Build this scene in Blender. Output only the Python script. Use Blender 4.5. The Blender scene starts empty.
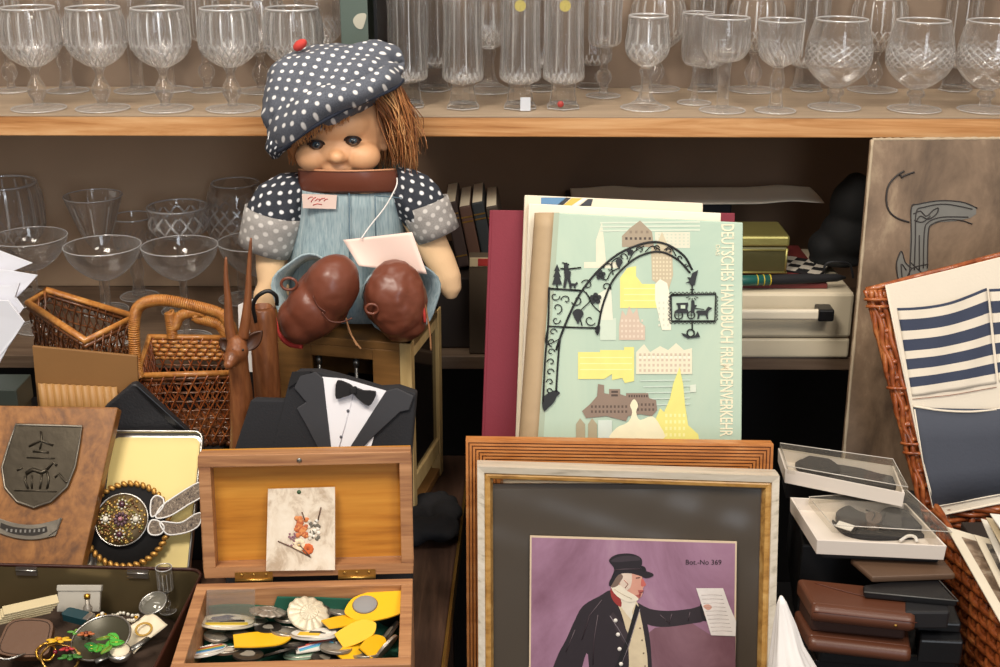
import bpy, bmesh, math, random
from mathutils import Vector as V, Matrix, Euler
from mathutils.geometry import tessellate_polygon
PI = math.pi; R = math.radians
random.seed(7)
SC = bpy.context.scene; COL = SC.collection
# ---------------------------------------------------------------- camera
F = 1300.0
CAM = V((0, 0, 1.5))
CM = Matrix.Rotation(R(70), 3, 'X') @ Matrix.Rotation(R(0.14), 3, 'Z')
cd = bpy.data.cameras.new('camera'); cam = bpy.data.objects.new('camera', cd); COL.objects.link(cam)
cd.sensor_width = 36; cd.lens = 36 * F / 1000; cd.clip_start = 0.02
cam.matrix_world = Matrix.Translation(CAM) @ CM.to_4x4()
SC.camera = cam
def ray(px, py): return CM @ V(((px - 500) / F, (333.5 - py) / F, -1))
def at(px, py, Y): d = ray(px, py); return CAM + d * (Y / d.y)
def onz(px, py, z): d = ray(px, py); return CAM + d * ((z - 1.5) / d.z)
def mpp(Y, z=1.0): return (Y * math.cos(R(20)) + (1.5 - z) * math.sin(R(20))) / F   # metres per pixel there
# ---------------------------------------------------------------- materials
def srgb(h):
    h = h.lstrip('#'); c = [int(h[i:i+2], 16) / 255 for i in (0, 2, 4)]
    return tuple((x / 12.92 if x <= .04045 else ((x + .055) / 1.055) ** 2.4) for x in c) + (1,)
MATS = {}
def newmat(name):
    m = bpy.data.materials.new(name); m.use_nodes = True
    nt = m.node_tree; b = nt.nodes['Principled BSDF']; return m, nt, b
def nd(nt, t, **kw):
    n = nt.nodes.new(t)
    for k, v in kw.items():
        if k in n.inputs.keys(): n.inputs[k].default_value = v
        else: setattr(n, k, v)
    return n
def coords(nt, scale=(1, 1, 1), rot=(0, 0, 0), kind='Object'):
    tc = nt.nodes.new('ShaderNodeTexCoord'); mp = nt.nodes.new('ShaderNodeMapping')
    mp.inputs['Scale'].default_value = scale; mp.inputs['Rotation'].default_value = rot
    nt.links.new(tc.outputs[kind], mp.inputs['Vector']); return mp.outputs['Vector']
def ramp(nt, fac, stops, interp='LINEAR'):
    r = nt.nodes.new('ShaderNodeValToRGB'); r.color_ramp.interpolation = interp
    e = r.color_ramp.elements
    e[0].position, e[0].color = stops[0][0], srgb(stops[0][1])
    e[1].position, e[1].color = stops[-1][0], srgb(stops[-1][1])
    for p, c in stops[1:-1]:
        x = e.new(p); x.color = srgb(c)
    nt.links.new(fac, r.inputs['Fac']); return r.outputs['Color']
def bump(nt, b, fac, strength=.3, dist=.001):
    n = nt.nodes.new('ShaderNodeBump'); n.inputs['Strength'].default_value = strength; n.inputs['Distance'].default_value = dist
    nt.links.new(fac, n.inputs['Height']); nt.links.new(n.outputs['Normal'], b.inputs['Normal'])
def plain(name, c, rough=.6, metal=0, var=.12, vs=30, bs=0, bscale=200, coat=0, spec=.5, emis=None):
    if name in MATS: return MATS[name]
    m, nt, b = newmat(name)
    b.inputs['Roughness'].default_value = rough; b.inputs['Metallic'].default_value = metal
    b.inputs['Coat Weight'].default_value = coat; b.inputs['Specular IOR Level'].default_value = spec
    if var:
        no = nd(nt, 'ShaderNodeTexNoise', Scale=vs, Detail=5.0); nt.links.new(coords(nt), no.inputs['Vector'])
        mx = nd(nt, 'ShaderNodeMix', data_type='RGBA'); base = srgb(c)
        mx.inputs[6].default_value = tuple(x * (1 - var) for x in base[:3]) + (1,)
        mx.inputs[7].default_value = tuple(min(1, x * (1 + var)) for x in base[:3]) + (1,)
        nt.links.new(no.outputs['Fac'], mx.inputs[0]); nt.links.new(mx.outputs[2], b.inputs['Base Color'])
    else: b.inputs['Base Color'].default_value = srgb(c)
    if bs:
        n2 = nd(nt, 'ShaderNodeTexNoise', Scale=bscale, Detail=4.0); nt.links.new(coords(nt), n2.inputs['Vector'])
        bump(nt, b, n2.outputs['Fac'], bs)
    MATS[name] = m; return m
def wood(name, stops, scale=(3, 40, 40), rough=.5, bs=.15, coat=0, dist=2.0, fine=.3):
    if name in MATS: return MATS[name]
    m, nt, b = newmat(name)
    vec = coords(nt, scale)
    w = nd(nt, 'ShaderNodeTexNoise', Scale=1.0, Detail=7.0, Roughness=.62, Distortion=dist); nt.links.new(vec, w.inputs['Vector'])
    w2 = nd(nt, 'ShaderNodeTexNoise', Scale=6.0, Detail=3.0); nt.links.new(vec, w2.inputs['Vector'])
    mx = nd(nt, 'ShaderNodeMix'); mx.inputs[0].default_value = fine
    nt.links.new(w.outputs['Fac'], mx.inputs[2]); nt.links.new(w2.outputs['Fac'], mx.inputs[3])
    nt.links.new(ramp(nt, mx.outputs[0], stops), b.inputs['Base Color'])
    b.inputs['Roughness'].default_value = rough; b.inputs['Coat Weight'].default_value = coat
    bump(nt, b, mx.outputs[0], bs); MATS[name] = m; return m
def dots(name, base, dot, cell=.011, r=.28, rough=.85, base2=None):
    m, nt, b = newmat(name)
    vec = coords(nt, (1 / cell, 1 / cell, 1), (0, 0, R(38)), 'UV')
    vo = nd(nt, 'ShaderNodeTexVoronoi', voronoi_dimensions='2D', Scale=1.0, Randomness=0.08); nt.links.new(vec, vo.inputs['Vector'])
    mr = nd(nt, 'ShaderNodeMapRange'); mr.inputs['From Min'].default_value = r - .05; mr.inputs['From Max'].default_value = r + .05
    nt.links.new(vo.outputs['Distance'], mr.inputs['Value'])
    no = nd(nt, 'ShaderNodeTexNoise', Scale=900.0, Detail=3.0); nt.links.new(coords(nt), no.inputs['Vector'])
    bc = ramp(nt, no.outputs['Fac'], [(.3, base), (.7, base2 or base)])
    mx = nd(nt, 'ShaderNodeMix', data_type='RGBA'); mx.inputs[6].default_value = srgb(dot)
    nt.links.new(mr.outputs['Result'], mx.inputs[0]); nt.links.new(bc, mx.inputs[7])
    nt.links.new(mx.outputs[2], b.inputs['Base Color']); b.inputs['Roughness'].default_value = rough
    n3 = nd(nt, 'ShaderNodeTexNoise', Scale=60.0, Detail=3.0); nt.links.new(coords(nt), n3.inputs['Vector'])
    bump(nt, b, n3.outputs['Fac'], .35, .002)
    MATS[name] = m; return m
def glassmat(name, tint='#ffffff', trans=.55, ior=1.5, haze=.02):
    # clear glass: part refracting, part straight-through so that light also reaches what stands behind and below
    m, nt, b = newmat(name); nt.nodes.remove(b)
    out = nt.nodes['Material Output']
    g = nd(nt, 'ShaderNodeBsdfGlass', Roughness=0.0, IOR=ior); g.inputs['Color'].default_value = srgb(tint)
    t = nd(nt, 'ShaderNodeBsdfTransparent'); t.inputs['Color'].default_value = srgb(tint)
    gl = nd(nt, 'ShaderNodeBsdfGlossy', Roughness=.03)
    df = nd(nt, 'ShaderNodeBsdfDiffuse'); df.inputs['Color'].default_value = (.9, .88, .86, 1)
    tr = nd(nt, 'ShaderNodeBsdfTranslucent'); tr.inputs['Color'].default_value = (.9, .88, .86, 1)
    dm = nd(nt, 'ShaderNodeMixShader'); nt.links.new(df.outputs[0], dm.inputs[1]); nt.links.new(tr.outputs[0], dm.inputs[2])
    sh = nd(nt, 'ShaderNodeMixShader'); sh.inputs[0].default_value = .5; nt.links.new(gl.outputs[0], sh.inputs[1]); nt.links.new(dm.outputs[0], sh.inputs[2])
    mx = nd(nt, 'ShaderNodeMixShader'); mx.inputs[0].default_value = trans
    nt.links.new(g.outputs[0], mx.inputs[1]); nt.links.new(t.outputs[0], mx.inputs[2])
    fr = nd(nt, 'ShaderNodeLayerWeight', Blend=.5)
    pw = nd(nt, 'ShaderNodeMath', operation='POWER'); pw.inputs[1].default_value = 2.8; nt.links.new(fr.outputs['Facing'], pw.inputs[0])
    mr = nd(nt, 'ShaderNodeMapRange'); mr.inputs['To Min'].default_value = haze; mr.inputs['To Max'].default_value = .8; nt.links.new(pw.outputs[0], mr.inputs['Value'])  # white haze painted in, brightening the glass towards its edges
    m2 = nd(nt, 'ShaderNodeMixShader'); nt.links.new(mr.outputs[0], m2.inputs[0])
    nt.links.new(mx.outputs[0], m2.inputs[1]); nt.links.new(sh.outputs[0], m2.inputs[2]); nt.links.new(m2.outputs[0], out.inputs['Surface'])
    MATS[name] = m; return m
def edgeglass(name):
    m, nt, b = newmat(name); nt.nodes.remove(b); out = nt.nodes['Material Output']
    t = nd(nt, 'ShaderNodeBsdfTransparent'); g = nd(nt, 'ShaderNodeBsdfGlossy', Roughness=.12); d = nd(nt, 'ShaderNodeBsdfDiffuse'); d.inputs['Color'].default_value = (.92, .91, .9, 1)
    a = nd(nt, 'ShaderNodeMixShader'); a.inputs[0].default_value = .5; nt.links.new(g.outputs[0], a.inputs[1]); nt.links.new(d.outputs[0], a.inputs[2])
    c = nd(nt, 'ShaderNodeMixShader'); c.inputs[0].default_value = .62; nt.links.new(t.outputs[0], c.inputs[1]); nt.links.new(a.outputs[0], c.inputs[2]); nt.links.new(c.outputs[0], out.inputs['Surface'])
    MATS[name] = m; return m
def cutglass(name, lines, base='crystal'):
    """clear glass with frosted cut grooves; lines = [(count around, slope per metre, half width, z0, z1)]"""
    m = MATS[base].copy(); m.name = name; nt = m.node_tree; out = nt.nodes['Material Output']; src = out.inputs['Surface'].links[0].from_socket
    tc = nt.nodes.new('ShaderNodeTexCoord'); sx = nt.nodes.new('ShaderNodeSeparateXYZ'); nt.links.new(tc.outputs['Object'], sx.inputs[0])
    def mt(op, a, b=None, clamp=False):
        n = nt.nodes.new('ShaderNodeMath'); n.operation = op; n.use_clamp = clamp
        for i, x in enumerate((a, b)):
            if x is None: continue
            if isinstance(x, (int, float)): n.inputs[i].default_value = x
            else: nt.links.new(x, n.inputs[i])
        return n.outputs[0]
    ang = mt('ARCTAN2', sx.outputs[1], sx.outputs[0]); tot = None
    for N, K, w, z0, z1 in lines:
        q = mt('PINGPONG', mt('ADD', mt('MULTIPLY', ang, N / (2 * PI)), mt('MULTIPLY', sx.outputs[2], K)), .5)
        f = mt('MULTIPLY', mt('SUBTRACT', 1.0, mt('DIVIDE', q, w), True), mt('MULTIPLY', mt('GREATER_THAN', sx.outputs[2], z0), mt('LESS_THAN', sx.outputs[2], z1)))
        tot = f if tot is None else mt('MAXIMUM', tot, f)
    df = nd(nt, 'ShaderNodeBsdfDiffuse'); df.inputs['Color'].default_value = (.95, .93, .9, 1); gl = nd(nt, 'ShaderNodeBsdfGlossy', Roughness=.25)
    sh = nd(nt, 'ShaderNodeMixShader'); sh.inputs[0].default_value = .5; nt.links.new(df.outputs[0], sh.inputs[1]); nt.links.new(gl.outputs[0], sh.inputs[2])
    mx = nd(nt, 'ShaderNodeMixShader'); nt.links.new(mt('MULTIPLY', tot, .7), mx.inputs[0]); nt.links.new(src, mx.inputs[1]); nt.links.new(sh.outputs[0], mx.inputs[2]); nt.links.new(mx.outputs[0], out.inputs['Surface'])
    MATS[name] = m; return m
def filmmat(name, tint='#ffffff', k=.12, rough=.15):
    # thin clear plastic: see-through with a fresnel sheen
    m, nt, b = newmat(name); nt.nodes.remove(b)
    out = nt.nodes['Material Output']
    t = nd(nt, 'ShaderNodeBsdfTransparent'); t.inputs['Color'].default_value = srgb(tint)
    g = nd(nt, 'ShaderNodeBsdfGlossy', Roughness=rough)
    d = nd(nt, 'ShaderNodeBsdfDiffuse'); d.inputs['Color'].default_value = srgb('#e8e4dc')
    m1 = nd(nt, 'ShaderNodeMixShader'); m1.inputs[0].default_value = .35
    nt.links.new(g.outputs[0], m1.inputs[1]); nt.links.new(d.outputs[0], m1.inputs[2])
    lw0 = nd(nt, 'ShaderNodeLayerWeight', Blend=.5); lw = nd(nt, 'ShaderNodeMath', operation='POWER'); lw.inputs[1].default_value = 5; nt.links.new(lw0.outputs['Facing'], lw.inputs[0])
    ad = nd(nt, 'ShaderNodeMath', operation='ADD', use_clamp=True); ad.inputs[1].default_value = k; nt.links.new(lw.outputs[0], ad.inputs[0])
    mx = nd(nt, 'ShaderNodeMixShader'); nt.links.new(ad.outputs[0], mx.inputs[0])
    nt.links.new(t.outputs[0], mx.inputs[1]); nt.links.new(m1.outputs[0], mx.inputs[2]); nt.links.new(mx.outputs[0], out.inputs['Surface'])
    MATS[name] = m; return m
def mottled(name, stops, sc, rough=.45):
    if name in MATS: return MATS[name]
    m, nt, bb = newmat(name); n1 = nd(nt, 'ShaderNodeTexNoise', Scale=sc, Detail=6.0, Roughness=.65, Distortion=.6); nt.links.new(coords(nt, (1, 1, .6)), n1.inputs['Vector'])
    nt.links.new(ramp(nt, n1.outputs['Fac'], stops), bb.inputs['Base Color']); bb.inputs['Roughness'].default_value = rough; MATS[name] = m; return m
# ---------------------------------------------------------------- mesh builder
def catmull(pts, n=6, closed=False):
    P = [V(p) if len(p) == 3 else V((p[0], p[1], 0)) for p in pts]; k = len(P); out = []
    rng = range(k) if closed else range(k - 1)
    for i in rng:
        if closed: a, b, c, d = P[(i-1) % k], P[i], P[(i+1) % k], P[(i+2) % k]
        else: a, b, c, d = P[max(i-1, 0)], P[i], P[i+1], P[min(i+2, k-1)]
        for j in range(n):
            t = j / n
            out.append(.5 * ((2*b) + (c-a)*t + (2*a-5*b+4*c-d)*t*t + (3*b-a-3*c+d)*t**3))
    if not closed: out.append(P[-1])
    return out
def lerp(a, b, t): return a + (b - a) * t
def frame(o, u, v, n):
    M = Matrix.Identity(4)
    for i, a in enumerate((u, v, n, o)):
        for j in range(3): M[j][i] = a[j]
    return M
def T(x, y, z): return Matrix.Translation(V((x, y, z)))
def RX(a): return Matrix.Rotation(R(a), 4, 'X')
def RY(a): return Matrix.Rotation(R(a), 4, 'Y')
def RZ(a): return Matrix.Rotation(R(a), 4, 'Z')
WM = {}   # world matrix of each empty / part
class MB:
    def __init__(s, M=None): s.v = []; s.f = []; s.mi = []; s.sm = []; s.uv = []; s.M = M or Matrix.Identity(4); s.mats = []
    def mat(s, m):
        if m not in s.mats: s.mats.append(m)
        return s.mats.index(m)
    def add(s, vs, fs, m=None, smooth=False, uvs=None, M=None):
        k = len(s.v); MM = s.M @ M if M is not None else s.M
        for p in vs: s.v.append(MM @ V(p))
        mi = s.mat(m) if m else 0
        for i, f in enumerate(fs):
            s.f.append(tuple(k + a for a in f)); s.mi.append(mi); s.sm.append(smooth)
            s.uv.append([uvs[a] for a in f] if uvs else [(0, 0)] * len(f))
        return s
    def box(s, c, d, m=None, M=None):
        x, y, z = [a / 2 for a in d]; vs = [(c[0]+i*x, c[1]+j*y, c[2]+k*z) for k in (-1, 1) for j in (-1, 1) for i in (-1, 1)]
        return s.add(vs, [(0, 2, 3, 1), (4, 5, 7, 6), (0, 1, 5, 4), (2, 6, 7, 3), (0, 4, 6, 2), (1, 3, 7, 5)], m, M=M)
    def b2(s, x0, x1, y0, y1, z0, z1, m=None, M=None):
        return s.box(((x0+x1)/2, (y0+y1)/2, (z0+z1)/2), (abs(x1-x0), abs(y1-y0), abs(z1-z0)), m, M)
    def hexa(s, q0, q1, m=None):     # 8 corners, two quads
        return s.add(list(q0) + list(q1), [(3, 2, 1, 0), (4, 5, 6, 7), (0, 1, 5, 4), (1, 2, 6, 5), (2, 3, 7, 6), (3, 0, 4, 7)], m)
    def poly(s, pts, h=0, m=None, M=None):
        P = [V((p[0], p[1], h)) for p in pts]
        area = sum(P[i].x * P[(i+1) % len(P)].y - P[(i+1) % len(P)].x * P[i].y for i in range(len(P)))
        if area < 0: P.reverse()
        t = [tuple(x) for x in tessellate_polygon([P])]
        fs = []
        for a, b, c in t:
            n = (P[b] - P[a]).cross(P[c] - P[a])
            fs.append((a, b, c) if n.z >= 0 else (a, c, b))
        return s.add(P, fs, m, M=M)
    def prism(s, pts, h0, h1, m=None, m_side=None, M=None, smooth=False):
        P = [V((p[0], p[1], 0)) for p in pts]; k = len(P)
        area = sum(P[i].x * P[(i+1) % k].y - P[(i+1) % k].x * P[i].y for i in range(k))
        if area < 0: P.reverse()
        if h0 > h1: h0, h1 = h1, h0
        s.poly([(p.x, p.y) for p in P], h1, m, M)
        Q = [V((p.x, p.y, h0)) for p in P]
        t = [tuple(x) for x in tessellate_polygon([Q])]; fs = []
        for a, b, c in t:
            n = (Q[b] - Q[a]).cross(Q[c] - Q[a]); fs.append((a, b, c) if n.z <= 0 else (a, c, b))
        s.add(Q, fs, m_side or m, M=M)
        vs = [(p.x, p.y, h0) for p in P] + [(p.x, p.y, h1) for p in P]
        return s.add(vs, [(i, (i+1) % k, k + (i+1) % k, k + i) for i in range(k)], m_side or m, smooth, M=M)
    def tube(s, pts, r, n=8, m=None, closed=False, M=None, flat=1.0, caps=True):
        P = [V(p) for p in pts]; k = len(P)
        rr = r if isinstance(r, (list, tuple)) else [r] * k
        vs = []; up = None; fs = []
        for i in range(k):
            a = P[(i-1) % k] if closed or i else P[0]; b = P[(i+1) % k] if closed or i < k-1 else P[-1]
            t = (b - a)
            if t.length < 1e-9: t = V((0, 0, 1))
            t.normalize()
            if up is None:
                up = V((0, 0, 1)) if abs(t.z) < .9 else V((1, 0, 0))
            up = (up - t * up.dot(t))
            if up.length < 1e-6: up = t.orthogonal()
            up.normalize(); sd = t.cross(up)
            for j in range(n):
                q = 2 * PI * j / n; vs.append(P[i] + (sd * math.cos(q) + up * math.sin(q) * flat) * rr[i])
        for i in range(k if closed else k - 1):
            for j in range(n):
                a = i * n + j; b = i * n + (j+1) % n; c = ((i+1) % k) * n + (j+1) % n; d = ((i+1) % k) * n + j
                fs.append((a, d, c, b))
        if not closed and caps:
            fs.append(tuple(range(n))); fs.append(tuple((k-1)*n + j for j in reversed(range(n))))
        return s.add(vs, fs, m, True, M=M)
    def lathe(s, prof, n=32, m=None, M=None, mod=None, closed=False, smooth=True, uvk=None):
        vs = []; fs = []; k = len(prof); uv = [] if uvk else None; L = 0
        for i, (r, z) in enumerate(prof):
            if i: L += math.hypot(r - prof[i-1][0], z - prof[i-1][1])
            for j in range(n):
                a = 2 * PI * j / n; q = mod(a, r, z, i) if mod else r
                vs.append((q * math.cos(a), q * math.sin(a), z))
                if uvk: uv.append((a * uvk, L))
        for i in range(k if closed else k - 1):
            i2 = (i + 1) % k
            for j in range(n):
                j2 = (j+1) % n; fs.append((i*n+j, i*n+j2, i2*n+j2, i2*n+j))
        if not closed:
            if prof[0][0] > 1e-6: fs.append(tuple(reversed(range(n))))
            if prof[-1][0] > 1e-6: fs.append(tuple((k-1)*n + j for j in range(n)))
        return s.add(vs, fs, m, smooth, uv, M)
    def ell(s, c, r, m=None, M=None, seg=20, rings=12, rot=None):
        vs = []; fs = []
        Q = rot or Matrix.Identity(3)
        for i in range(rings + 1):
            th = PI * i / rings
            for j in range(seg):
                a = 2 * PI * j / seg
                vs.append(V(c) + Q @ V((r[0]*math.sin(th)*math.cos(a), r[1]*math.sin(th)*math.sin(a), r[2]*math.cos(th))))
        for i in range(rings):
            for j in range(seg):
                j2 = (j+1) % seg; fs.append((i*seg+j, (i+1)*seg+j, (i+1)*seg+j2, i*seg+j2))
        return s.add(vs, fs, m, True, M=M)
    def grid(s, fn, nu, nv, m=None, closeu=False, uvf=None, M=None, smooth=True):
        vs = []; fs = []; uv = []
        for i in range(nv + 1):
            for j in range(nu if closeu else nu + 1):
                u, v = j / nu, i / nv; vs.append(fn(u, v)); uv.append(uvf(u, v) if uvf else (u, v))
        w = nu if closeu else nu + 1
        for i in range(nv):
            for j in range(nu):
                j2 = (j+1) % w; fs.append((i*w+j, i*w+j2, (i+1)*w+j2, (i+1)*w+j))
        return s.add(vs, fs, m, smooth, uv, M)
    def text(s, st, size, M, m, h=.0002, bold=0, sx=1):
        cu = bpy.data.curves.new('t', 'FONT'); cu.body = st; cu.size = size; cu.extrude = h / 2; cu.align_x = 'CENTER'; cu.align_y = 'CENTER'; cu.offset = bold
        cu.resolution_u = 3
        o = bpy.data.objects.new('t', cu); COL.objects.link(o); dg = bpy.context.evaluated_depsgraph_get(); dg.update()
        me = bpy.data.meshes.new_from_object(o.evaluated_get(dg))
        s.add([V((v.co.x*sx, v.co.y, v.co.z)) for v in me.vertices], [tuple(p.vertices) for p in me.polygons], m, M=M)
        bpy.data.objects.remove(o); bpy.data.curves.remove(cu); bpy.data.meshes.remove(me); return s
    def mesh(s, name, inv=None):
        me = bpy.data.meshes.new(name); me.from_pydata([inv @ v for v in s.v] if inv else s.v, [], s.f); me.update()
        for m in s.mats: me.materials.append(m)
        for p, mi, sm in zip(me.polygons, s.mi, s.sm): p.material_index = mi; p.use_smooth = sm
        ul = me.uv_layers.new(name='UVMap')
        for p, u in zip(me.polygons, s.uv):
            for li, q in zip(p.loop_indices, u): ul.data[li].uv = q
        me.validate(); return me
    def build(s, name, mat=None, parent=None, label=None, cat=None, group=None, kind=None, bevel=0, bseg=2, solid=0, subsurf=0, weld=True, blob=0, bsm=4, local=False, autosm=0, disp=None):
        if mat and not s.mats: s.mats.append(mat)
        if parent is not None and not local: inv = WM[parent.name].inverted(); W = WM[parent.name].copy()
        elif parent is not None: inv = None; W = WM[parent.name].copy()
        elif local: inv = None; W = Matrix.Identity(4)
        else:
            xs = [v.x for v in s.v]; ys = [v.y for v in s.v]; zs = [v.z for v in s.v]
            W = T((min(xs)+max(xs))/2, (min(ys)+max(ys))/2, min(zs)); inv = W.inverted()
        me = s.mesh(name, inv)
        if weld:
            bm = bmesh.new(); bm.from_mesh(me); bmesh.ops.remove_doubles(bm, verts=bm.verts, dist=1e-5)
            bmesh.ops.recalc_face_normals(bm, faces=bm.faces); bm.to_mesh(me); bm.free()
        o = bpy.data.objects.new(name, me); COL.objects.link(o)
        if blob:
            r = o.modifiers.new('r', 'REMESH'); r.mode = 'VOXEL'; r.voxel_size = blob; r.use_smooth_shade = True
            q = o.modifiers.new('s', 'SMOOTH'); q.factor = .5; q.iterations = bsm
            bpy.context.view_layer.update(); dg = bpy.context.evaluated_depsgraph_get()
            m2 = bpy.data.meshes.new_from_object(o.evaluated_get(dg)); o.modifiers.clear(); o.data = m2; bpy.data.meshes.remove(me); m2.name = name
            for p in m2.polygons: p.use_smooth = True
            me = m2
        if solid: q = o.modifiers.new('solid', 'SOLIDIFY'); q.thickness = solid; q.offset = 0
        if bevel: q = o.modifiers.new('bevel', 'BEVEL'); q.width = bevel; q.segments = bseg; q.limit_method = 'ANGLE'; q.angle_limit = R(40); q.harden_normals = False
        if subsurf: q = o.modifiers.new('ss', 'SUBSURF'); q.levels = subsurf; q.render_levels = subsurf
        if disp:
            tx = bpy.data.textures.new('n', 'CLOUDS'); tx.noise_scale = disp[1]
            q = o.modifiers.new('d', 'DISPLACE'); q.texture = tx; q.strength = disp[0]; q.mid_level = .5
        if parent is not None: o.parent = parent
        else: o.matrix_world = W
        WM[o.name] = W
        for k, x in (('label', label), ('category', cat), ('group', group), ('kind', kind)):
            if x: o[k] = x
        return o
def thing(name, label, cat, loc, rz=0, group=None, kind=None, M=None):
    o = bpy.data.objects.new(name, None); COL.objects.link(o); o.empty_display_size = .02
    W = M or (T(*loc) @ RZ(rz)); o.matrix_world = W; WM[o.name] = W.copy()
    o['label'] = label; o['category'] = cat
    if group: o['group'] = group
    if kind: o['kind'] = kind
    return o
def dup(o, W, label=None, group=None):
    def rec(a, par):
        c = a.copy(); COL.objects.link(c)
        if par: c.parent = par; c.matrix_parent_inverse = a.matrix_parent_inverse.copy(); c.matrix_basis = a.matrix_basis.copy()
        for ch in [x for x in list(a.children)]: rec(ch, c)
        return c
    c = rec(o, None); c.matrix_world = W; WM[c.name] = W.copy()
    if label: c['label'] = label
    if group: c['group'] = group
    return c
def place(o, W): o.matrix_world = W; WM[o.name] = W.copy()
def struct(mb, name, mat, **k): return mb.build(name, mat, kind='structure', **k)
class PL:    # a leaning plane: foot line at distance Y0, height z0
    def __init__(s, Y0, z0, lean=0, yaw=0, x0=0):
        Q = Matrix.Rotation(R(yaw), 3, 'Z')
        s.v = Q @ V((0, math.sin(R(lean)), math.cos(R(lean)))); s.u = Q @ V((1, 0, 0)); s.n = s.u.cross(s.v); s.o = V((x0, Y0, z0))
        s.F = frame(s.o, s.u, s.v, s.n)
    def px(s, px, py, h=0):
        d = ray(px, py); o = s.o + s.n * h; t = (o - CAM).dot(s.n) / d.dot(s.n); q = CAM + d * t - s.o
        return (q.dot(s.u), q.dot(s.v))
    def pxs(s, pts, h=0): return [s.px(a, b, h) for a, b in pts]
    def pt(s, a, b, h=0): return s.o + s.u * a + s.v * b + s.n * h
# ---------------------------------------------------------------- shared materials
M_pine = wood('pine_edge', [(.34, '#96602f'), (.45, '#bc8550'), (.55, '#cf9c68'), (.66, '#dcb080')], (1.6, 70, 34), .55, .1, dist=2.2)
M_shelf_top = wood('pale_board', [(.3, '#96836e'), (.6, '#ab967e'), (.8, '#bba68c')], (3, 30, 30), .6, .05)
M_card = plain('brown_card', '#7d6b5b', .85, var=.08, vs=8, bs=.1, bscale=60)
M_shadeboard = plain('shaded_board', '#755c46', .8, var=.15, vs=10)  # shade of the right bay put into the board colour
M_darkwood = wood('dark_wood', [(.3, '#2e2019'), (.55, '#4a352a'), (.75, '#6a4f3c')], (40, 3, 40), .38, .08)
M_mid = wood('mid_shelf_wood', [(.3, '#5a4636'), (.6, '#74604e'), (.8, '#86705c')], (3, 40, 40), .5, .1)
M_black = plain('black_cloth', '#131215', .85, var=.3, bs=.3, bscale=300)
M_blackbox = plain('black_box_card', '#1b1a1c', .6, var=.2)
M_green = plain('green_paint', '#55625a', .45, var=.15, vs=12, bs=.05)
M_box = wood('box_wood', [(.3, '#7a4e2c'), (.5, '#96653c'), (.7, '#aa784a')], (3, 45, 45), .5, .2)
M_boxin = wood('box_lid_inside', [(.34, '#9a5e18'), (.47, '#bd7c28'), (.6, '#cd8f36'), (.7, '#dba04a')], (2.0, 40, 30), .42, .08, dist=1.0)
M_boxrim = wood('box_rim', [(.34, '#82553a'), (.5, '#a87850'), (.68, '#c08e64')], (3, 50, 50), .5, .15)
M_plaque = wood('plaque_wood', [(.34, '#5e3a1c'), (.5, '#875729'), (.68, '#a6713a')], (28, 2.5, 28), .42, .15)
M_pewd = plain('dark_pewter', '#4f483d', .36, .85, var=.35, vs=25, bs=.25, bscale=90)
M_pewter = plain('pewter', '#7d766b', .38, .85, var=.35, vs=40, bs=.3, bscale=120)
M_brass = plain('brass', '#b08a48', .35, .9, var=.2, vs=50)
M_gold = plain('gold', '#c99a3e', .3, .9, var=.25, vs=60)
M_silver = plain('silver', '#b9b6b0', .28, .95, var=.2, vs=60)
M_white = plain('white_paper', '#e9e6e2', .75, var=.03)
M_cream = plain('cream_paper', '#e6d9bd', .7, var=.06, vs=20)
M_steel = plain('steel', '#8b8a86', .35, .9, var=.1)
M_black_pl = plain('black_plastic', '#0e0e10', .35, var=0)
M_glass = glassmat('crystal', '#ffffff')
M_foot = glassmat('crystal_foot', '#ffffff', .88)
M_edge = edgeglass('rim_glint')  # white mixed in as a painted glint along rims and feet
M_film = filmmat('clear_film', '#faf9f6', .045, .1)
# ---------------------------------------------------------------- setting
ZU, ZM, ZT, ZR, ZL = 1.221, .923, .80, .88, .62     # upper shelf, mid shelf, table, riser, low table
m = MB(); m.b2(-1.6, 1.6, 1.86, 1.90, 0, 2.4); struct(m, 'wall_back', M_card)
m = MB(); m.b2(-1.6, 1.6, -.3, 1.86, -.03, 0); struct(m, 'floor', plain('floor_vinyl', '#57493d', .6, var=.2, vs=6))
# rack: two bays, green uprights, boards
rack = thing('storage_rack', 'tall shelving rack with pine-edged boards and a green metal upright', 'shelving', (0, 1.68, 0))
for x0, x1 in ((-1.15, -.181), (-.1405, 1.15)):
    b = MB(); b.b2(x0, x1, 1.502, 1.705, ZU - .024, ZU - .001); b.build('upper_shelf_board', M_pine, rack, bevel=.0012)
    c = MB(); c.b2(x0, x1, 1.5015, 1.705, ZU - .001, ZU); c.build('shelf_surface', M_shelf_top, rack, label='pale veneer on top of the upper board')
b = MB(); b.b2(-1.15, 1.15, 1.502, 1.78, ZM - .017, ZM); b.build('middle_shelf_board', M_mid, rack, bevel=.001)
for x in (-1.17, -.1605, 1.17):
    b = MB(); b.b2(x - .019, x - .0165, 1.485, 1.53, 0, 1.9); b.b2(x - .019, x + .012, 1.485, 1.4875, 0, 1.9); b.build('upright', M_green, rack, bevel=.0006, label='green painted steel upright')
    b = MB(); b.b2(x - .019, x + .019, 1.80, 1.83, 0, 1.9); b.build('upright', M_green, rack, bevel=.0006)
b = MB(); b.b2(-.14, 1.15, 1.782, 1.79, ZM, ZU - .026); b.build('back_panel', M_shadeboard, rack, label='back board of the right bay, its shade painted darker')
b = MB(); b.b2(-1.15, 1.15, 1.782, 1.79, .2, ZM - .019); b.build('lower_shade_panel', M_black, rack, label='black sheet for the shade below the middle shelf')  # black sheet painted in where the lower bay is only dark void
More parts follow.
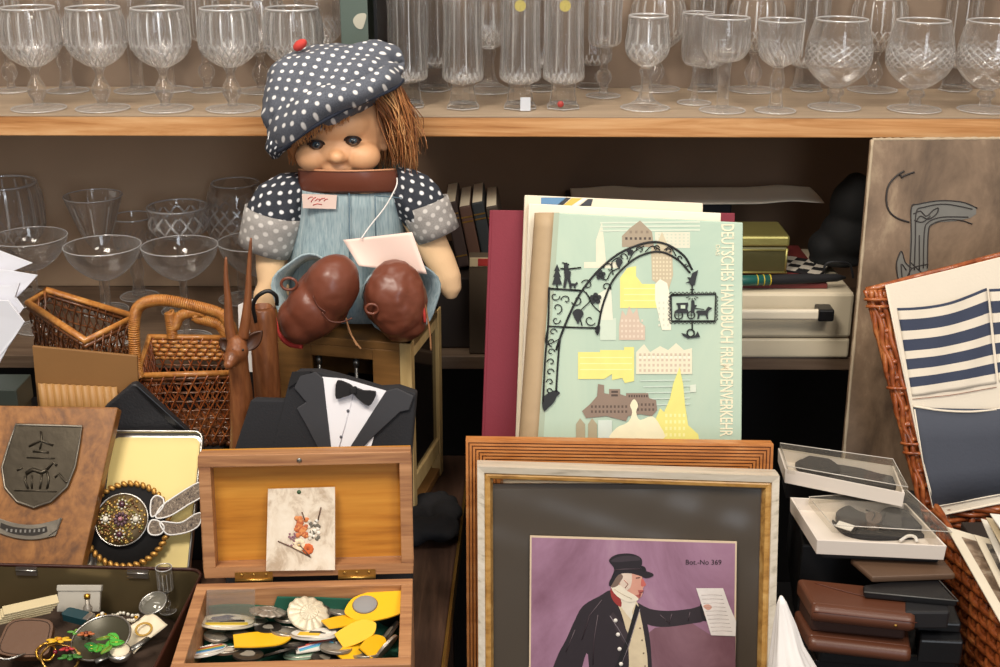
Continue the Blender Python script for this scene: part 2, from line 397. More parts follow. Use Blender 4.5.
b = MB(); b.b2(-1.15, -.18, 1.782, 1.79, ZM, ZU - .026); b.build('back_panel', plain('brown_board', '#b89c80', .8, var=.1, vs=9), rack, label='mid brown board back of the left bay')
for x0, x1 in ((-1.15, -.181), (-.1405, 1.15)):
    b = MB(); b.b2(x0, x1, 1.706, 1.711, ZU - .024, 1.9); b.build('card_backing', M_card, rack, label='sheet of brown card behind the glasses')
# chip of bare paint on the upright
b = MB(PL(1.4848, 1.2, 0).F); p = PL(1.4848, 1.2, 0)
b.prism([(q.x, q.y) for q in catmull([V((*a, 0)) for a in p.pxs([(353, 20), (358, 14), (366, 14), (365, 22), (362, 29), (356, 27)])], 4, True)], 0, .0004)
b.build('paint_chip', plain('bare_paint', '#b7b3a2', .6), rack, label='bare pale chip in the green paint')
# black sheet put in for the dark gap right of the upright
m = MB(); m.b2(-.146, -.1425, 1.53, 1.704, ZU + .0005, 1.9); m.build('side_panel', M_blackbox, rack, label='black sheet filling the dark gap beside the green upright')
# tables
def table(name, label, x0, x1, y0, y1, z, mat, th=.025, inset=.04, slant=0):
    t = thing(name, label, 'table', ((x0+x1)/2, (y0+y1)/2, 0))
    b = MB(); b.prism([(x0, y0), (x1 - slant, y0), (x1, y1), (x0, y1)], z - th, z); b.build('tabletop', mat, t, bevel=.002)
    for x in (x0 + inset, x1 - inset):
        for y in (y0 + inset, y1 - inset):
            b = MB(); b.b2(x-.02, x+.02, y-.02, y+.02, 0, z - th); b.build('leg', mat, t)
    return t
t1 = table('display_table', 'dark wooden table carrying the boxes and the doll', -.95, -.0385, .45, 1.478, ZT, M_darkwood, slant=.034)
b = MB(); b.prism([(-.0723, .45), (-.0693, .45), (-.0355, 1.478), (-.0385, 1.478)], ZT - .022, ZT + .0012); b.build('edge_strip', M_brass, t1, label='bright metal strip along the right edge')
table('low_display_table', 'low black table holding the picture frames and the baskets', -.033, .95, .45, 1.478, ZL, M_blackbox)
# riser behind the plaque
m = MB(); m.b2(-.80, -.31, 1.215, 1.474, ZT + .0006, ZR, M_blackbox); m.build('riser_box', None, label='low dark riser box behind the shield plaque, under the wicker baskets', cat='box', bevel=.002)
m = MB(); m.b2(-.02, .268, 1.172, 1.472, ZL + .0004, .868, M_blackbox); m.build('support_crate', None, label='black crate behind the picture frames, under the standing books', cat='crate', bevel=.002)
m = MB(); m.b2(.274, .405, .955, 1.19, ZL + .0004, .7755, M_blackbox); m.build('support_crate', None, label='black crate under the pile of wallets', cat='crate', bevel=.002)
# ---------------------------------------------------------------- crystal glasses
def facet(N, ph=0):
    def f(a, r): 
        w = 2 * PI / N; x = (a + ph) % w - w / 2; return r * math.cos(w / 2) / math.cos(x)
    return f
def bowl_mesh(out, th, mod=None, n=96, inner_from=0, floor=.003):
    # closed double wall: outer profile bottom -> rim, then inner wall back down
    inn = [(max(r - th, .0003), z + (floor if i == 0 else 0)) for i, (r, z) in enumerate(out)][inner_from:]
    inn = [(r, z) for r, z in inn if z > out[0][1] + floor * .9]
    inn.insert(0, (.0003, out[0][1] + floor + .001))
    prof = [(.0003, out[0][1])] + list(out) + [(out[-1][0] - th, out[-1][1])] + list(reversed(inn[:-1]))
    ko = len(out) + 1
    m = MB(); m.lathe(prof, n, mod=(lambda a, r, z, i: mod(a, r, z) if 1 <= i < ko else r) if mod else None)
    return m
def spl(pts, n=5): return [(max(p.x, .0003), p.y) for p in catmull(pts, n)]
def diamonds(N, k, amp, z0, z1):
    def f(a, r, z):
        if not z0 < z < z1: return r
        e = min(1, (z - z0) / .004, (z1 - z) / .004)
        u = math.sin(N * a / 2 + k * z) ; w = math.sin(N * a / 2 - k * z)
        return r * (1 - amp * e * (max(0, 1 - abs(u) * 3) + max(0, 1 - abs(w) * 3)))
    return f
GL = {}
def proto(kind, bowl, th, stem, foot, mod=None, smod=None, fmod=None, extras=None):
    GL[kind] = (bowl, th, stem, foot, mod, smod, fmod, extras)
CUTM = {'goblet': cutglass('cut_goblet', [(20, 55, .13, .052, .078), (20, -55, .13, .052, .078), (16, 0, .10, .078, .114)]), 'snifter': cutglass('cut_snifter', [(22, 125, .10, .053, .077), (22, -125, .10, .053, .077)]),
        'tumbler': cutglass('cut_tumbler', [(10, 0, .05, .045, .13), (20, 60, .12, .030, .044), (20, -60, .12, .030, .044)]), 'cutwine': cutglass('cut_wine', [(14, 60, .15, .054, .078), (14, -60, .15, .054, .078), (12, 0, .1, .078, .1)]),
        'knob': cutglass('cut_knob', [(12, 0, .08, .066, .12)]), 'tulip': cutglass('cut_tulip', [(22, 90, .12, .056, .082)]), 'round': cutglass('cut_round', [(18, 0, .08, .062, .085)]), 'dessert': cutglass('cut_dessert', [(12, 40, .12, .102, .135), (12, -40, .12, .102, .135)]),
        'cone': cutglass('cut_cone', [(9, 0, .05, .095, .15)]), 'ball': cutglass('cut_ball', [(16, 60, .12, .085, .13), (16, -60, .12, .085, .13)])}
def new_glass(kind, name, label, cat, loc, group, rz=0, sc=1.0):
    W = T(loc[0], loc[1], loc[2] + .0009) @ RZ(rz) @ Matrix.Scale(sc, 4)
    if isinstance(GL[kind], tuple):
        bowl, th, stem, foot, mod, smod, fmod, extras = GL[kind]
        t = thing(name, label, cat, (0, 0, 0), group=group)
        place(t, Matrix.Identity(4))
        bw = bowl_mesh(bowl, th, mod); bw.mi = [0] * len(bw.f); bw.mats = [CUTM.get(kind, M_glass)]
        rr_, rz_ = bowl[-1]; bw.tube([((rr_ - th / 2) * math.cos(a * PI / 32), (rr_ - th / 2) * math.sin(a * PI / 32), rz_) for a in range(64)], th * .55, 6, M_edge, closed=True)
        bw.build('bowl', None, t, weld=False)
        if stem: MB().lathe(stem, 48, mod=(lambda a, r, z, i: smod(a, r, z)) if smod else None).build('stem', M_glass, t)
        if foot:
            fm = MB(); fm.lathe(foot, 48, M_foot, mod=(lambda a, r, z, i: fmod(a, r, z)) if fmod else None); fr_ = max(p[0] for p in foot)
            pf = lambda a: fmod(a, fr_, 0) if fmod else fr_
            fm.tube([(pf(a * PI / 24) * math.cos(a * PI / 24), pf(a * PI / 24) * math.sin(a * PI / 24), .0012) for a in range(48)], .0006, 5, M_edge, closed=True); fm.build('foot', None, t, weld=False)
        if extras: extras(t)
        GL[kind] = t; place(t, W); return t
    return dup(GL[kind], W, label, group)
# goblet with bulb stem and cut bowl
b = spl([(.006, .0495), (.014, .052), (.026, .0605), (.0330, .071), (.0345, .078), (.0340, .100), (.0312, .1170)], 6)
f16 = facet(14); dm = diamonds(22, 420, .10, .052, .080)
proto('goblet', b, .0022, spl([(.0065, .0005+.004), (.0058, .0095), (.0095, .016), (.0112, .0225), (.0092, .029), (.0052, .037), (.0050, .043), (.0085, .0493)], 5),
      [(.0003, 0), (.031, 0), (.0315, .0012), (.028, .0025), (.012, .004), (.0062, .006), (.0003, .0062)],
      mod=lambda a, r, z: dm(a, (f16(a, r) if z > .108 else r * (1 + .03 * math.cos(28 * a))), z))
# tall footed tumbler
b = spl([(.0155, .030), (.0235, .034), (.0250, .042), (.0240, .060), (.0228, .10), (.0235, .150), (.0248, .185)], 6)
f10 = facet(10)
proto('tumbler', b, .0024, spl([(.0185, .006), (.017, .016), (.016, .024), (.0165, .0298)], 4), [(.0003, 0), (.0215, 0), (.0215, .0025), (.019, .0058), (.0003, .0058)],
      mod=lambda a, r, z: f10(a, r) if z < .12 else r, smod=lambda a, r, z: facet(6)(a, r), fmod=lambda a, r, z: facet(6)(a, r))
# brandy snifter with cross-hatched band
b = spl([(.006, .0245), (.014, .0275), (.028, .038), (.037, .050), (.0395, .061), (.0385, .073), (.0355, .088), (.031, .104)], 7)
proto('snifter', b, .0019, spl([(.0075, .005), (.0065, .010), (.0065, .0135), (.0100, .0165), (.0105, .0205), (.0075, .0242)], 4),
      [(.0003, 0), (.0305, 0), (.031, .0012), (.026, .003), (.011, .0052), (.0003, .0056)], mod=diamonds(26, 520, .09, .052, .076), smod=lambda a, r, z: facet(8)(a, r))
# small glass on a knobbed stem
b = spl([(.005, .060), (.013, .062), (.0195, .0665), (.021, .074), (.021, .10), (.022, .132)], 5)
proto('knob', b, .0018, spl([(.006, .004), (.0045, .010), (.0055, .014), (.0085, .018), (.0100, .024), (.0085, .030), (.0052, .034), (.0045, .042), (.0065, .049), (.0045, .054), (.006, .0598)], 4),
      [(.0003, 0), (.021, 0), (.0215, .001), (.017, .0025), (.0003, .005)], mod=lambda a, r, z: facet(12)(a, r), smod=lambda a, r, z: facet(8)(a, r))
# heavily cut wine glass with fluted flared foot
b = spl([(.006, .049), (.012, .052), (.021, .059), (.0255, .067), (.0265, .077), (.0245, .092), (.0235, .108)], 6); dmc = diamonds(18, 380, .11, .054, .076)
proto('cutwine', b, .0024, spl([(.012, .009), (.008, .017), (.0062, .027), (.0062, .038), (.0085, .044), (.0065, .0488)], 4),
      spl([(.0003, 0), (.0265, 0), (.0262, .002), (.018, .0052), (.012, .009), (.0003, .0092)], 2), mod=lambda a, r, z: dmc(a, facet(12)(a, r) if z > .076 else r, z),
      smod=lambda a, r, z: facet(6)(a, r), fmod=lambda a, r, z: r * (1 + .05 * math.cos(16 * a)))
# slim tulip
b = spl([(.0045, .045), (.013, .0475), (.0175, .056), (.0185, .075), (.018, .095), (.019, .108)], 5)
proto('slim', b, .0016, spl([(.0055, .004), (.0038, .010), (.0036, .030), (.004, .042), (.0055, .0448)], 4), [(.0003, 0), (.020, 0), (.0205, .001), (.016, .0022), (.0003, .0045)], mod=lambda a, r, z: r * (1 + .01 * math.cos(24 * a)))
# round bowl on thick stem
b = spl([(.009, .058), (.018, .0605), (.0255, .069), (.0275, .080), (.0272, .095), (.0262, .108)], 6)
proto('round', b, .0018, spl([(.0105, .004), (.0078, .008), (.0078, .030), (.0082, .050), (.0095, .0578)], 4), [(.0003, 0), (.0265, 0), (.027, .001), (.022, .0028), (.0003, .005)],
      mod=lambda a, r, z: r * (1 + .012 * math.cos(20 * a)), smod=lambda a, r, z: facet(6)(a, r))
# flared tulip with slanting cuts
b = spl([(.006, .0515), (.011, .054), (.0195, .060), (.0238, .068), (.0252, .080), (.0256, .095), (.0272, .1055)], 6)
proto('tulip', b, .0018, spl([(.0095, .004), (.0078, .012), (.0065, .024), (.0085, .030), (.0085, .038), (.0062, .048), (.0068, .0512)], 4),
      [(.0003, 0), (.0235, 0), (.024, .001), (.019, .0026), (.0003, .005)], mod=lambda a, r, z: r * (1 + .012 * math.sin(26 * a + 260 * z)) if z < .085 else r, smod=lambda a, r, z: facet(8)(a, r))
# champagne coupe
b = spl([(.005, .0795), (.016, .083), (.030, .093), (.0425, .108), (.0478, .124)], 7)
proto('coupe', b, .0013, spl([(.006, .003), (.0042, .010), (.0036, .040), (.004, .070), (.0055, .0792)], 4), [(.0003, 0), (.031, 0), (.0315, .001), (.02, .0022), (.0003, .0035)])
# flared cone glass
b = spl([(.006, .089), (.012, .093), (.022, .112), (.033, .143), (.0385, .160)], 6)
proto('cone', b, .0015, spl([(.006, .003), (.0045, .010), (.004, .050), (.0045, .080), (.0065, .0888)], 4), [(.0003, 0), (.031, 0), (.0315, .001), (.02, .0022), (.0003, .0035)], mod=lambda a, r, z: facet(9)(a, r))
# cut dessert bowl on stem
b = spl([(.007, .099), (.020, .102), (.0335, .109), (.0385, .118), (.0375, .130), (.0395, .143)], 6)
proto('dessert', b, .0024, spl([(.008, .003), (.006, .010), (.0045, .040), (.0075, .060), (.005, .085), (.0075, .0988)], 4), [(.0003, 0), (.031, 0), (.0315, .001), (.02, .0025), (.0003, .004)],
      mod=lambda a, r, z: r * (1 + .03 * math.cos(12 * a) * (1 if z > .108 else .3)))
# thick carafe-like ball glass for lower left
b = spl([(.012, .070), (.030, .078), (.040, .098), (.042, .118), (.036, .145), (.031, .158)], 6)
proto('ball', b, .002, spl([(.008, .003), (.006, .010), (.006, .050), (.0075, .0698)], 4), [(.0003, 0), (.031, 0), (.0315, .001), (.02, .0025), (.0003, .004)], mod=diamonds(18, 200, .04, .08, .13))
ORD = ['first', 'second', 'third', 'fourth', 'fifth', 'sixth', 'seventh', 'eighth', 'ninth', 'tenth', 'eleventh', 'twelfth', 'thirteenth']
# front row, left bay
for i, (px, py) in enumerate([(39, 109.5), (103, 109.5), (166, 110), (233, 110), (297, 110)]):
    p = onz(px, py, ZU)
    new_glass('goblet', 'crystal_goblet', '%s from the left of the five big cut goblets, front of upper shelf' % ORD[i], 'glass', p, 'cut crystal goblets at the front of the upper shelf', rz=i * 7)
# front row, right bay
X = [('tumbler', 'tall_footed_glass', 'tall footed tumbler nearest the green upright, beside the hat', 408, 107), ('tumbler', 'tall_footed_glass', 'second tall footed tumbler from the green upright', 463, 108.5),
     ('tumbler', 'tall_footed_glass', 'third tall footed tumbler from the green upright, white price sticker on its base', 520, 108.5), ('tumbler', 'tall_footed_glass', 'tall footed tumbler with a red dot sticker on its base', 563, 108.5),
     ('knob', 'stem_glass', 'narrow glass on a knobbed stem right of the tall tumblers', 603, 97), ('cutwine', 'wine_glass', 'small heavily cut wine glass with a flared fluted foot', 645, 109),
     ('slim', 'sherry_glass', 'slim plain sherry glass just left of the round-bowled glass', 694, 104), ('round', 'wine_glass', 'round-bowled glass on a thick stem', 722, 111.5),
     ('tulip', 'sherry_glass', 'flared tulip glass with slanting cuts on its bowl', 775, 112), ('snifter', 'brandy_glass', 'leftmost of the three brandy glasses with a cross-hatched band', 834, 108.5),
     ('snifter', 'brandy_glass', 'middle one of the three brandy glasses with a cross-hatched band', 914, 110.5), ('snifter', 'brandy_glass', 'rightmost of the three brandy glasses with a cross-hatched band', 984, 111)]
M_lab = plain('white_sticker', '#c9ced6', .5, var=0); M_red = plain('red_sticker', '#a83a34', .5, var=0); M_gl = plain('gold_label', '#b3a45a', .5, .1, var=.4, vs=600)
for i, (k, nme, lb, px, py) in enumerate(X):
    g = new_glass(k, nme, lb + ', upper shelf' if len(lb.split()) < 15 else lb, 'glass', onz(px, py, ZU), {'tumbler': 'tall footed tumblers on the upper shelf', 'snifter': 'brandy glasses with cross-hatched band'}.get(k), rz=i * 11 + (0 if k != 'tumbler' else -i * 11 + 30))
    if k == 'tumbler' and i >= 2:
        p = onz(px, py, ZU); mb = MB(T(p.x + (.006 if i == 2 else -.004), p.y - .0215, ZU + .009))
        if i == 2: mb.b2(-.006, .006, 0, .0005, -.008, .008); mb.build('sticker', M_lab, g, label='white price sticker')
        else: mb.lathe([(.0003, 0), (.0038, 0), (.0038, .0005), (.0003, .0005)], 16, M=RX(90)); mb.build('sticker', M_red, g, label='red dot sticker')
        mb = MB(T(p.x - .001, p.y - .0262, ZU + .1225) @ RX(90))
        mb.prism([(.0065 * math.cos(i * PI / 10), .0065 * math.sin(i * PI / 10)) for i in range(20)], 0, .0004); mb.build('maker_label', M_gl, g, label='round gold label')
# rear rows
REAR = [('knob', 12, 92), ('tulip', 68, 92), ('round', 138, 92), ('slim', 172, 91), ('knob', 208, 92), ('goblet', 262, 92), ('tulip', 322, 93)]
def rear(lst, side):
    for i, (k, px, py) in enumerate(lst):
        sc = {'slim': 1.25, 'knob': 1.05, 'tulip': 1.12, 'round': 1.1, 'cutwine': 1.1}.get(k, 1)
        new_glass(k, {'tumbler': 'tall_footed_glass', 'goblet': 'crystal_goblet', 'snifter': 'brandy_glass'}.get(k, 'stem_glass'),
                  '%s from the left in the back row of glasses, upper shelf %s green upright' % (ORD[i], side), 'glass', onz(px, py, ZU), 'back row glasses %s the green upright' % side, rz=i*13, sc=sc)
rear(REAR, 'left of')
rear([('tumbler', 434, 91), ('cutwine', 489, 92), ('tumbler', 541, 91), ('tumbler', 592, 88), ('goblet', 655, 90), ('tumbler', 704, 91), ('goblet', 752, 91), ('tumbler', 806, 91), ('goblet', 872, 91), ('tumbler', 955, 91)], 'right of')
# lower shelf, left bay
LOW = [('coupe', 'champagne_coupe', 'plain champagne coupe half behind the white napkins', 32, 262, 1.60), ('coupe', 'champagne_coupe', 'plain champagne coupe second from the left on the middle shelf', 104, 264, 1.56),
       ('coupe', 'champagne_coupe', 'plain champagne coupe above the basket handle', 181, 264, 1.56), ('coupe', 'champagne_coupe', 'plain champagne coupe partly behind the carved horns', 257, 265, 1.58)]
for k, nme, lb, px, py, Y in LOW:
    q = at(px, py, Y); new_glass(k, nme, lb, 'glass', (q.x, q.y, ZM), 'champagne coupes on the middle shelf')
for k, nme, lb, px, Y, sc in [('goblet', 'crystal_goblet', 'cut goblet behind the coupes at the far left of the middle shelf', 18, 1.715, 1.42), 
       ('cone', 'stem_glass', 'wide flared faceted glass behind the coupes', 104, 1.67, 1), ('dessert', 'dessert_glass', 'shallow cut crystal dessert glass on a stem behind the coupes', 185, 1.67, 1.02),
       ('ball', 'stem_glass', 'round bodied glass beside the left sleeve of the doll', 243, 1.72, 1.05), ('tulip', 'stem_glass', 'small glass in the back row between cone and dessert glass, middle shelf', 140, 1.73, 1.1),
       ('cone', 'stem_glass', 'flared glass at the very left end of the middle shelf', -62, 1.68, 1)]:
    q = at(px, 300, Y); new_glass(k, nme, lb, 'glass', (q.x, q.y, ZM), None, sc=sc)
# ---------------------------------------------------------------- helpers for leaning flat things
def sp(pts, n=4): return [(q.x, q.y) for q in catmull([V((a, b, 0)) for a, b in pts], n, True)]
def sl(pts, n=4): return [(q.x, q.y) for q in catmull([V((a, b, 0)) for a, b in pts], n)]
def slab(pl, pxs, h0, h1, mat, name, smooth=False, mb=None, **k):
    b = mb or MB(pl.F); P = pl.pxs(pxs, h1)
    if smooth: P = sp(P)
    b.prism(P, h0, h1, mat)
    return b if mb else b.build(name, None, **k)
def bil(c, u, v):    # bilinear on 4 corners bl br tr tl
    return (c[0].lerp(c[1], u)).lerp(c[3].lerp(c[2], u), v)
def weave(mb, c, rows, stakes, r, mat, amp=None, sr=None, smat=None):
    c = [V(x) for x in c]; n = (c[1]-c[0]).cross(c[3]-c[0]).normalized(); amp = amp or r * 1.3; N = stakes * 6
    for i in range(rows):
        v = (i + .5) / rows; ph = PI * (i % 2)
        mb.tube([bil(c, j / N, v) + n * amp * math.sin(j / N * stakes * PI + ph) for j in range(N + 1)], r * random.uniform(.85, 1.15), 6, mat)
    for j in range(stakes + 1):
        u = min(1, (j + .5) / stakes) if j < stakes else .002
        mb.tube([bil(c, u, v / 6) for v in range(7)], sr or r * 1.2, 6, smat or mat)
def lattice(mb, c, n, m_, r, mat, mat2=None):
    # cane weave with hexagonal holes: horizontals and two diagonals
    c = [V(x) for x in c]; nn = (c[1]-c[0]).cross(c[3]-c[0]).normalized()
    for i in range(1, m_): mb.tube([bil(c, j / 12, i / m_) + nn * r * math.sin(j * 1.3) for j in range(13)], r, 5, mat, flat=.6)
    for s in (1, -1):
        for i in range(-m_, n + m_):
            pts = []
            for k in range(13):
                v = k / 12; u = (i + .5 + s * (v - (0 if s > 0 else 1)) * m_ * .5 * (1 if s > 0 else 1)) / n
                if -.001 <= u <= 1.001: pts.append(bil(c, u, v) + nn * r * (1.2 * s + .8 * math.sin(k * 2.2 + i)))
            if len(pts) > 1: mb.tube(pts, r, 5, mat2 or mat, flat=.6)
M_wick1 = wood('honey_wicker', [(.3, '#8a4f22'), (.5, '#b87838'), (.7, '#d29c55')], (30, 30, 30), .4, .2, .3)
M_wick2 = wood('brown_wicker', [(.3, '#3a1f10'), (.5, '#6b3e20'), (.7, '#985f34')], (30, 30, 30), .4, .2, .3)
M_wick3 = wood('red_brown_wicker', [(.3, '#54260f'), (.5, '#9a4e24'), (.72, '#c98248')], (25, 25, 25), .38, .2, .4)
# ---------------------------------------------------------------- open wooden box with its lid up
BX = thing('wooden_box', 'open wooden box full of pins and medals, lid up with a flower card inside', 'box', (-.1727, .9645, ZT + .0012), 3)
hw, hd, hh, tk = .0975, .0675, .0838, .0105
for nme, a in (('front_panel', (-hw, hw, -hd, -hd + tk, 0, hh)), ('back_panel', (-hw, hw, hd - tk, hd, 0, hh)), ('side_panel', (-hw, -hw + tk, -hd + tk, hd - tk, 0, hh)), ('side_panel', (hw - tk, hw, -hd + tk, hd - tk, 0, hh)), ('bottom_panel', (-hw + tk, hw - tk, -hd + tk, hd - tk, 0, .006))):
    MB().b2(*a).build(nme, M_boxrim, BX, local=True, bevel=.0008)
# green felt lining sagging over the contents
def felt(u, v):
    x = lerp(-hw + tk + .001, hw - tk - .001, u)
    if v < .5: y = lerp(-hd + tk + .001, hd - tk - .003, v * 2); z = .040 + .010 * v * 2 + .003 * math.sin(9 * u + 3 * v) + .002 * math.sin(17 * u + 20 * v)
    else: y = hd - tk - .003 + .001 * math.sin(14 * u); z = .050 + (v - .5) * 2 * (.026 + .003 * math.sin(5 * u + 1) - (.010 if u < .36 else 0))
    return (x, y, z)
MB().grid(felt, 50, 30).build('felt_lining', plain('green_felt', '#1d5844', .95, var=.2, bs=.3, bscale=500), BX, local=True, solid=.001, label='dark green felt lining')
LP = PL(1.0375, ZT + .085 + .0015, 8, 3, -.1733)
b = MB(LP.F); lw = .0945
L = .1165
for x0, x1, y0, y1 in ((-lw, lw, 0, .0105), (-lw, lw, L - .0105, L), (-lw, -lw + .0105, .0105, L - .0105), (lw - .0105, lw, .0105, L - .0105)): b.b2(x0, x1, y0, y1, -.0165, 0)
LID = b.build('lid', M_boxrim, BX, bevel=.0007, label='raised lid with a paler frame')
b = MB(LP.F); b.b2(-lw + .0005, lw - .0005, .0005, L - .0005, -.021, -.0166); 
o = b.build('lid_panel', M_boxin, LID, label='glossy orange wood inside of the lid')
b = MB(LP.F); b.lathe([(.0003, 0), (.0022, 0), (.0022, .0006), (.0003, .0009)], 12, M=T(-.005, L - .006, 0)); b.build('nail', M_steel, LID)
for px in (254, 357):
    a, c = LP.px(px, 577); b = MB(LP.F)
    b.b2(a - .017, a + .017, -.0015, .0055, 0, .0008); b.tube([(a - .017, -.002, .0012), (a + .017, -.002, .0012)], .0016, 8)
    b.b2(a - .017, a + .017, -.0022, -.0014, -.008, .001)
    for q in (-.011, 0, .011): b.lathe([(.0003, 0), (.0016, 0), (.0013, .0006), (.0003, .0007)], 10, M=T(a + q, .0028, .0008))
    b.build('hinge', M_brass, BX)
# flower card leaning in the lid
p0 = LP.px(301, 570, .003)
CP = PL(0, 0, 17, 3); CP.o = LP.pt(p0[0], p0[1], .0035); CP.F = frame(CP.o, CP.u, CP.v, CP.n)
M_cardp = mottled('mottled_card', [(.35, '#b9a48c'), (.5, '#e0d2be'), (.7, '#ece2d2')], 60, .6)
b = MB(CP.F); b.prism(CP.pxs([(268, 489), (335, 487), (335, 570), (266, 571)]), -.0012, 0, M_cardp)
FC = b.build('flower_card', None, label='mottled cream card with a small orange dried flower posy, inside the box lid', cat='card')
rr = random.Random(3); cols = {}
def dotat(b, px, py, r, c, h=.0004):
    x, y = CP.px(px, py, 0); b.lathe([(.0003, h + .0005), (r * .7, h + .0004), (r, h), (r * .9, 0)][::-1], 9, plain('petal_' + c[1:], c, .7, var=.1), T(x, y, 0))
b = MB(CP.F)
for i in range(34): dotat(b, 302 + rr.uniform(-6, 5), 527 + rr.uniform(-9, 9), .0023, rr.choice(['#cf7a45', '#d98e55', '#b9623a']))
for i in range(30): dotat(b, 314 + rr.uniform(-5, 5), 529 + rr.uniform(-9, 10), .0018, rr.choice(['#e9e2d6', '#6d675c', '#d5ccbd']))
for i in range(9): a = i * .7; dotat(b, 299 + 4.2 * math.cos(a), 545 + 4.2 * math.sin(a), .0022, '#ecd9b8')
for i in range(9): a = i * .7; dotat(b, 308 + 3.4 * math.cos(a), 549 + 3.4 * math.sin(a), .0023, '#d0652f')
dotat(b, 299, 545, .001, '#d9b26a'); dotat(b, 308, 549, .0012, '#a84a22')
for i in range(18): dotat(b, 292 + rr.uniform(-4, 4), 540 + rr.uniform(-7, 6), .001, '#8e6470')
for q in ([(278, 541), (292, 547), (311, 557)], [(305, 520), (302, 512)], [(318, 520), (321, 507)], [(300, 545), (310, 556)]):
    pp = [CP.px(*x) for x in q]; b.tube([(x, y, .0008) for x, y in pp], .0006, 5, plain('twig', '#6a5040', .8))
b.build('posy', None, FC, label='orange and cream pressed flowers with a twig')
b = MB(CP.F); x, y = CP.px(299, 492); b.lathe([(.0003, 0), (.002, 0), (.0018, .0006), (.0003, .0008)], 10, M=T(x, y, 0)); b.build('pin_head', plain('green_pin', '#3e5a3a', .5), FC)
# ---------------------------------------------------------------- contents of the wooden box
M_yel = plain('yellow_enamel', '#f0b818', .4, var=.06, vs=20); M_grey = plain('grey_felt', '#8f8d8c', .8, var=.1)
M_oldsil = plain('old_silver', '#a49c90', .42, .6, var=.35, vs=180, bs=.5, bscale=500); M_creamc = plain('cream_metal', '#d8cdb4', .45, .25, var=.25, vs=160, bs=.5, bscale=400)
def disc(name, label, cat, px, py, z, rx, ry, rz, tx, ty, mat, th=.0022, relief=None, rim=True, group=None, fan=0):
    """a flat oval badge lying tilted; parts: body > rim, motif"""
    rx *= 1.18; ry *= 1.18
    p = onz(px, py, z); W = T(*p) @ RZ(rz) @ RX(tx) @ RY(ty)
    t = thing(name, label, cat, p, M=W, group=group)
    n = 36; pr = [(math.cos(2*PI*i/n) * rx, math.sin(2*PI*i/n) * ry * (1 + (fan * .12 * math.sin(2*PI*i/n)))) for i in range(n)]
    MB().prism(pr, -th / 2, th / 2, mat).build('body', None, t, local=True, bevel=.0005)
    if rim:
        b = MB(); b.tube([(x * .96, y * .96, th / 2) for x, y in pr], .0006, 5, closed=True, m=plain('rim_metal', '#c9c2b4', .3, .9)); b.build('rim', None, t, local=True)
    if relief:
        b = MB()
        for c, pts in relief: b.prism([(x * rx, y * ry) for x, y in pts], th / 2, th / 2 + .0004 + .0001 * len(b.mats), plain('print_' + c[1:], c, .5, var=0))
        b.build('motif', None, t, local=True)
    return t
def rc(x0, x1, y0, y1): return [(x0, y0), (x1, y0), (x1, y1), (x0, y1)]
def blobp(cx, cy, r, n=10, k=.2, s=1): g = random.Random(s); return [(cx + r * (1 + g.uniform(-k, k)) * math.cos(2*PI*i/n), cy + r * (1 + g.uniform(-k, k)) * math.sin(2*PI*i/n)) for i in range(n)]
zb = ZT + .061
# clear bag standing at the back left
p = PL(.998, ZT + .046, 12, 4, 0)
b = MB(p.F); b.prism(p.pxs([(207, 590), (255, 589), (255, 618), (206, 622)]), 0, .0012, filmmat('cloudy_film', '#f4f4f2', .22, .2)); BG = b.build('plastic_bag', None, label='small clear zip bag standing at the back left of the wooden box', cat='bag')
b = MB(p.F); b.prism(p.pxs([(208, 592), (254, 591), (254, 594), (208, 595)]), .0012, .0018, M_film); b.build('zip_strip', None, BG)
disc('picture_badge', 'oval picture badge with dark blue and yellow print, below the clear bag', 'badge', 227, 622, zb + .004, .0215, .0125, 14, -8, 8, plain('cream_badge', '#e0d8c0', .4), relief=[('#3a4468', blobp(0, .3, .5, 12)), ('#1e1e22', rc(-.7, .6, -.15, .1)), ('#d9bd3a', rc(-.75, .7, -.6, -.3)), ('#e8e4d8', blobp(.35, .35, .2))])
def scallop(name, label, px, py, z, r, rz, tx, ty, mat):
    p = onz(px, py, z); t = thing(name, label, 'medal', p, M=T(*p) @ RZ(rz) @ RX(tx) @ RY(ty))
    def f(u, v):
        a = 2 * PI * u; q = v * r * (1 + .02 * math.cos(14 * a)); return (q * math.cos(a), q * math.sin(a), .003 * (1 - v * v) + .0005 * math.cos(14 * a) * v)
    MB().grid(f, 84, 8, closeu=True).build('body', mat, t, local=True, solid=.0012)
    b = MB(); b.tube([(.5 * r * math.cos(i * .5), .5 * r * math.sin(i * .5) * .8, .0031) for i in range(12)], .0006, 5, closed=True); b.build('raised_ring', mat, t, local=True)
    return t
scallop('silver_medal', 'dull silver fluted medal between the picture badge and the cream medal', 268, 612, zb + .007, .0165, 20, -14, 12, M_oldsil)
scallop('cream_medal', 'large round cream medal in the middle of the wooden box', 308, 614, zb + .012, .0185, 60, 25, -6, M_creamc)
scallop('silver_medal', 'small silver medal tucked behind the large cream medal', 322, 607, zb + .004, .013, 60, 25, 20, plain('dark_silver', '#6a5f55', .45, .7, var=.3))
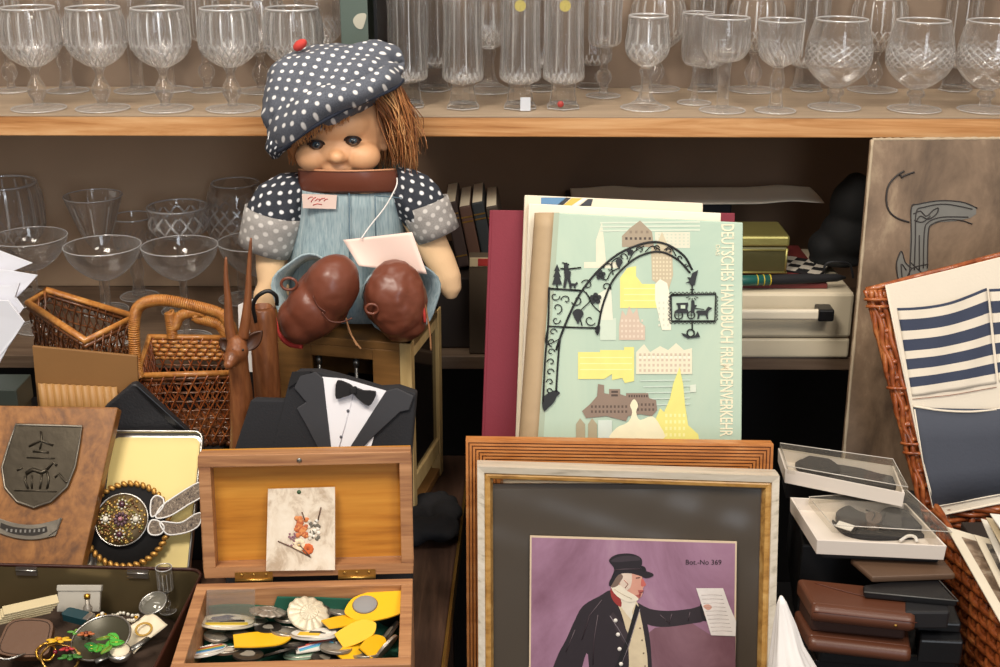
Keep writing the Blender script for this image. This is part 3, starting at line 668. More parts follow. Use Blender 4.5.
def tongue(name, label, px, py, z, ln, wd, rz, tx, ty, mat=None, tip=0, disc_=False):
    ln *= 1.12; wd *= 1.2; mat = mat or M_yel; p = onz(px, py, z); t = thing(name, label, 'badge', p, M=T(*p) @ RZ(rz) @ RX(tx) @ RY(ty), group='yellow tongue-shaped badges in the wooden box')
    out = [(-ln * .5, -wd * .42), (-ln * .1, -wd * .52), (ln * .3, -wd * .46), (ln * .5, -wd * .12), (ln * .5, wd * .12), (ln * .3, wd * .46), (-ln * .1, wd * .52), (-ln * .5, wd * .42)]
    MB().prism([(-ln * .5, -wd * .42)] + sl(out, 4)[1:], 0, .0014, mat).build('front', None, t, local=True, bevel=.0004)
    MB().prism([(x * .96, y * .94) for x, y in [(-ln * .5, -wd * .42)] + sl(out, 4)[1:]], -.0016, -.0002, plain('dark_backing', '#3c3838', .5, .3)).build('backing', None, t, local=True, label='dark metal backing')
    if disc_: MB().lathe([(.0003, .0030), (.010, .0030), (.0115, .0014)][::-1], 30, M_grey, T(ln * .18, -wd * .1, 0)).build('felt_disc', None, t, local=True, label='round grey felt pad')
    return t
tongue('yellow_badge', 'yellow tongue-shaped badge lying flat at the front, left of centre', 262, 640, zb + .003, .043, .022, 14, -6, 4)
tongue('yellow_badge', 'largest yellow badge with a grey round pad, by the back right corner', 377, 606, zb + .012, .050, .029, 197, -12, 5, disc_=True)
tongue('yellow_badge', 'yellow badge just right of the large cream medal', 343, 622, zb + .008, .030, .018, 30, -8, 6)
tongue('yellow_badge', 'yellow badge curled upright below the one with the grey pad', 357, 633, zb + .009, .032, .016, 38, 24, -8)
tongue('yellow_badge', 'yellow badge standing on edge, second from the right wall', 374, 646, zb + .003, .030, .014, 62, 30, 10)
tongue('yellow_badge', 'yellow badge half buried at the front right corner', 352, 652, zb + .001, .026, .013, 55, 20, 4)
disc('striped_badge', 'round badge with rainbow stripes in the front left corner', 'badge', 208, 651, zb, .0145, .0145, 10, -20, -6, plain('white_badge', '#ded9cf', .4), relief=[('#b8423a', rc(-.7, .7, .35, .6)), ('#e0b23c', rc(-.8, .8, .12, .33)), ('#5c9a62', rc(-.85, .85, -.1, .1)), ('#4a86b8', rc(-.8, .8, -.33, -.12))])
disc('small_badge', 'small dark badge beside the rainbow-striped badge', 'badge', 228, 651, zb + .001, .010, .008, 40, -15, 10, plain('brown_badge', '#6a5648', .4, .3), relief=[('#cabfae', blobp(0, 0, .5))])
disc('enamel_badge', 'white oval badge with yellow and black print below the large cream medal', 'badge', 314, 634, zb + .006, .0185, .010, -12, -10, -6, plain('white_badge', '#ded9cf', .4), relief=[('#e5b72d', rc(-.6, .3, -.5, .1)), ('#222226', rc(-.2, .5, -.1, .25)), ('#e8e3d8', blobp(.5, .2, .2))])
p = onz(316, 646, zb + .001); t = thing('printed_card', 'small white card with blue and red curved print in the front middle', 'card', p, M=T(*p) @ RZ(16) @ RX(-8))
MB().b2(-.018, .018, -.009, .009, -.0005, .0005, plain('white_badge', '#ded9cf')).build('card_sheet', None, t, local=True)
b = MB()
for c, y in (('#4f86c6', -.002), ('#58b0c0', -.0045), ('#c8483c', .003)):
    b.tube([(lerp(-.015, .015, i / 8), y + .004 * math.sin(i / 8 * 2.2 - .4), .0006) for i in range(9)], .0009, 4, plain('print_' + c[1:], c, .5, var=0))
b.build('print', None, t, local=True)
disc('green_badge', 'pale green badge with lettering-like relief at the very front of the box', 'badge', 301, 655, zb - .003, .013, .0075, 5, -12, 0, plain('green_badge', '#a9c4ac', .5), relief=[('#3a6a58', rc(-.6, .5, -.1, .1))])
for i, (px, py, r, rz, tx, lb) in enumerate([(286, 632, .012, 0, 18, 'dark coin half under the round silver medal'), (280, 652, .013, 40, 35, 'grey coin standing on edge beside the flat yellow badge'), (336, 648, .012, 10, 14, 'grey coin lying just right of the printed card'),
        (393, 620, .012, 0, 60, 'silver patterned medal standing against the right wall'), (386, 648, .012, 70, 60, 'dull brown disc standing near the right front corner'), (248, 655, .011, 20, 10, 'silver coin at the front, below the flat yellow badge'), (366, 655, .010, 30, 20, 'dark small coin at the front right'), (268, 628, .010, 60, 5, 'small dull coin under the silver fluted medal')]):
    disc('coin', lb, 'coin', px, py, zb - .001 + .002 * (i % 3), r, r, rz, -tx, 8, [M_oldsil, plain('dark_coin', '#4d4741', .4, .8, var=.3)][i % 2], th=.002, rim=(i % 2 == 0), relief=[('#8d867a', blobp(0, 0, .45, 8, .3, i))])
for i, (px, py, r, rz, tx, lb) in enumerate([(240, 634, .011, 0, 12, 'dark coin just below the oval picture badge'), (290, 618, .012, 20, 15, 'dull coin between the silver and the large cream medal'), (332, 634, .012, 50, 20, 'dark coin right of the white oval badge'), (217, 636, .010, 10, 8, 'grey coin above the rainbow-striped badge'),
        (295, 644, .011, 30, 25, 'grey coin directly left of the printed card'), (342, 610, .011, 0, 10, 'dark coin behind the yellow badges'), (388, 634, .012, 90, 50, 'silver coin below the medal on the right wall'), (255, 622, .010, 15, 18, 'small coin between picture badge and silver medal'), (325, 658, .010, 5, 12, 'small coin at the front edge, below the printed card')]):
    disc('coin', lb, 'coin', px, py, zb - .004 + .002 * (i % 3), r, r, rz, -tx, 8, [plain('dark_coin', '#4d4741', .4, .8, var=.3), M_oldsil][i % 2], th=.002, rim=(i % 2 == 1), relief=[('#776f62', blobp(0, 0, .5, 9, .3, i + 20))])
# ---------------------------------------------------------------- tin box front left
TB = thing('tin_box', 'open dark metal tin full of trinkets in the front left corner', 'box', (-.395, .985, ZT + .0008), -2.5)
def rrect(w, d, r, n=6):
    P = []
    for cx, cy, a0 in ((w-r, d-r, 0), (-w+r, d-r, 90), (-w+r, -d+r, 180), (w-r, -d+r, 270)):
        for i in range(n + 1): a = R(a0 + 90 * i / n); P.append((cx + r * math.cos(a), cy + r * math.sin(a)))
    return P
TW, TD, TH = .112, .097, .069
M_tin_in = plain('tin_inside', '#8a7a58', .3, .75, var=.2, vs=15); M_tin_out = plain('tin_lacquer', '#3a1c14', .35, .2, var=.15)
po = rrect(TW, TD, .014); pi = rrect(TW - .0012, TD - .0012, .0128); k = len(po)
b = MB(); b.add([(x, y, 0) for x, y in po] + [(x, y, TH) for x, y in po], [(i, (i+1) % k, k + (i+1) % k, k + i) for i in range(k)], M_tin_out, True)
b.add([(x, y, .001) for x, y in pi] + [(x, y, TH) for x, y in pi], [((i+1) % k, i, k + i, k + (i+1) % k) for i in range(k)], M_tin_in, True); b.poly(pi, .001, M_tin_in); b.poly(po, 0, M_tin_out)
b.build('body', None, TB, local=True, weld=False)
b = MB(); b.tube([(x, y, TH) for x, y in po], .0018, 8, M_tin_out, closed=True); b.build('rolled_rim', None, TB, local=True)
for x in (-.058, .049):
    b = MB(); b.b2(x - .010, x + .010, TD - .0035, TD - .0012, TH - .009, TH - .001); b.tube([(x - .010, TD - .003, TH - .004), (x + .010, TD - .003, TH - .004)], .0012, 6); b.build('hinge', M_silver, TB, local=True)
def bed(u, v): return (lerp(-TW + .004, TW - .004, u), lerp(-TD + .004, TD - .004, v), .022 + .006 * math.sin(7 * u + 5 * v) + .004 * math.sin(19 * u - 13 * v))
MB().grid(bed, 40, 40).build('cloth_lining', plain('brown_lining', '#3a2a1e', .9, bs=.5), TB, local=True, solid=.001, label='crumpled dark cloth on the bottom')
zt = ZT + .034
def tin_thing(name, label, cat, px, py, z, rz=0, tx=0, ty=0, group=None): p = onz(px, py, z); return thing(name, label, cat, p, M=T(*p) @ RZ(rz) @ RX(tx) @ RY(ty), group=group)
t = tin_thing('leather_pouch', 'flat brown leather pouch at the front left of the tin', 'pouch', 27, 640, zt + .010, 4, 28)
MB().prism(sp([(-.020, -.015), (.019, -.018), (.022, 0), (.018, .017), (-.014, .019), (-.022, .004)]), -.004, .004, plain('pouch_leather', '#5e3f28', .55, bs=.2)).build('body', None, t, local=True, bevel=.002)
b = MB(); b.tube([(x * .88, y * .88, .0042) for x, y in sp([(-.020, -.015), (.019, -.018), (.022, 0), (.018, .017), (-.014, .019), (-.022, .004)])], .0004, 4, closed=True); b.build('stitching', plain('thread', '#3a2415'), t, local=True)
t = tin_thing('folded_rule', 'folded cream measuring rule lying behind the leather pouch', 'rule', 25, 615, zt + .016, 26, 10)
for i in range(5): MB().b2(-.026 + .002 * i, .022 + .002 * i, -.006, .006, i * .0023, i * .0023 + .0018).build('blade', plain('bone', '#cdbd96', .5), t, local=True, bevel=.0004)
t = tin_thing('white_box', 'small white cardboard box standing tilted in the tin', 'box', 78, 612, zt + .004, 6, -28, 3)
MB().b2(-.0195, .0195, 0, .006, 0, .024).build('body', plain('white_board', '#aaa498', .6), t, local=True, bevel=.0008)
MB().b2(-.0205, .0205, -.001, .007, .019, .0248).build('lid', plain('white_board', '#aaa498', .6), t, local=True, bevel=.0008)
t = tin_thing('lighter', 'dark teal pocket lighter beside the small white box', 'lighter', 79, 620, zt + .012, -22, 4)
MB().prism(rrect(.015, .006, .003), 0, .007).build('body', plain('teal_case', '#1f3f45', .25), t, local=True, bevel=.001)
MB().b2(.009, .0155, -.0055, .0055, .001, .0078).build('cap', M_silver, t, local=True, bevel=.0008)
t = tin_thing('perfume_vial', 'upright little metal vial right of the white box', 'vial', 88, 622, zt + .004, 0, -14)
MB().lathe([(.0003, 0), (.004, 0), (.0042, .014), (.0022, .017), (.0022, .022), (.0003, .0225)], 16).build('body', M_oldsil, t, local=True)
MB().lathe([(.0003, .0226), (.003, .0226), (.003, .026), (.0003, .027)], 12).build('cap', M_gold, t, local=True)
def flower(name, label, px, py, z, r, n, c, cc, tx=-20, rz=0):
    t = tin_thing(name, label, 'brooch', px, py, z, rz, tx)
    b = MB()
    for i in range(n): a = 2 * PI * i / n; b.ell((.6 * r * math.cos(a), .6 * r * math.sin(a), 0), (.42 * r, .24 * r, .0012), rot=Matrix.Rotation(a, 3, 'Z'), seg=10, rings=6)
    b.build('petals', plain('petal_' + c[1:], c, .4, var=.1), t, local=True); MB().ell((0, 0, .001), (.25 * r,) * 2 + (.0018,), seg=10, rings=6).build('flower_centre', plain('petal_' + cc[1:], cc, .4), t, local=True); return t
flower('flower_brooch', 'bright yellow flower brooch in the middle of the tin', 59, 640, zt + .015, .0115, 6, '#e3b32c', '#d08a20')
flower('flower_brooch', 'small red flower brooch below the yellow one', 67, 649, zt + .011, .007, 5, '#b83a3c', '#7a2020')
flower('flower_brooch', 'small orange-red flower brooch above the green enamel dish', 86, 634, zt + .015, .008, 5, '#b5653a', '#6a3020')
flower('flower_brooch', 'dark green leaf brooch at the front middle of the tin', 70, 657, zt + .010, .011, 5, '#3c7a34', '#2a5a24')
flower('flower_brooch', 'light green leaf brooch beside the orange-red flower', 77, 632, zt + .012, .009, 4, '#5f9a44', '#8ab050')
t = tin_thing('glass_dish', 'round silver-rimmed dish holding green enamel leaves', 'dish', 103, 643, zt + .008, 8, 14, -8)
MB().lathe([(.0003, 0), (.020, .001), (.026, .006), (.0265, .007), (.025, .0066), (.019, .0022), (.0003, .0012)], 40).build('bowl', plain('dark_dish', '#4a4636', .35, .3), t, local=True)
b = MB(); b.tube([(.0262 * math.cos(i * PI / 20), .0262 * math.sin(i * PI / 20), .007) for i in range(40)], .0011, 6, closed=True); b.build('rim', M_silver, t, local=True)
g = random.Random(5)
for i in range(9):
    lf = tin_thing('enamel_leaf', '%s of the green enamel leaves in the round dish, counting from its left' % ORD[i].capitalize(), 'leaf ornament', 91 + i * 3.2, 645 + g.uniform(-8, 7), zt + .017 + .0015 * (i % 3), i * 47, 12, 8, 'green enamel leaves in the dish')
    c = g.choice(['#2f8a2c', '#4aa838', '#1f6a2a', '#6a9a3a'])
    MB().prism(sp([(-.006, 0), (-.002, .0038), (.003, .003), (.0068, 0), (.003, -.003), (-.002, -.0038)], 3), 0, .0012).build('leaf_blade', plain('leaf_' + c[1:], c, .35), lf, local=True, bevel=.0003)
    MB().tube([(-.005, 0, .0013), (.006, 0, .0013)], .0003, 4).build('vein', M_gold, lf, local=True)
t = tin_thing('pearl_necklace', 'string of small pearls above the green dish', 'necklace', 122, 618, zt + .012)
b = MB()
for i in range(26): a = i / 26 * 2 * PI; b.ell((.013 * math.cos(a) + .002 * math.sin(3 * a), .007 * math.sin(a), .001 * math.sin(5 * a)), (.0017,) * 3, seg=8, rings=6)
b.build('pearls', plain('pearl', '#d9d2c0', .25, var=.1, coat=.5), t, local=True)
MB().lathe([(.0003, 0), (.002, .0004), (.002, .002), (.0003, .0026)], 10, M=T(.013, 0, 0)).build('clasp', M_gold, t, local=True)
t = tin_thing('pendant_lens', 'oval silver-framed lens leaning at the right back of the tin', 'lens', 153, 603, zt + .016, -30, 22)
MB().lathe([(.0003, -.0006), (.0125, -.0004), (.0125, .0004), (.0003, .0016)], 30).build('lens', plain('grey_lens', '#7a776c', .15, .2, coat=.5), t, local=True)
b = MB(); b.tube([(.0128 * math.cos(i * PI / 18), .0128 * math.sin(i * PI / 18), 0) for i in range(36)], .001, 6, closed=True); b.build('frame', M_silver, t, local=True)
new_glass('knob', 'liqueur_glass', 'tiny stemmed glass in the back right corner of the tin', 'glass', onz(168, 612, zt - .008), None, sc=.36)
p = PL(1.0, zt - .004, 30, -20)
t = tin_thing('paper_label', 'crumpled cream paper with a yellow oval mark, right side of the tin', 'paper', 138, 635, zt + .004, -35, 16, 10)
MB().grid(lambda u, v: (lerp(-.013, .013, u), lerp(-.024, .024, v), .002 * math.sin(6 * u + 5 * v)), 10, 16).build('sheet', M_cream, t, local=True, solid=.0005)
MB().lathe([(.006, .0034), (.008, .0036), (.008, .0030), (.006, .0030)], 24, M=T(.002, .006, 0), closed=True).build('oval_mark', plain('ochre', '#b8903a', .5), t, local=True)
t = tin_thing('wristwatch', 'silver wristwatch with its curved strap along the front right of the tin', 'watch', 120, 655, zt + .010, 30, 10)
MB().lathe([(.0003, 0), (.010, 0), (.011, .002), (.010, .005), (.0003, .0055)], 28).build('case', M_silver, t, local=True)
MB().lathe([(.0003, .0056), (.0085, .0056), (.0085, .0059), (.0003, .0059)], 24).build('dial', M_cream, t, local=True)
b = MB(); b.tube([(.010, 0, .003), (.020, .003, .004), (.028, .010, .001)], .003, 8, flat=.4); b.tube([(-.010, 0, .003), (-.022, -.002, .002)], .003, 8, flat=.4); b.build('strap', M_steel, t, local=True)
for i, (px, py, lb) in enumerate([(46, 652, 'gold ring'), (60, 658, 'thin twisted bracelet'), (8, 648, 'silver chain link bracelet'), (100, 618, 'small hoop earring')]):
    t = tin_thing('ring' if i != 2 else 'bracelet', lb + [' beside the leather pouch', ' at the front middle of the tin', ' in the far left of the tin', ' right of the little metal vial'][i], 'jewellery', px, py, zt + .008, i * 30, 30 - i * 12, 10)
    r = (.008, .016, .018, .007)[i]; b = MB(); b.tube([(r * math.cos(a * PI / 14), r * math.sin(a * PI / 14), .001 * math.sin(a)) for a in range(28)], .0012, 6, closed=True); b.build('band', [M_gold, M_brass, M_silver, M_gold][i], t, local=True)
    MB().ell((r, 0, .001), (.0022, .0022, .0022), seg=10, rings=6).build('stone', plain('stone%d' % i, ['#7a1a2a', '#caa050', '#8a8a90', '#e8e0d0'][i], .15, coat=.5), t, local=True)
# ---------------------------------------------------------------- wooden plaque with pewter shield
PP = PL(1.098, ZT + .0098, 35)
t = thing('shield_plaque', 'wooden wall plaque with a pewter shield and ribbon, far left', 'plaque', PP.pt(-.45, 0, -.01))
a0, b0 = PP.px(118, 407); a1, b1 = PP.px(83, 562)
k = (a0 - a1) / (b0 - b1); pts = [(a1 - k * b1 , .0), (a0, b0), (a0 - .155, b0 + .002), (a0 - .155 - k * b0, 0)]
b = MB(PP.F); b.prism(pts, -.016, 0); b.build('board', M_plaque, t, bevel=.002)
SH = [(17, 425), (83, 427), (80, 445), (76, 467), (68, 487), (52, 502), (35, 508), (18, 502), (6, 488), (3, 468), (9, 448)]
P = PP.pxs(SH); b = MB(PP.F); b.prism(P, .0006, .0028); sh = b.build('shield', M_pewd, t, bevel=.0006)
b = MB(PP.F); b.tube([(x, y, .0030) for x, y in P], .0013, 6, closed=True); b.build('rim', M_pewter, sh)
b = MB(PP.F)
def rel(pts, r=.0009, hh_=.0031): b.tube([(*PP.px(x, y), hh_) for x, y in pts], r, 6)
rel([(15, 491), (58, 492)], .0006); rel([(27, 474), (34, 470), (43, 473), (48, 470)], .0022); rel([(27, 476), (26, 482), (29, 489)], .0012); rel([(33, 476), (33, 489)], .0011); rel([(43, 475), (41, 489)], .0011); rel([(48, 472), (50, 480), (48, 489)], .0012)
rel([(48, 470), (54, 463), (58, 466)], .0014); rel([(56, 478), (60, 474), (67, 483), (70, 481)], .0012); rel([(24, 468), (18, 471)], .001)
rel([(30, 447), (42, 441), (54, 446)], .0012); rel([(42, 432), (43, 441), (41, 450)], .001); rel([(34, 452), (50, 453)], .001); rel([(28, 458), (56, 459)], .0008)
b.build('relief_figures', M_pewd, sh)
b = MB(PP.F); up = [(-4, 517), (14, 523), (34, 525), (54, 521), (63, 518)]; lo = [(56, 536), (35, 540), (14, 538), (-6, 531)]
b.prism([PP.px(x, y) for x, y in sl(up, 3) + sl(lo, 3)], .0006, .0026); rb = b.build('ribbon', M_pewter, t, bevel=.0005)
b = MB(PP.F); b.prism([PP.px(x, y) for x, y in sl([(2, 523), (14, 527), (34, 529), (50, 526)], 3) + sl([(48, 532), (35, 536), (14, 534), (1, 528)], 3)], .0026, .0030, plain('ribbon_inset', '#302c28', .5, .6))
for i in range(9): x, y = PP.px(8 + i * 4.6, 530.5 + math.sin(i * .4) * 1.0); b.b2(x - .0008, x + .0008, y - .0014, y + .0014, .0030, .0035, M_silver)
b.prism([PP.px(*q) for q in ((48, 527), (62, 518), (58, 530), (50, 536))], .0030, .0040, M_pewter)
b.build('raised_motto', None, rb, label='worn raised motto in a dark inset band')
# ---------------------------------------------------------------- tin tray
TP = PL(1.128, ZT + .0005, 37)
t = thing('metal_tin_lid', 'silver-edged tin lid lined in pale yellow, leaning behind the beaded brooch', 'tin', TP.pt(-.35, 0, -.01))
c = TP.pxs([(89, 562), (189, 562), (207, 432), (111, 431)]); u = .5 * ((c[1][0]-c[0][0]) + (c[2][0]-c[3][0])); x0 = c[0][0] - .002; x1 = c[1][0] + .001; ht = c[2][1]
w_ = (x1 - x0) / 2; cx = (x0 + x1) / 2; P = [(x + cx + .07 * (y + ht / 2) * .5, y + ht / 2) for x, y in rrect(w_, ht / 2, .009)]
b = MB(TP.F); b.prism(P, -.001, 0, M_silver); b.build('base', None, t)
b = MB(TP.F); n = len(P); Q = [(cx + (x - cx) * .965, ht / 2 + (y - ht / 2) * .98) for x, y in P]
b.add([(x, y, -.001) for x, y in P] + [(x, y, .008) for x, y in P] + [(x, y, .008) for x, y in Q] + [(x, y, .0) for x, y in Q], [(j * n + i, j * n + (i+1) % n, (j+1) * n + (i+1) % n, (j+1) * n + i) for j in range(3) for i in range(n)], M_silver, True)
b.build('raised_edge', None, t, label='bright rounded silver edge')
b = MB(TP.F); b.prism([(cx + (x - cx) * .88 + .003, ht / 2 + (y - ht / 2) * .93) for x, y in P], .0004, .0012); b.build('yellow_lining', plain('pale_yellow', '#e6cf85', .5, var=.05, vs=15), t, label='pale yellow inner lining')
# ---------------------------------------------------------------- beaded brooch on braided rosette with ribbon loops
RPn = PL(1.118, ZT + .003, 36); RPn.o = TP.pt(0, 0, .0095); RPn.F = frame(RPn.o, TP.u, TP.v, TP.n); RPn.u, RPn.v, RPn.n = TP.u, TP.v, TP.n
cx, cy = RPn.px(128, 525); sc = abs(RPn.px(171, 525)[0] - cx)
t = thing('beaded_brooch', 'round beaded brooch on a black rosette edged with gold braid, with ribbon loops', 'brooch', RPn.pt(cx, cy - sc, 0))
Fm = RPn.F @ T(cx, cy, 0)
b = MB(Fm); b.lathe([(.0003, .001), (sc * .97, 0), (sc * .97, .0025), (.0003, .004)], 48); b.build('rosette', plain('black_velvet', '#0f0d0e', .9, bs=.3), t)
b = MB(Fm)
for i in range(40):
    a = 2 * PI * i / 40; b.ell((sc * .96 * math.cos(a), sc * .96 * math.sin(a), .0032), (.0042, .0027, .0024), rot=Matrix.Rotation(a + .75, 3, 'Z'), seg=10, rings=6)
b.build('gold_braid', plain('dull_gold', '#b98a45', .4, .6, var=.35, vs=150), t)
Fm2 = RPn.F @ T(*RPn.px(124, 521), .004); s2 = sc * .60
b = MB(Fm2); b.lathe([(.0003, 0), (s2, 0), (s2 * 1.02, .003), (s2 * .96, .0055), (.0003, .0072)], 48); b.build('domed_base', plain('brown_gold', '#5e4c30', .4, .6, var=.3, vs=120), t)
b = MB(Fm2); b.tube([(s2 * 1.01 * math.cos(i * PI / 24), s2 * 1.01 * math.sin(i * PI / 24), .0045) for i in range(48)], .0008, 6, closed=True); b.build('silver_rim', M_silver, t)
b = MB(Fm2); g = random.Random(11)
for i in range(280):
    q = s2 * .93 * math.sqrt(g.random()); a = g.uniform(0, 2 * PI); r_ = g.uniform(.0011, .0018)
    if q > .007: b.ell((q * math.cos(a), q * math.sin(a), .0068 - .0015 * (q / s2) ** 2), (r_,) * 3, plain(*g.choice([('bead_gold', '#b9964e'), ('bead_brown', '#6e4a2a'), ('bead_olive', '#8a8048')]), .25, .4, var=0), seg=6, rings=4)
b.build('beads', None, t)
b = MB(Fm2)
for a in (0, 90, 180, 270):
    ca, sa = math.cos(R(a)), math.sin(R(a)); q = s2 * .58
    b.ell((q * ca, q * sa, .0085), (.0032, .0032, .0022), plain('pearl', '#d9d2c0', .25, var=.1, coat=.5) if a in (0, 180) else plain('garnet', '#4a2430', .2, coat=.5), seg=12, rings=8)
    for i in range(8): e = R(i * 45); b.ell((q * ca + .0046 * math.cos(e), q * sa + .0046 * math.sin(e), .0078), (.0012,) * 3, plain('pearl', '#d9d2c0', .25, var=.1, coat=.5), seg=6, rings=4)
b.build('pearl_clusters', None, t)
b = MB(Fm2)
for i in range(10): e = R(i * 36); b.ell((.0055 * math.cos(e), .0055 * math.sin(e), .0082), (.0024, .0018, .0016), plain('plum', '#5a4048', .3), rot=Matrix.Rotation(e, 3, 'Z'), seg=8, rings=5)
b.ell((0, 0, .0095), (.0026, .0026, .0022), plain('pink_stone', '#a8707a', .2, coat=.4), seg=12, rings=8); b.build('centre_flower', None, t)
# ribbon loops: band between an outer and inner white-edged curve
M_rib = mottled('brown_brocade', [(.40, '#2a1c16'), (.47, '#857461'), (.53, '#3c2a20'), (.6, '#9a8a76')], 420, .6)
def loop(outl, nm):
    P = [RPn.px(*q) for q in outl]; P = sp(P, 5)
    b = MB(RPn.F); b.prism(P, .0072, .0080, M_rib); o = b.build(nm, None, t)
    b = MB(RPn.F); b.tube([(x, y, .0080) for x, y in P], .0008, 6, M_white, closed=True); b.build('white_piping', None, o)
loop([(153, 517), (153, 503), (158, 497), (165, 500), (165, 508), (158, 516)], 'ribbon_loop'); loop([(153, 522), (150, 531), (154, 536), (163, 535), (166, 528), (160, 522)], 'ribbon_loop')
loop([(158, 519), (163, 508), (178, 497), (196, 486), (203, 485), (204, 497), (190, 506), (172, 517)], 'ribbon_tail'); loop([(163, 523), (182, 524), (196, 516), (203, 515), (201, 526), (190, 533), (172, 536), (165, 531)], 'ribbon_tail')
# ---------------------------------------------------------------- black case, brown fluted folder, dark box on the riser
KP = PL(1.252, ZR, 3)
t = thing('black_case', 'black grained spectacle case standing on its corner before the handled basket', 'case', KP.pt(*KP.px(145, 420)))
slab(KP, [(103, 408), (131, 384), (136, 384), (188, 432), (188, 446), (160, 468), (112, 468)], -.006, .006, plain('black_grain', '#232326', .55, var=.3, vs=150, bs=.5, bscale=400), 'body', parent=t, bevel=.003)
slab(KP, [(134, 386), (138, 386), (190, 433), (190, 444), (186, 440)], .0062, .0085, M_black_pl, 'lid_edge', parent=t, bevel=.001)
BP = PL(1.268, ZR + .001, 3)
t = thing('fluted_folder', 'tan brown folder with a fluted pocket, standing behind the wooden plaque', 'folder', BP.pt(*BP.px(85, 440)))
M_tan = plain('tan_leatherette', '#8a6236', .6, var=.12, vs=14, bs=.15)
P = BP.pxs([(32, 346), (137, 356), (136, 402)]); b = MB(BP.F); b.prism([(P[0][0] - .002, .001), P[0], P[1], (P[2][0], .001)], -.004, 0); b.build('back_sheet', M_tan, t, bevel=.0008)
x0 = BP.px(39, 384)[0]; x1 = BP.px(118, 390)[0]; y1 = BP.px(70, 382)[1]
def fl(u, v): return (lerp(x0, x1, u), lerp(.001, y1 - .004 * u, v), .003 + .0022 * abs(math.sin(u * 11 * PI)))
b = MB(BP.F); b.grid(fl, 110, 3); b.build('fluted_pocket', plain('tan_light', '#a87c46', .5, var=.1, bs=.1), t, solid=.001, label='lighter fluted pocket')
m = MB(); m.b2(-.62, -.493, 1.222, 1.262, ZR, .992, plain('bottle_green_card', '#232a25', .6)); t = m.build('dark_green_box', None, label='dark green box at the far left, below the white napkins', cat='box', bevel=.001)
m = MB(); m.b2(-.622, -.491, 1.22, 1.264, .968, .9935, plain('bottle_green_lid', '#2b332d', .6)); m.build('lid', None, t, bevel=.001)
# ---------------------------------------------------------------- baskets behind
def ring(mb, pts, r, mat, wraps=0):
    P = [V(p) for p in pts]; mb.tube(P, r, 8, mat, closed=False)
C = [onz(28, 303, 1.02), onz(86, 341, 1.02), onz(135, 317, 1.02), onz(47, 290, 1.02)]
bt = [V((p.x * .985 - .006, p.y, ZR + .003)) for p in C]; ctr = sum(C, V()) / 4
bt = [V((ctr.x + (p.x - ctr.x) * .86, ctr.y + (p.y - ctr.y) * .86, ZR + .003)) for p in C]
t = thing('cane_tray_basket', 'long open-weave cane basket slanting behind the tan folder', 'basket', (ctr.x, ctr.y, ZR))
for i, nm in enumerate(('side_wall', 'end_wall', 'side_wall', 'end_wall')):
    j = (i + 1) % 4; ln = (C[i] - C[j]).length; b = MB(); lattice(b, [bt[i], bt[j], C[j], C[i]], max(3, int(ln / .013)), 9, .0016, M_wick2, M_wick2); b.build(nm, None, t, weld=False)
b = MB(); b.tube([C[0], C[1], C[2], C[3]], .0042, 8, M_wick1, closed=True); b.tube([p - V((0, 0, .006)) for p in C], .003, 8, M_wick2, closed=True); b.build('rim', None, t, weld=False, label='honey-coloured bound rim')
b = MB(); weave(b, [bt[0], bt[1], bt[2], bt[3]], 12, 12, .0024, M_wick2); b.build('base', None, t, weld=False)
C = [onz(137, 376, .972), onz(236, 373, .972), onz(228, 338, .972), onz(149, 337, .972)]; ctr = sum(C, V()) / 4
bt = [V((ctr.x + (p.x - ctr.x) * .84, ctr.y + (p.y - ctr.y) * .84, ZR + .003)) for p in C]
t = thing('handled_basket', 'honey-coloured wicker basket with hooped handles behind the carved gazelle', 'basket', (ctr.x, ctr.y, ZR))
for i, nm in enumerate(('front_wall', 'end_wall', 'back_wall', 'end_wall')):
    j = (i + 1) % 4; ln = (C[i] - C[j]).length; b = MB(); lattice(b, [bt[i], bt[j], C[j], C[i]], max(4, int(ln / .011)), 8, .0015, M_wick2, M_wick3)
    if i == 2:
        for r_ in range(5): b.tube([bil([bt[i], bt[j], C[j], C[i]], u / 30, .72 + .055 * r_) + V((0, -.002, 0)) * math.sin(u * PI / 2 + r_ * PI) for u in range(31)], .0024, 6, M_wick1)
    b.build(nm, None, t, weld=False)
b = MB(); b.tube(C, .0038, 8, M_wick1, closed=True); b.tube([p + V((0, 0, -.005)) for p in C], .0026, 8, M_wick2, closed=True); b.build('rim', None, t, weld=False)
b = MB(); weave(b, bt, 10, 10, .0024, M_wick2); b.build('base', None, t, weld=False)
def hoop(pL, pR, top, yl, nm):
    pts = [pL, pL + V((-.001, 0, .03)), V((pL.x + .002, yl, top - .018)), V((pL.x + .012, yl, top - .003)), V((pL.x + .035, yl, top + .001)), V((pR.x - .035, yl, top - .006)), V((pR.x - .008, yl, top - .016)), V((pR.x + .002, yl, top - .04)), pR]
    P = catmull(pts, 8); b = MB(); b.tube(P, .0052, 8, M_wick1)
    for i in range(0, len(P) - 1):
        for s in (0, .5):
            q = P[i].lerp(P[i+1], s); d = (P[i+1] - P[i]).normalized(); e = d.orthogonal().normalized(); f_ = d.cross(e)
            b.tube([q + (e * math.cos(a * PI / 5) + f_ * math.sin(a * PI / 5)) * .0056 + d * .0007 * a / 10 for a in range(10)], .0011, 4, M_wick1, closed=True)
    b.build(nm, None, t, weld=False)
hoop(C[0] + V((.002, -.002, 0)), C[1], at(150, 301, C[0].y).z, C[0].y, 'handle'); hoop(C[3].lerp(C[2], .30), C[2] - V((.001, 0, 0)), at(185, 313, C[3].y).z, C[3].y, 'handle')
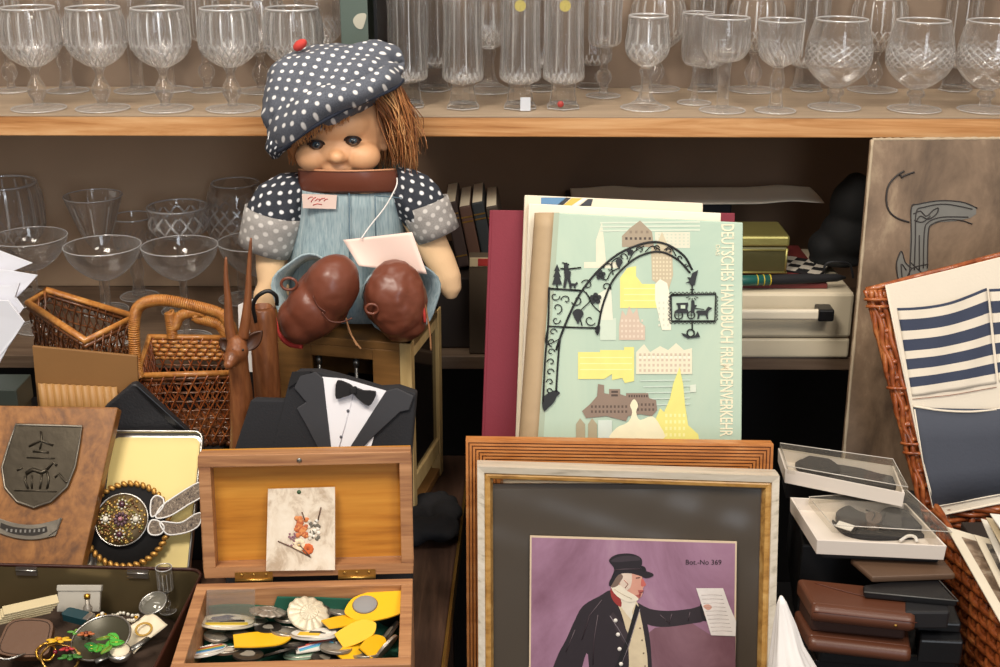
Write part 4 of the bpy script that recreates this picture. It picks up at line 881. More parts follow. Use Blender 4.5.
# ---------------------------------------------------------------- white napkins far left
g = random.Random(2)
for i, (pts, Y, lb) in enumerate([([(-60, 228), (2, 251), (20, 258), (33, 263), (16, 270), (2, 276), (-60, 300)], 1.235, 'topmost'), ([(-60, 262), (14, 271), (38, 275), (26, 288), (18, 296), (0, 300), (-60, 330)], 1.226, 'second from the top'),
        ([(-60, 285), (10, 286), (20, 283), (15, 297), (24, 308), (14, 322), (-60, 340)], 1.217, 'third from the top'), ([(-60, 300), (8, 301), (25, 322), (14, 338), (8, 348), (0, 362), (-12, 380), (-60, 470)], 1.208, 'lowest')]):
    p = PL(Y, ZR, 6 - i, -8); P = p.pxs(pts); lo = min(y for x, y in P)
    P = P + [(P[-1][0] - .03, .0005), (P[0][0] - .05, .0005)] if i < 3 else P[:-1] + [(P[-1][0], .0005), (P[0][0] - .05, .0005)]
    b = MB(p.F); b.prism(P, -.0012, .0012); b.build('napkin', plain('napkin_paper', '#e3e4ec', .8, var=.03, bs=.15, bscale=15), label='folded white napkin at the left edge, %s of the four' % lb, cat='napkin', group='white folded napkins at the left edge', disp=(.006, .03))
def loft(mb, st, n=24, m=None, caps=True, sq=0, uvs=1.0, ref=V((0, -1, 0)), wr=None):
    """stations (point, rx, ry): rx along the side, ry along the front"""
    k = len(st); vs = []; uv = []; L = 0; fs = []
    for i, (p, rx, ry) in enumerate(st):
        a = V(st[max(i-1, 0)][0]); b = V(st[min(i+1, k-1)][0]); t = (b - a).normalized()
        f = (ref - t * ref.dot(t)).normalized(); s_ = t.cross(f)
        if i: L += (V(p) - V(st[i-1][0])).length
        for j in range(n):
            q = 2 * PI * j / n; c, s = math.cos(q), math.sin(q)
            if sq: e = 2 / (2 + sq); c = math.copysign(abs(c) ** e, c); s = math.copysign(abs(s) ** e, s)
            w = wr(j / n, i / (k - 1)) if wr else 1
            vs.append(V(p) + (s_ * c * rx + f * s * ry) * w); uv.append((q * .026 * uvs, L * uvs))
    for i in range(k - 1):
        for j in range(n): j2 = (j+1) % n; fs.append((i*n+j, i*n+j2, (i+1)*n+j2, (i+1)*n+j))
    if caps: fs.append(tuple(reversed(range(n)))); fs.append(tuple((k-1)*n + j for j in range(n)))
    return mb.add(vs, fs, m, True, uv)
# ---------------------------------------------------------------- carved gazelle
GY = 1.198
def gz(px, py, d=0): return at(px, py, GY + d)
M_carv = wood('carved_wood', [(.3, '#4e2c18'), (.5, '#7d4a2a'), (.75, '#a06a40')], (40, 40, 8), .35, .12)
base = gz(243, 450); base = V((base.x, GY, ZT))
t = thing('carved_gazelle', 'carved wooden gazelle with tall pointed horns, standing left of the tuxedo pouch', 'figurine', base)
b = MB()
NK = [(base.x, ZT + .012, .030), (base.x, ZT + .03, .021), (base.x, ZT + .06, .0165)] 
st = [(V((base.x, GY, z)), r, r) for x, z, r in NK] + [(gz(px, py, d), r, r * 1.1) for px, py, d, r in [(245, 500, 0, .0150), (244, 470, 0, .0140), (243, 450, 0, .0135), (243, 430, 0, .0130), (242, 410, 0, .0122), (241, 390, 0, .0112), (239, 372, -.001, .0102), (238, 358, -.002, .0098), (237, 348, -.002, .006)]]
loft(b, st, 24)
b.ell(gz(237, 352, -.004), (.0115, .0125, .0125)); b.ell(gz(232, 358, -.016), (.0082, .010, .0085)); b.ell(gz(229, 364, -.024), (.0055, .0065, .0052)); b.ell(gz(237, 343, 0), (.010, .010, .008))
b.build('body', M_carv, t, blob=.0016, bsm=3)
for pts in ([(232, 340), (229, 322), (228, 300), (226, 278), (226, 257)], [(243, 338), (246, 318), (248, 296), (249, 270), (251, 238)]):
    P = catmull([gz(x, y, .002 + .0003 * i * i) for i, (x, y) in enumerate(pts)], 5); n = len(P)
    b = MB(); b.tube(P, [.0052 * (1 - i / n) ** .8 + .0006 for i in range(n)], 10); b.build('horn', M_carv, t)
for a, q in (((244, 350), (262, 331)), ((231, 350), (220, 339))):
    P0, P1 = gz(*a), gz(*q, .004); L = (P1 - P0); u = L.normalized(); b = MB(frame(P0, u, u.cross(V((0, 1, 0))).normalized() * -1, V((0, -1, 0))))
    l = L.length; b.grid(lambda s, v: (l * v, (s - .5) * 2 * .0072 * math.sin(PI * min(.999, v ** .8)) ** .8, -.003 * (1 - (2 * s - 1) ** 2) * math.sin(PI * v)), 8, 14)
    b.build('ear', wood('ear_wood', [(.3, '#2e1a10'), (.7, '#5a3622')], (40, 40, 8), .4), t, solid=.0022)
for px in (233, 243): MB().ell(gz(px, 350, -.0145), (.0012, .001, .0014), seg=8, rings=6).build('eye', M_black_pl, t)
b = MB(T(base.x, GY, ZT)); b.lathe([(.0003, .0005), (.032, .0005), (.033, .006), (.028, .012), (.0003, .012)], 32); b.build('base', M_carv, t)
# wooden cylinder with dark curved handle
CY = 1.245; c0 = at(268, 400, CY)
t = thing('wooden_mug', 'tall turned wooden vessel with a dark curved handle, under the left hand of the doll', 'vessel', (c0.x, CY, ZT)); zt_ = at(268, 306, CY).z; r_ = 13.5 * mpp(CY, 1.05)
b = MB(T(c0.x, CY, 0)); b.lathe([(.0003, ZT + .0005), (r_ * 1.12, ZT + .0005), (r_ * 1.1, ZT + .02), (r_, ZT + .06), (r_, zt_ - .012), (r_ * .9, zt_ - .003), (r_ * .72, zt_), (r_ * .7, zt_ - .02), (.0003, zt_ - .02)], 32)
b.build('body', M_carv, t)
P = catmull([at(256, 322, CY - .012), at(253, 306, CY - .014), at(258, 296, CY - .014), at(268, 291, CY - .012), at(276, 296, CY - .01), at(277, 305, CY - .008)], 5)
MB().tube(P, .0021, 8).build('handle', M_black_pl, t)
p = PL(1.268, ZT, 3); t = slab(p, [(238, 305), (256, 298), (258, 372), (240, 372)], -.001, 0, M_white, 'white_card', label='narrow white card between the carved gazelle and the wooden vessel', cat='card')
# extend the card to its support: a slim black stand
p2 = PL(1.2705, ZT + .0005, 3); P = p2.pxs([(243, 330), (254, 330)]); b = MB(p2.F); b.prism([(P[0][0], 0), (P[1][0], 0), P[1], P[0]], -.001, .001); b.b2(P[0][0] - .01, P[1][0] + .01, 0, .003, -.02, .02)
b.build('card_stand', M_black_pl, label='slim black stand behind the narrow white card', cat='stand')
# ---------------------------------------------------------------- tuxedo pouch
XP = PL(1.108, ZT + .0078, 14); q0 = XP.px(330, 430)
M_tux = plain('charcoal_cloth', '#1f1f23', .9, var=.12, bs=.4, bscale=500); M_sat = plain('lapel_satin', '#303034', .6, var=.08, bs=.1)
t = thing('tuxedo_pouch', 'stuffed tuxedo-shaped pouch with bow tie behind the wooden box lid', 'pouch', XP.pt(q0[0], 0))
def dn(pts): return [(x, y) for x, y in pts]     # to the foot of the plane
P = XP.pxs([(232, 455), (250, 400), (290, 401), (276, 455)]); b = MB(XP.F); b.prism([(P[0][0] - .012, 0), P[0], P[1], P[2], P[3], (P[3][0] - .01, 0)], -.022, -.004); b.build('sleeve', M_tux, t, bevel=.003, bseg=3)
P = XP.pxs([(270, 455), (290, 376), (297, 372), (318, 372), (335, 376), (380, 389), (398, 388), (416, 394), (411, 455)]); b = MB(XP.F); b.prism([(P[0][0] - .008, 0)] + P + [(P[-1][0], 0)], -.028, -.002); JK = b.build('jacket', M_tux, t, bevel=.006, bseg=4)
P = XP.pxs([(322, 377), (345, 379), (386, 391), (346, 455), (330, 455)]); b = MB(XP.F); b.prism(P[:3] + [(P[3][0] - .006, .05), (P[4][0], .05)], -.002, -.0008); SHT = b.build('shirt', plain('shirt_white', '#eceaee', .8, var=.02), t)
b = MB(XP.F); x0, y0 = XP.px(354, 392); x1, y1 = XP.px(338, 452); b.tube([(x0, y0, -.0006), (x1, y1, -.0006)], .0005, 5); b.build('placket', plain('placket_white', '#d4d2d8', .8), SHT)
for q in ((348, 411), (341, 437)):
    x, y = XP.px(*q); b = MB(XP.F); b.lathe([(.0003, 0), (.0016, 0), (.0014, .001), (.0003, .0012)], 12, M=T(x, y, -.0008)); b.build('button', plain('stud', '#55555c', .3), t)
for pts, h in (([(294, 388), (300, 376), (316, 372), (323, 378), (332, 455), (322, 455), (306, 424), (297, 408), (306, 402)], 0), ([(386, 391), (397, 388), (414, 396), (409, 410), (400, 412), (372, 438), (356, 455), (345, 455)], 0)):
    P = XP.pxs(pts); P = [(x, y) for x, y in P]; b = MB(XP.F); b.prism(P, -.002, .0012); b.build('lapel', M_sat, t, bevel=.0008)
b = MB(XP.F)
b.prism(sp(XP.pxs([(353, 386), (346, 382), (338, 380), (336, 389), (337, 398), (345, 396), (353, 393)]), 2), .0, .006, M_black)
b.prism(sp(XP.pxs([(355, 387), (364, 390), (376, 391), (374, 400), (369, 405), (361, 400), (355, 394)]), 2), .0, .006, M_black)
b.build('bow_tie', M_black, t, bevel=.002); x, y = XP.px(354, 389.5); b = MB(XP.F); b.b2(x - .0035, x + .0035, y - .0035, y + .0035, .001, .008); b.build('bow_knot', M_black, t, bevel=.0015)
b = MB(XP.F); P = XP.pxs([(288, 388), (292, 372), (312, 371), (300, 380)]); b.prism(P, -.002, .0005); b.build('collar', M_black, t)
# ---------------------------------------------------------------- wooden display case under the doll
CZ = 1.013; CW, CD = .191, .128
t = thing('wooden_cabinet', 'small brown wooden cabinet with pale edges, the doll sits on it', 'cabinet', (-.283, 1.345, ZT + .0005), -12)
M_cab = wood('cabinet_brown', [(.3, '#6f4c26'), (.55, '#8c6334'), (.8, '#a17642')], (4, 4, 30), .5, .1); M_pale = wood('pale_edge', [(.3, '#b08f58'), (.6, '#cbae78'), (.8, '#d8bf8c')], (30, 30, 4), .5, .1)
H = CZ - ZT - .0008
def cb(n_, m_, *a, **k): return MB().b2(*a).build(n_, m_, t, local=True, bevel=.0008, **k)
cb('bottom_panel', M_cab, 0, CW, 0, CD, 0, .01); cb('top_panel', M_cab, 0, CW, 0, CD, H - .009, H); cb('back_panel', M_cab, .003, CW - .003, CD - .005, CD, .01, H - .009)
cb('front_panel', M_cab, .0, .078, 0, .006, .010, H - .009, label='left front panel'); cb('front_panel', M_cab, .148, CW - .012, 0, .006, .010, H - .009, label='right front panel')
cb('front_rail', M_cab, .078, .148, 0, .006, H - .022, H - .009); cb('sill', M_cab, .078, .148, 0, .006, .01, .06)
cb('corner_post', M_pale, CW - .012, CW + .001, -.001, .012, .0, H, label='pale front corner post'); cb('side_panel', M_cab, 0, .006, .006, CD - .005, .01, H - .009)
cb('corner_post', M_pale, CW - .010, CW + .001, CD - .013, CD, .0, H); cb('side_rail', M_pale, CW - .008, CW, .012, CD - .013, .03, .05); cb('side_rail', M_pale, CW - .008, CW, .012, CD - .013, H - .02, H)
cb('side_glass', plain('dark_glass', '#1a1512', .12, coat=.6), CW - .006, CW - .003, .012, CD - .013, .05, H - .02, label='dark glass in the side')
cb('inner_shelf', M_blackbox, .078, .148, .02, CD - .006, H * .55, H * .55 + .006)
for x in (.083, .126): MB().tube([(x, .010, .02), (x, .010, H - .012)], .0022, 8, M_steel).lathe([(.0003, 0), (.0036, 0), (.0036, .008), (.0003, .008)], 12, M_steel, T(x, .010, H - .035)).build('metal_rod', None, t, local=True)
# crumpled black cloth beside the cabinet
g = random.Random(4); b = MB()
c1 = onz(432, 522, ZT)
for i in range(16): b.ell((c1.x + g.uniform(-.027, .022), c1.y + g.uniform(-.05, .03), ZT + .007 + g.uniform(0, .009)), (g.uniform(.01, .02), g.uniform(.014, .026), g.uniform(.006, .016)), seg=12, rings=8)
for v_ in b.v: v_.z = max(v_.z, ZT + .0006)
b.build('black_cloth', M_black, label='crumpled black cloth on the dark table, right of the wooden box lid', cat='cloth', blob=.004, bsm=2, disp=(.004, .012))
# ---------------------------------------------------------------- the doll
DY = 1.395
def D(px, py, d=0): return at(px, py, DY + d)
S = mpp(DY, 1.15)
DOLL = thing('cloth_doll', 'red-haired doll in a polka dot hat and denim dungarees, sitting on the wooden cabinet', 'doll', V((D(345, 300).x, DY, CZ)))
M_skin = plain('doll_skin', '#dfa97c', .5, var=.05, vs=20); M_arm = plain('doll_arm_cloth', '#e2bd92', .8, var=.05, vs=25, bs=.2, bscale=300)
M_dot = dots('polka_denim', '#474b55', '#e8e6e4', .0112, .20, base2='#666a74'); M_dot2 = dots('polka_pale', '#8b8784', '#c6c1bc', .0100, .24, base2='#a09b96')
M_dots = dots('polka_navy', '#24272f', '#e2e2e4', .0100, .21, base2='#353943')
M_den = wood('faded_denim', [(.3, '#71858d'), (.48, '#93a6ac'), (.75, '#b9c4c4')], (90, 90, 9), .9, .3, fine=.5); M_lea = plain('brown_leather', '#703d2c', .36, var=.12, vs=25, bs=.12, bscale=200); M_seam = plain('seam', '#5d3022', .5)
# head: skull, cheeks, nose, brow, chin, ear
b = MB()
b.ell(D(342, 124, .006), (.051, .048, .052)); b.ell(D(340, 147, -.012), (.043, .036, .026)); b.ell(D(313, 156, -.030), (.019, .019, .0165)); b.ell(D(362, 156, -.030), (.020, .019, .0165))
b.ell(D(337, 157, -.050), (.0085, .0095, .0072)); b.ell(D(333, 158.5, -.047), (.006, .006, .005)); b.ell(D(342, 158, -.047), (.006, .006, .005)); b.ell(D(338, 168, -.034), (.018, .012, .010)); b.ell(D(345, 165, .0), (.026, .026, .02))
b.ell(D(337, 124, -.024), (.036, .024, .024)); b.ell(D(382, 135, -.002), (.007, .012, .016)); b.ell(D(384, 146, -.006), (.005, .006, .006))
hd_ = b.build('head', M_skin, DOLL, blob=.0017, bsm=5)
for ex, ey in ((316.5, 144.5), (353, 140.5)):
    c = D(ex, ey, -.0415)
    e = MB(); e.ell(c, (.0082, .0065, .0052), plain('eye_lid', '#3b2720', .5), seg=20, rings=12); E = e.build('eye', None, DOLL, label='dark glass eye')
    e = MB(); e.ell(c + V((.0004, -.0030, .0002)), (.0052, .0046, .0042), plain('iris', '#33414c', .08, var=.3, vs=300, coat=1), seg=16, rings=10); e.build('iris', None, E)
    e = MB(); e.ell(c + V((.0004, -.0060, .0002)), (.0023, .0020, .0022), M_black_pl, seg=12, rings=8); e.build('pupil', None, E)
    e = MB(); P = [c + V((.0088 * math.cos(a), -.0052 + .003 * abs(math.cos(a)), .0050 * math.sin(a) + .0003)) for a in [PI * i / 10 for i in range(11)]]; e.tube(P, .0009, 5, plain('lash', '#2a1a14', .7)); e.build('eyelashes', None, E)
# arms and covered body in one mesh
b = MB()
loft(b, [(D(300, 190, 0), .016, .016), (D(282, 215, -.010), .017, .017), (D(271, 245, -.022), .0175, .017), (D(270, 268, -.034), .0155, .015), (D(271, 284, -.040), .0145, .013), (D(268, 296, -.044), .0165, .012), (D(266, 306, -.046), .014, .010), (D(267, 311, -.046), .007, .006)], 20)
loft(b, [(D(284, 283, -.040), .006, .006), (D(284, 294, -.046), .006, .0058), (D(281, 303, -.049), .0045, .004)], 12)
for i, (x, y) in enumerate(((258, 309), (264, 312), (270, 312))): loft(b, [(D(x + 1, y - 12, -.046), .005, .005), (D(x, y, -.048), .0042, .004)], 10)
loft(b, [(D(398, 190, 0), .016, .016), (D(415, 215, -.008), .017, .017), (D(430, 240, -.018), .018, .017), (D(441, 262, -.026), .0165, .015), (D(448, 278, -.030), .015, .013), (D(451, 290, -.032), .012, .010), (D(451, 298, -.032), .006, .006)], 20)
loft(b, [(D(436, 268, -.03), .006, .006), (D(436, 280, -.036), .006, .0055), (D(440, 288, -.038), .004, .004)], 12)
loft(b, [(D(349, 160, .004), .018, .018), (D(349, 180, .004), .028, .024), (D(350, 200, .004), .044, .030), (D(350, 240, .004), .052, .036), (D(350, 280, .004), .056, .038), (D(350, 300, .006), .054, .038)], 24)
for s, x in ((-1, 322), (1, 385)): loft(b, [(D(x, 290, 0), .024, .024), (D(x - 4 * (s < 0), 290, -.05), .023, .023), (D(x - 6 * (s < 0), 292, -.085), .019, .019)], 18, ref=V((0, 0, 1)))
b.build('body', M_arm, DOLL, blob=.0022, bsm=4)
# dungarees: bib loft with flattened front
b = MB(); w = lambda a, c: (c - a) / 2 * S
def stn(y, x0, x1, ry, d=0): return (D((x0 + x1) / 2, y, d), w(x0, x1), ry)
loft(b, [stn(185, 301, 399, .0405, .0), stn(200, 299, 402, .0415), stn(220, 296, 404, .043), stn(245, 291, 406, .046), stn(268, 287, 410, .049), stn(290, 285, 414, .050, .0), stn(306, 290, 410, .046, .002)], 48, M_den, caps=False, sq=.8, wr=lambda u, v: 1 + .012 * math.sin(u * 26 + v * 5) * v)
DG = b.build('dungarees', None, DOLL, solid=.0022)
b = MB(); BW = []
def bandf(u, v):
    x = lerp(299, 395, u) + lerp(0, lerp(1, 5, u), v); y = lerp(169, 192, v) + 1.5 * math.sin(PI * u) * (1 - v); q = abs(2 * u - 1) ** 3
    return D(x, y, -.047 + .024 * q - .002 * math.sin(PI * v) + .003 * v)
b.grid(bandf, 40, 10); o = b.build('leather_bib_band', M_lea, DOLL, solid=.0028, label='brown leather band across the top of the bib')
b = MB(); b.tube([bandf(u / 30, 0) + V((0, -.002, 0)) for u in range(31)], .0011, 6, plain('edge_stitch', '#c9906a', .6)); b.build('edge_piping', None, o)
fb = PL(DY - .0455, 1.15, 4)   # plane just before the bib for its label and seams
b = MB(fb.F); P = fb.pxs([(302, 194), (337, 195), (336, 209), (303, 208)]); b.prism(P, -.001, .0006, plain('pink_label', '#e6ccc0', .7)); lb_ = b.build('cloth_label', None, DOLL, label='pale sewn label with red lettering on the bib')
b = MB(fb.F); cx, cy = fb.px(321, 200); 
g = random.Random(8)
for (x0, y0, x1, y1) in [(308, 199, 313, 197), (311, 202, 316, 197), (315, 201, 320, 199), (319, 201, 325, 198), (324, 201, 328, 199), (313, 205, 322, 204.5)]:
    p0, p1 = fb.px(x0, y0), fb.px(x1, y1); b.tube([(*p0, .0008), ((p0[0] + p1[0]) / 2, (p0[1] + p1[1]) / 2 + .0012, .0008), (*p1, .0008)], .0005, 4)
b.build('red_script', plain('red_thread', '#c4524e', .7), lb_)
b = MB(); 
for pts in ([(349, 193), (349.5, 240), (350, 262)], [(375, 195), (376, 240)], [(375, 195.5), (402, 198)]):
    b.tube([D(x, y, -.0445 - .0060 * min(1, (y - 190) / 60)) for x, y in pts], .0007, 5)
b.build('denim_seams', plain('denim_dark', '#5d7482', .9), DG)
# legs of the dungarees around the shoes
for side, st in (('l', [(D(318, 292, -.02), .028, .028), (D(314, 290, -.055), .033, .033), (D(310, 293, -.082), .040, .040)]), ('r', [(D(388, 292, -.02), .028, .028), (D(396, 291, -.055), .034, .034), (D(402, 296, -.078), .042, .041)])):
    b = MB(); loft(b, st, 32, M_den, caps=False, ref=V((0, 0, 1)), wr=lambda u, v: 1 + .05 * v * math.sin(u * 31)); b.build('trouser_leg', None, DG, solid=.002)
# shoes
def shoe(parts, wr_, nm, seam):
    b = MB()
    for x, y, d, rx, ry, rz, an in parts: b.ell(D(x, y, d), (rx, ry, rz), rot=Matrix.Rotation(R(an), 3, 'Y'), seg=28, rings=18)
    o = b.build(nm, M_lea, DOLL, blob=.0022, bsm=6)
    tx = bpy.data.textures.new('w', 'CLOUDS'); tx.noise_scale = .028; q = o.modifiers.new('d', 'DISPLACE'); q.texture = tx; q.strength = wr_; q.mid_level = .5
    for sm in seam: e = MB(); e.tube([D(x, y, d) for x, y, d in [(*a,) for a in sm]], .0008, 6); e.build('seam', M_seam, o)
    return o
s1 = shoe([(331, 287, -.112, .029, .030, .036, 20), (314, 308, -.112, .030, .030, .034, 20), (301, 320, -.110, .025, .028, .026, 0), (322, 300, -.09, .03, .03, .036, 10)], .004, 'shoe', [])
s2 = shoe([(396, 300, -.112, .0325, .031, .040, -4), (394, 286, -.108, .026, .027, .028, 0), (402, 318, -.106, .027, .026, .026, -10), (381, 300, -.10, .018, .024, .030, 0)], .008, 'shoe', [])
for (x, y, d, r, so) in ((289, 284, -.122, .0080, s1), (372, 309, -.137, .0065, s2)):
    e = MB(); c = D(x, y, d); e.tube([c + V((r * math.cos(a * PI / 10), 0, r * .8 * math.sin(a * PI / 10))) for a in range(20)], .0016, 8, closed=True); e.build('eyelet_loop', M_lea, so)
M_lace = plain('tan_lace', '#a5764e', .7)
e = MB(); e.tube(catmull([D(346, 318, -.115), D(349, 330, -.113), D(355, 341, -.118), D(361, 349, -.12)], 4), .0020, 6, flat=.5); e.build('lace', M_lace, s1)
e = MB(); e.tube(catmull([D(347, 322, -.115), D(352, 336, -.116), D(357, 346, -.12)], 4), .0016, 6, flat=.5); e.build('lace', M_lace, s1)
e = MB(); e.tube(catmull([D(424, 296, -.118), D(427, 315, -.120), D(430, 333, -.12), D(431, 350, -.12)], 4), .0020, 6, flat=.5); e.build('lace', M_lace, s2)
e = MB(); e.tube(catmull([D(421, 300, -.120), D(424, 312, -.124), D(425, 322, -.122)], 4), .0018, 6); e.build('red_lining_edge', plain('red_felt', '#c03c34', .8), s2)
e = MB(); e.tube(catmull([D(279, 318, -.105), D(281, 335, -.108), D(290, 344, -.115), D(302, 346, -.12)], 4), .0032, 8); e.build('red_sole_edge', plain('red_felt', '#c03c34', .8), s1)
for so, pts in ((s1, [(322, 312), (330, 321), (342, 322), (352, 318)]), (s1, [(313, 296), (318, 306), (326, 312)])):
    e = MB(); e.tube(catmull([D(x, y, -.141) for x, y in pts], 4), .0008, 5); e.build('stitched_seam', M_seam, so)
# sleeves
def plw(u, v): return 1 + .05 * math.sin(u * 2 * PI * 7) * math.sin(PI * v)
def unit(px, py, d, r1, r2=None): return (D(px, py, d), r1, r2 or r1)
b = MB(); loft(b, [unit(303, 178, -.008, .008), unit(294, 186, -.012, .019), unit(283, 200, -.015, .0285), unit(276, 214, -.018, .030), unit(271, 228, -.02, .0285), unit(268, 238, -.022, .024)], 40, M_dots, caps=False, wr=plw); SL = b.build('sleeve', None, DOLL, solid=.0015, label='puffed navy polka dot sleeve')
b = MB(); loft(b, [unit(274, 212, -.0205, .0308), unit(271, 225, -.0215, .0305), unit(267, 240, -.023, .0295), unit(264, 250, -.024, .0285)], 40, M_dot2, caps=False); b.build('cuff', None, SL, solid=.0025, label='turned-up pale grey dotted cuff')
b = MB(); loft(b, [unit(396, 172, -.004, .008), unit(402, 180, -.008, .017), unit(410, 190, -.011, .0245), unit(418, 200, -.013, .0265), unit(426, 213, -.015, .0255), unit(431, 222, -.016, .021)], 40, M_dots, caps=False, wr=plw); SR = b.build('sleeve', None, DOLL, solid=.0015, label='puffed navy polka dot sleeve')
b = MB(); loft(b, [unit(424, 203, -.0145, .0265), unit(428, 214, -.0155, .0262), unit(434, 226, -.017, .0252), unit(438, 235, -.018, .0242)], 40, M_dot2, caps=False); b.build('cuff', None, SR, solid=.0025, label='turned-up pale grey dotted cuff')
# hat
hx = V((.91, 0, .41)).normalized(); hz = V((-.41, 0, .91)).normalized(); hc = D(334, 93, -.004)
HM = frame(hc, hx, V((0, 1, 0)), hz)
def hatp(u, v):   # v along the long axis, u around
    a = 2 * PI * u; th = PI * v; x = -.0745 * math.cos(th); q = math.sin(th) ** .60
    fold = 1 + .04 * math.sin(3.0 * a + 5 * v) * q + .035 * math.sin(7 * a + 11 * v + .6)
    y = .062 * q * math.cos(a) * fold * (1 - .12 * v); z = (.0505 + .004 * math.sin(5 * v)) * q * math.sin(a) * fold
    x += .006 * math.sin(2 * a)
    if z < 0: z *= .55
    z += -.016 * (1 - v) ** 2 * .8
    if z > 0: z += q * .013 * math.exp(-((v - .30) / .17) ** 2) * math.sin(a) - q * .006 * math.exp(-((v - .72) / .15) ** 2)
    return (x, y, z)
def uvp(f): return lambda u, v: ((lambda p: (p[0] + .25 * p[1], p[2] + .75 * p[1]))(f(u, v)))
b = MB(HM); b.grid(hatp, 96, 56, M_dot, closeu=True, uvf=uvp(hatp)); HAT = b.build('hat', None, DOLL, disp=(.012, .035), label='floppy slate blue hat with white polka dots')
# turned-up brim: band along the front edge
edge = catmull([D(272, 153, -.026), D(283, 149, -.050), D(297, 138, -.064), (D(318, 124, -.070)), D(345, 109, -.068), D(372, 98, -.060), D(394, 88, -.044), D(403, 80, -.022)], 8)
top_ = catmull([D(268, 118, -.024), D(278, 108, -.048), D(292, 100, -.062), (D(312, 92, -.072)), D(338, 84, -.070), D(365, 76, -.060), D(386, 68, -.044), D(396, 64, -.022)], 8)
n = len(edge)
def brim(u, v):
    i = min(int(u * (n - 1)), n - 2); f = u * (n - 1) - i; e = edge[i].lerp(edge[i+1], f); t_ = top_[i].lerp(top_[i+1], f); p = e.lerp(t_, v)
    return p + V((0, -.009 * math.sin(PI * v) - .002 * math.sin(u * 23) * v, .002 * math.sin(u * 17)))
def brimuv(u, v): p = brim(u, v) - hc; return (p.dot(hx) + .25 * p.y, p.dot(hz) + .75 * p.y)
b = MB(); b.grid(brim, 80, 14, M_dot, uvf=brimuv); b.build('turned_up_brim', None, HAT, solid=.003)
b = MB(); b.tube([p + V((0, -.001, 0)) for p in edge], .0022, 8, plain('navy_edge', '#252b3a', .9)); b.build('brim_edge', None, HAT)
b = MB(); b.ell(D(300, 45, -.01), (.0085, .006, .0052), rot=Matrix.Rotation(R(-35), 3, 'Y'), seg=12, rings=8); b.build('red_bobble', plain('red_felt', '#c03c34', .8), HAT)
b = MB(); loft(b, [(D(280, 140, -.03), .014, .02), (D(274, 150, -.03), .010, .014), (D(276, 158, -.03), .004, .006)], 16, M_dots); b.build('hat_tip', None, HAT)
# hair
g = random.Random(12); b = MB(); M_h1 = plain('auburn_hair', '#b87a48', .45, var=.35, vs=60); M_h2 = plain('light_auburn_hair', '#d6a068', .45, var=.2); M_h3 = plain('deep_auburn_hair', '#84502c', .5)
for i in range(900):
    u = g.random(); x0 = lerp(362, 399, u) + g.uniform(-3, 3); y0 = 103 - 18 * u + g.uniform(-4, 6); d0 = g.uniform(-.035, .03)
    if g.random() < .75: x1 = lerp(372, 414, u ** .7) + g.gauss(0, 4); y1 = g.uniform(128, 166) ; bow = 6
    else: x1 = lerp(378, 418, g.random()); y1 = g.uniform(150, 176); bow = 8
    if g.random() < .06: x1 += 8; y1 += g.uniform(-8, 4)
    if x1 < 392 and d0 < 0: d0 = g.uniform(.008, .03)
    if x0 < 372 and y1 > 120: d0 = max(d0, .006)
    P = catmull([D(x0, y0, d0), D(lerp(x0, x1, .35) + bow * .5 + g.gauss(0, 2.2), lerp(y0, y1, .33), d0 + g.uniform(-.006, .006)), D(lerp(x0, x1, .75) + bow * .4 + g.gauss(0, 3), lerp(y0, y1, .7), d0 + g.uniform(-.009, .009)), D(x1, y1, d0 + g.uniform(-.008, .01))], 2)
    b.tube(P, [.0007, .0008, .0008, .0007, .0006, .0004, .0002], 3, g.choice([M_h1, M_h1, M_h2, M_h3]), caps=False)
for i in range(120):
    x0 = g.uniform(296, 350); y0 = 139 - (x0 - 300) * .5; P = [D(x0, y0 - 6, -.056), D(x0 + g.uniform(-2, 2), y0, -.054), D(x0 + g.uniform(-4, 4), y0 + g.uniform(3, 8), -.052)]
    b.tube(P, [.0006, .0005, .0002], 3, g.choice([M_h1, M_h2]), caps=False)
for i in range(90):
    x0 = g.uniform(290, 300); P = [D(x0, 140, -.02), D(x0 + g.uniform(-3, 3), 150, -.02), D(x0 + g.uniform(-5, 5), g.uniform(156, 166), -.016)]; b.tube(P, [.0007, .0006, .0003], 3, M_h1, caps=False)
b.build('hair', None, DOLL, weld=False)
# hanging price card on a string
TG = PL(1.29, 1.05, 18, 4)
t = thing('price_card', 'blank pinkish paper card hanging on a string from the bib of the doll', 'tag', D(385, 250, -.07))
P = TG.pxs([(342, 239), (348, 252), (359, 264), (376, 270), (402, 272), (426, 279), (422, 262), (412, 232), (378, 235)]); 
b = MB(); u0 = [(342, 239), (412, 232)]; 
def cardp(u, v):
    x = lerp(343, 412, u) + v * (lerp(16, 15, u)); y = lerp(240, 232, u) + v * (lerp(26, 42, u)); return D(x, y, -.075 - .012 * v + .010 * math.sin(PI * u) * v - .006 * u)
b.grid(cardp, 14, 12); b.build('card_sheet', plain('pink_paper', '#f0d5c8', .75, var=.03), t, solid=.0007)
b = MB(); b.tube(catmull([D(397, 178, -.036), D(396, 187, -.050), D(385, 207, -.062), D(370, 226, -.072), D(361, 239, -.080)], 5), .0008, 5); b.build('string', M_white, t)
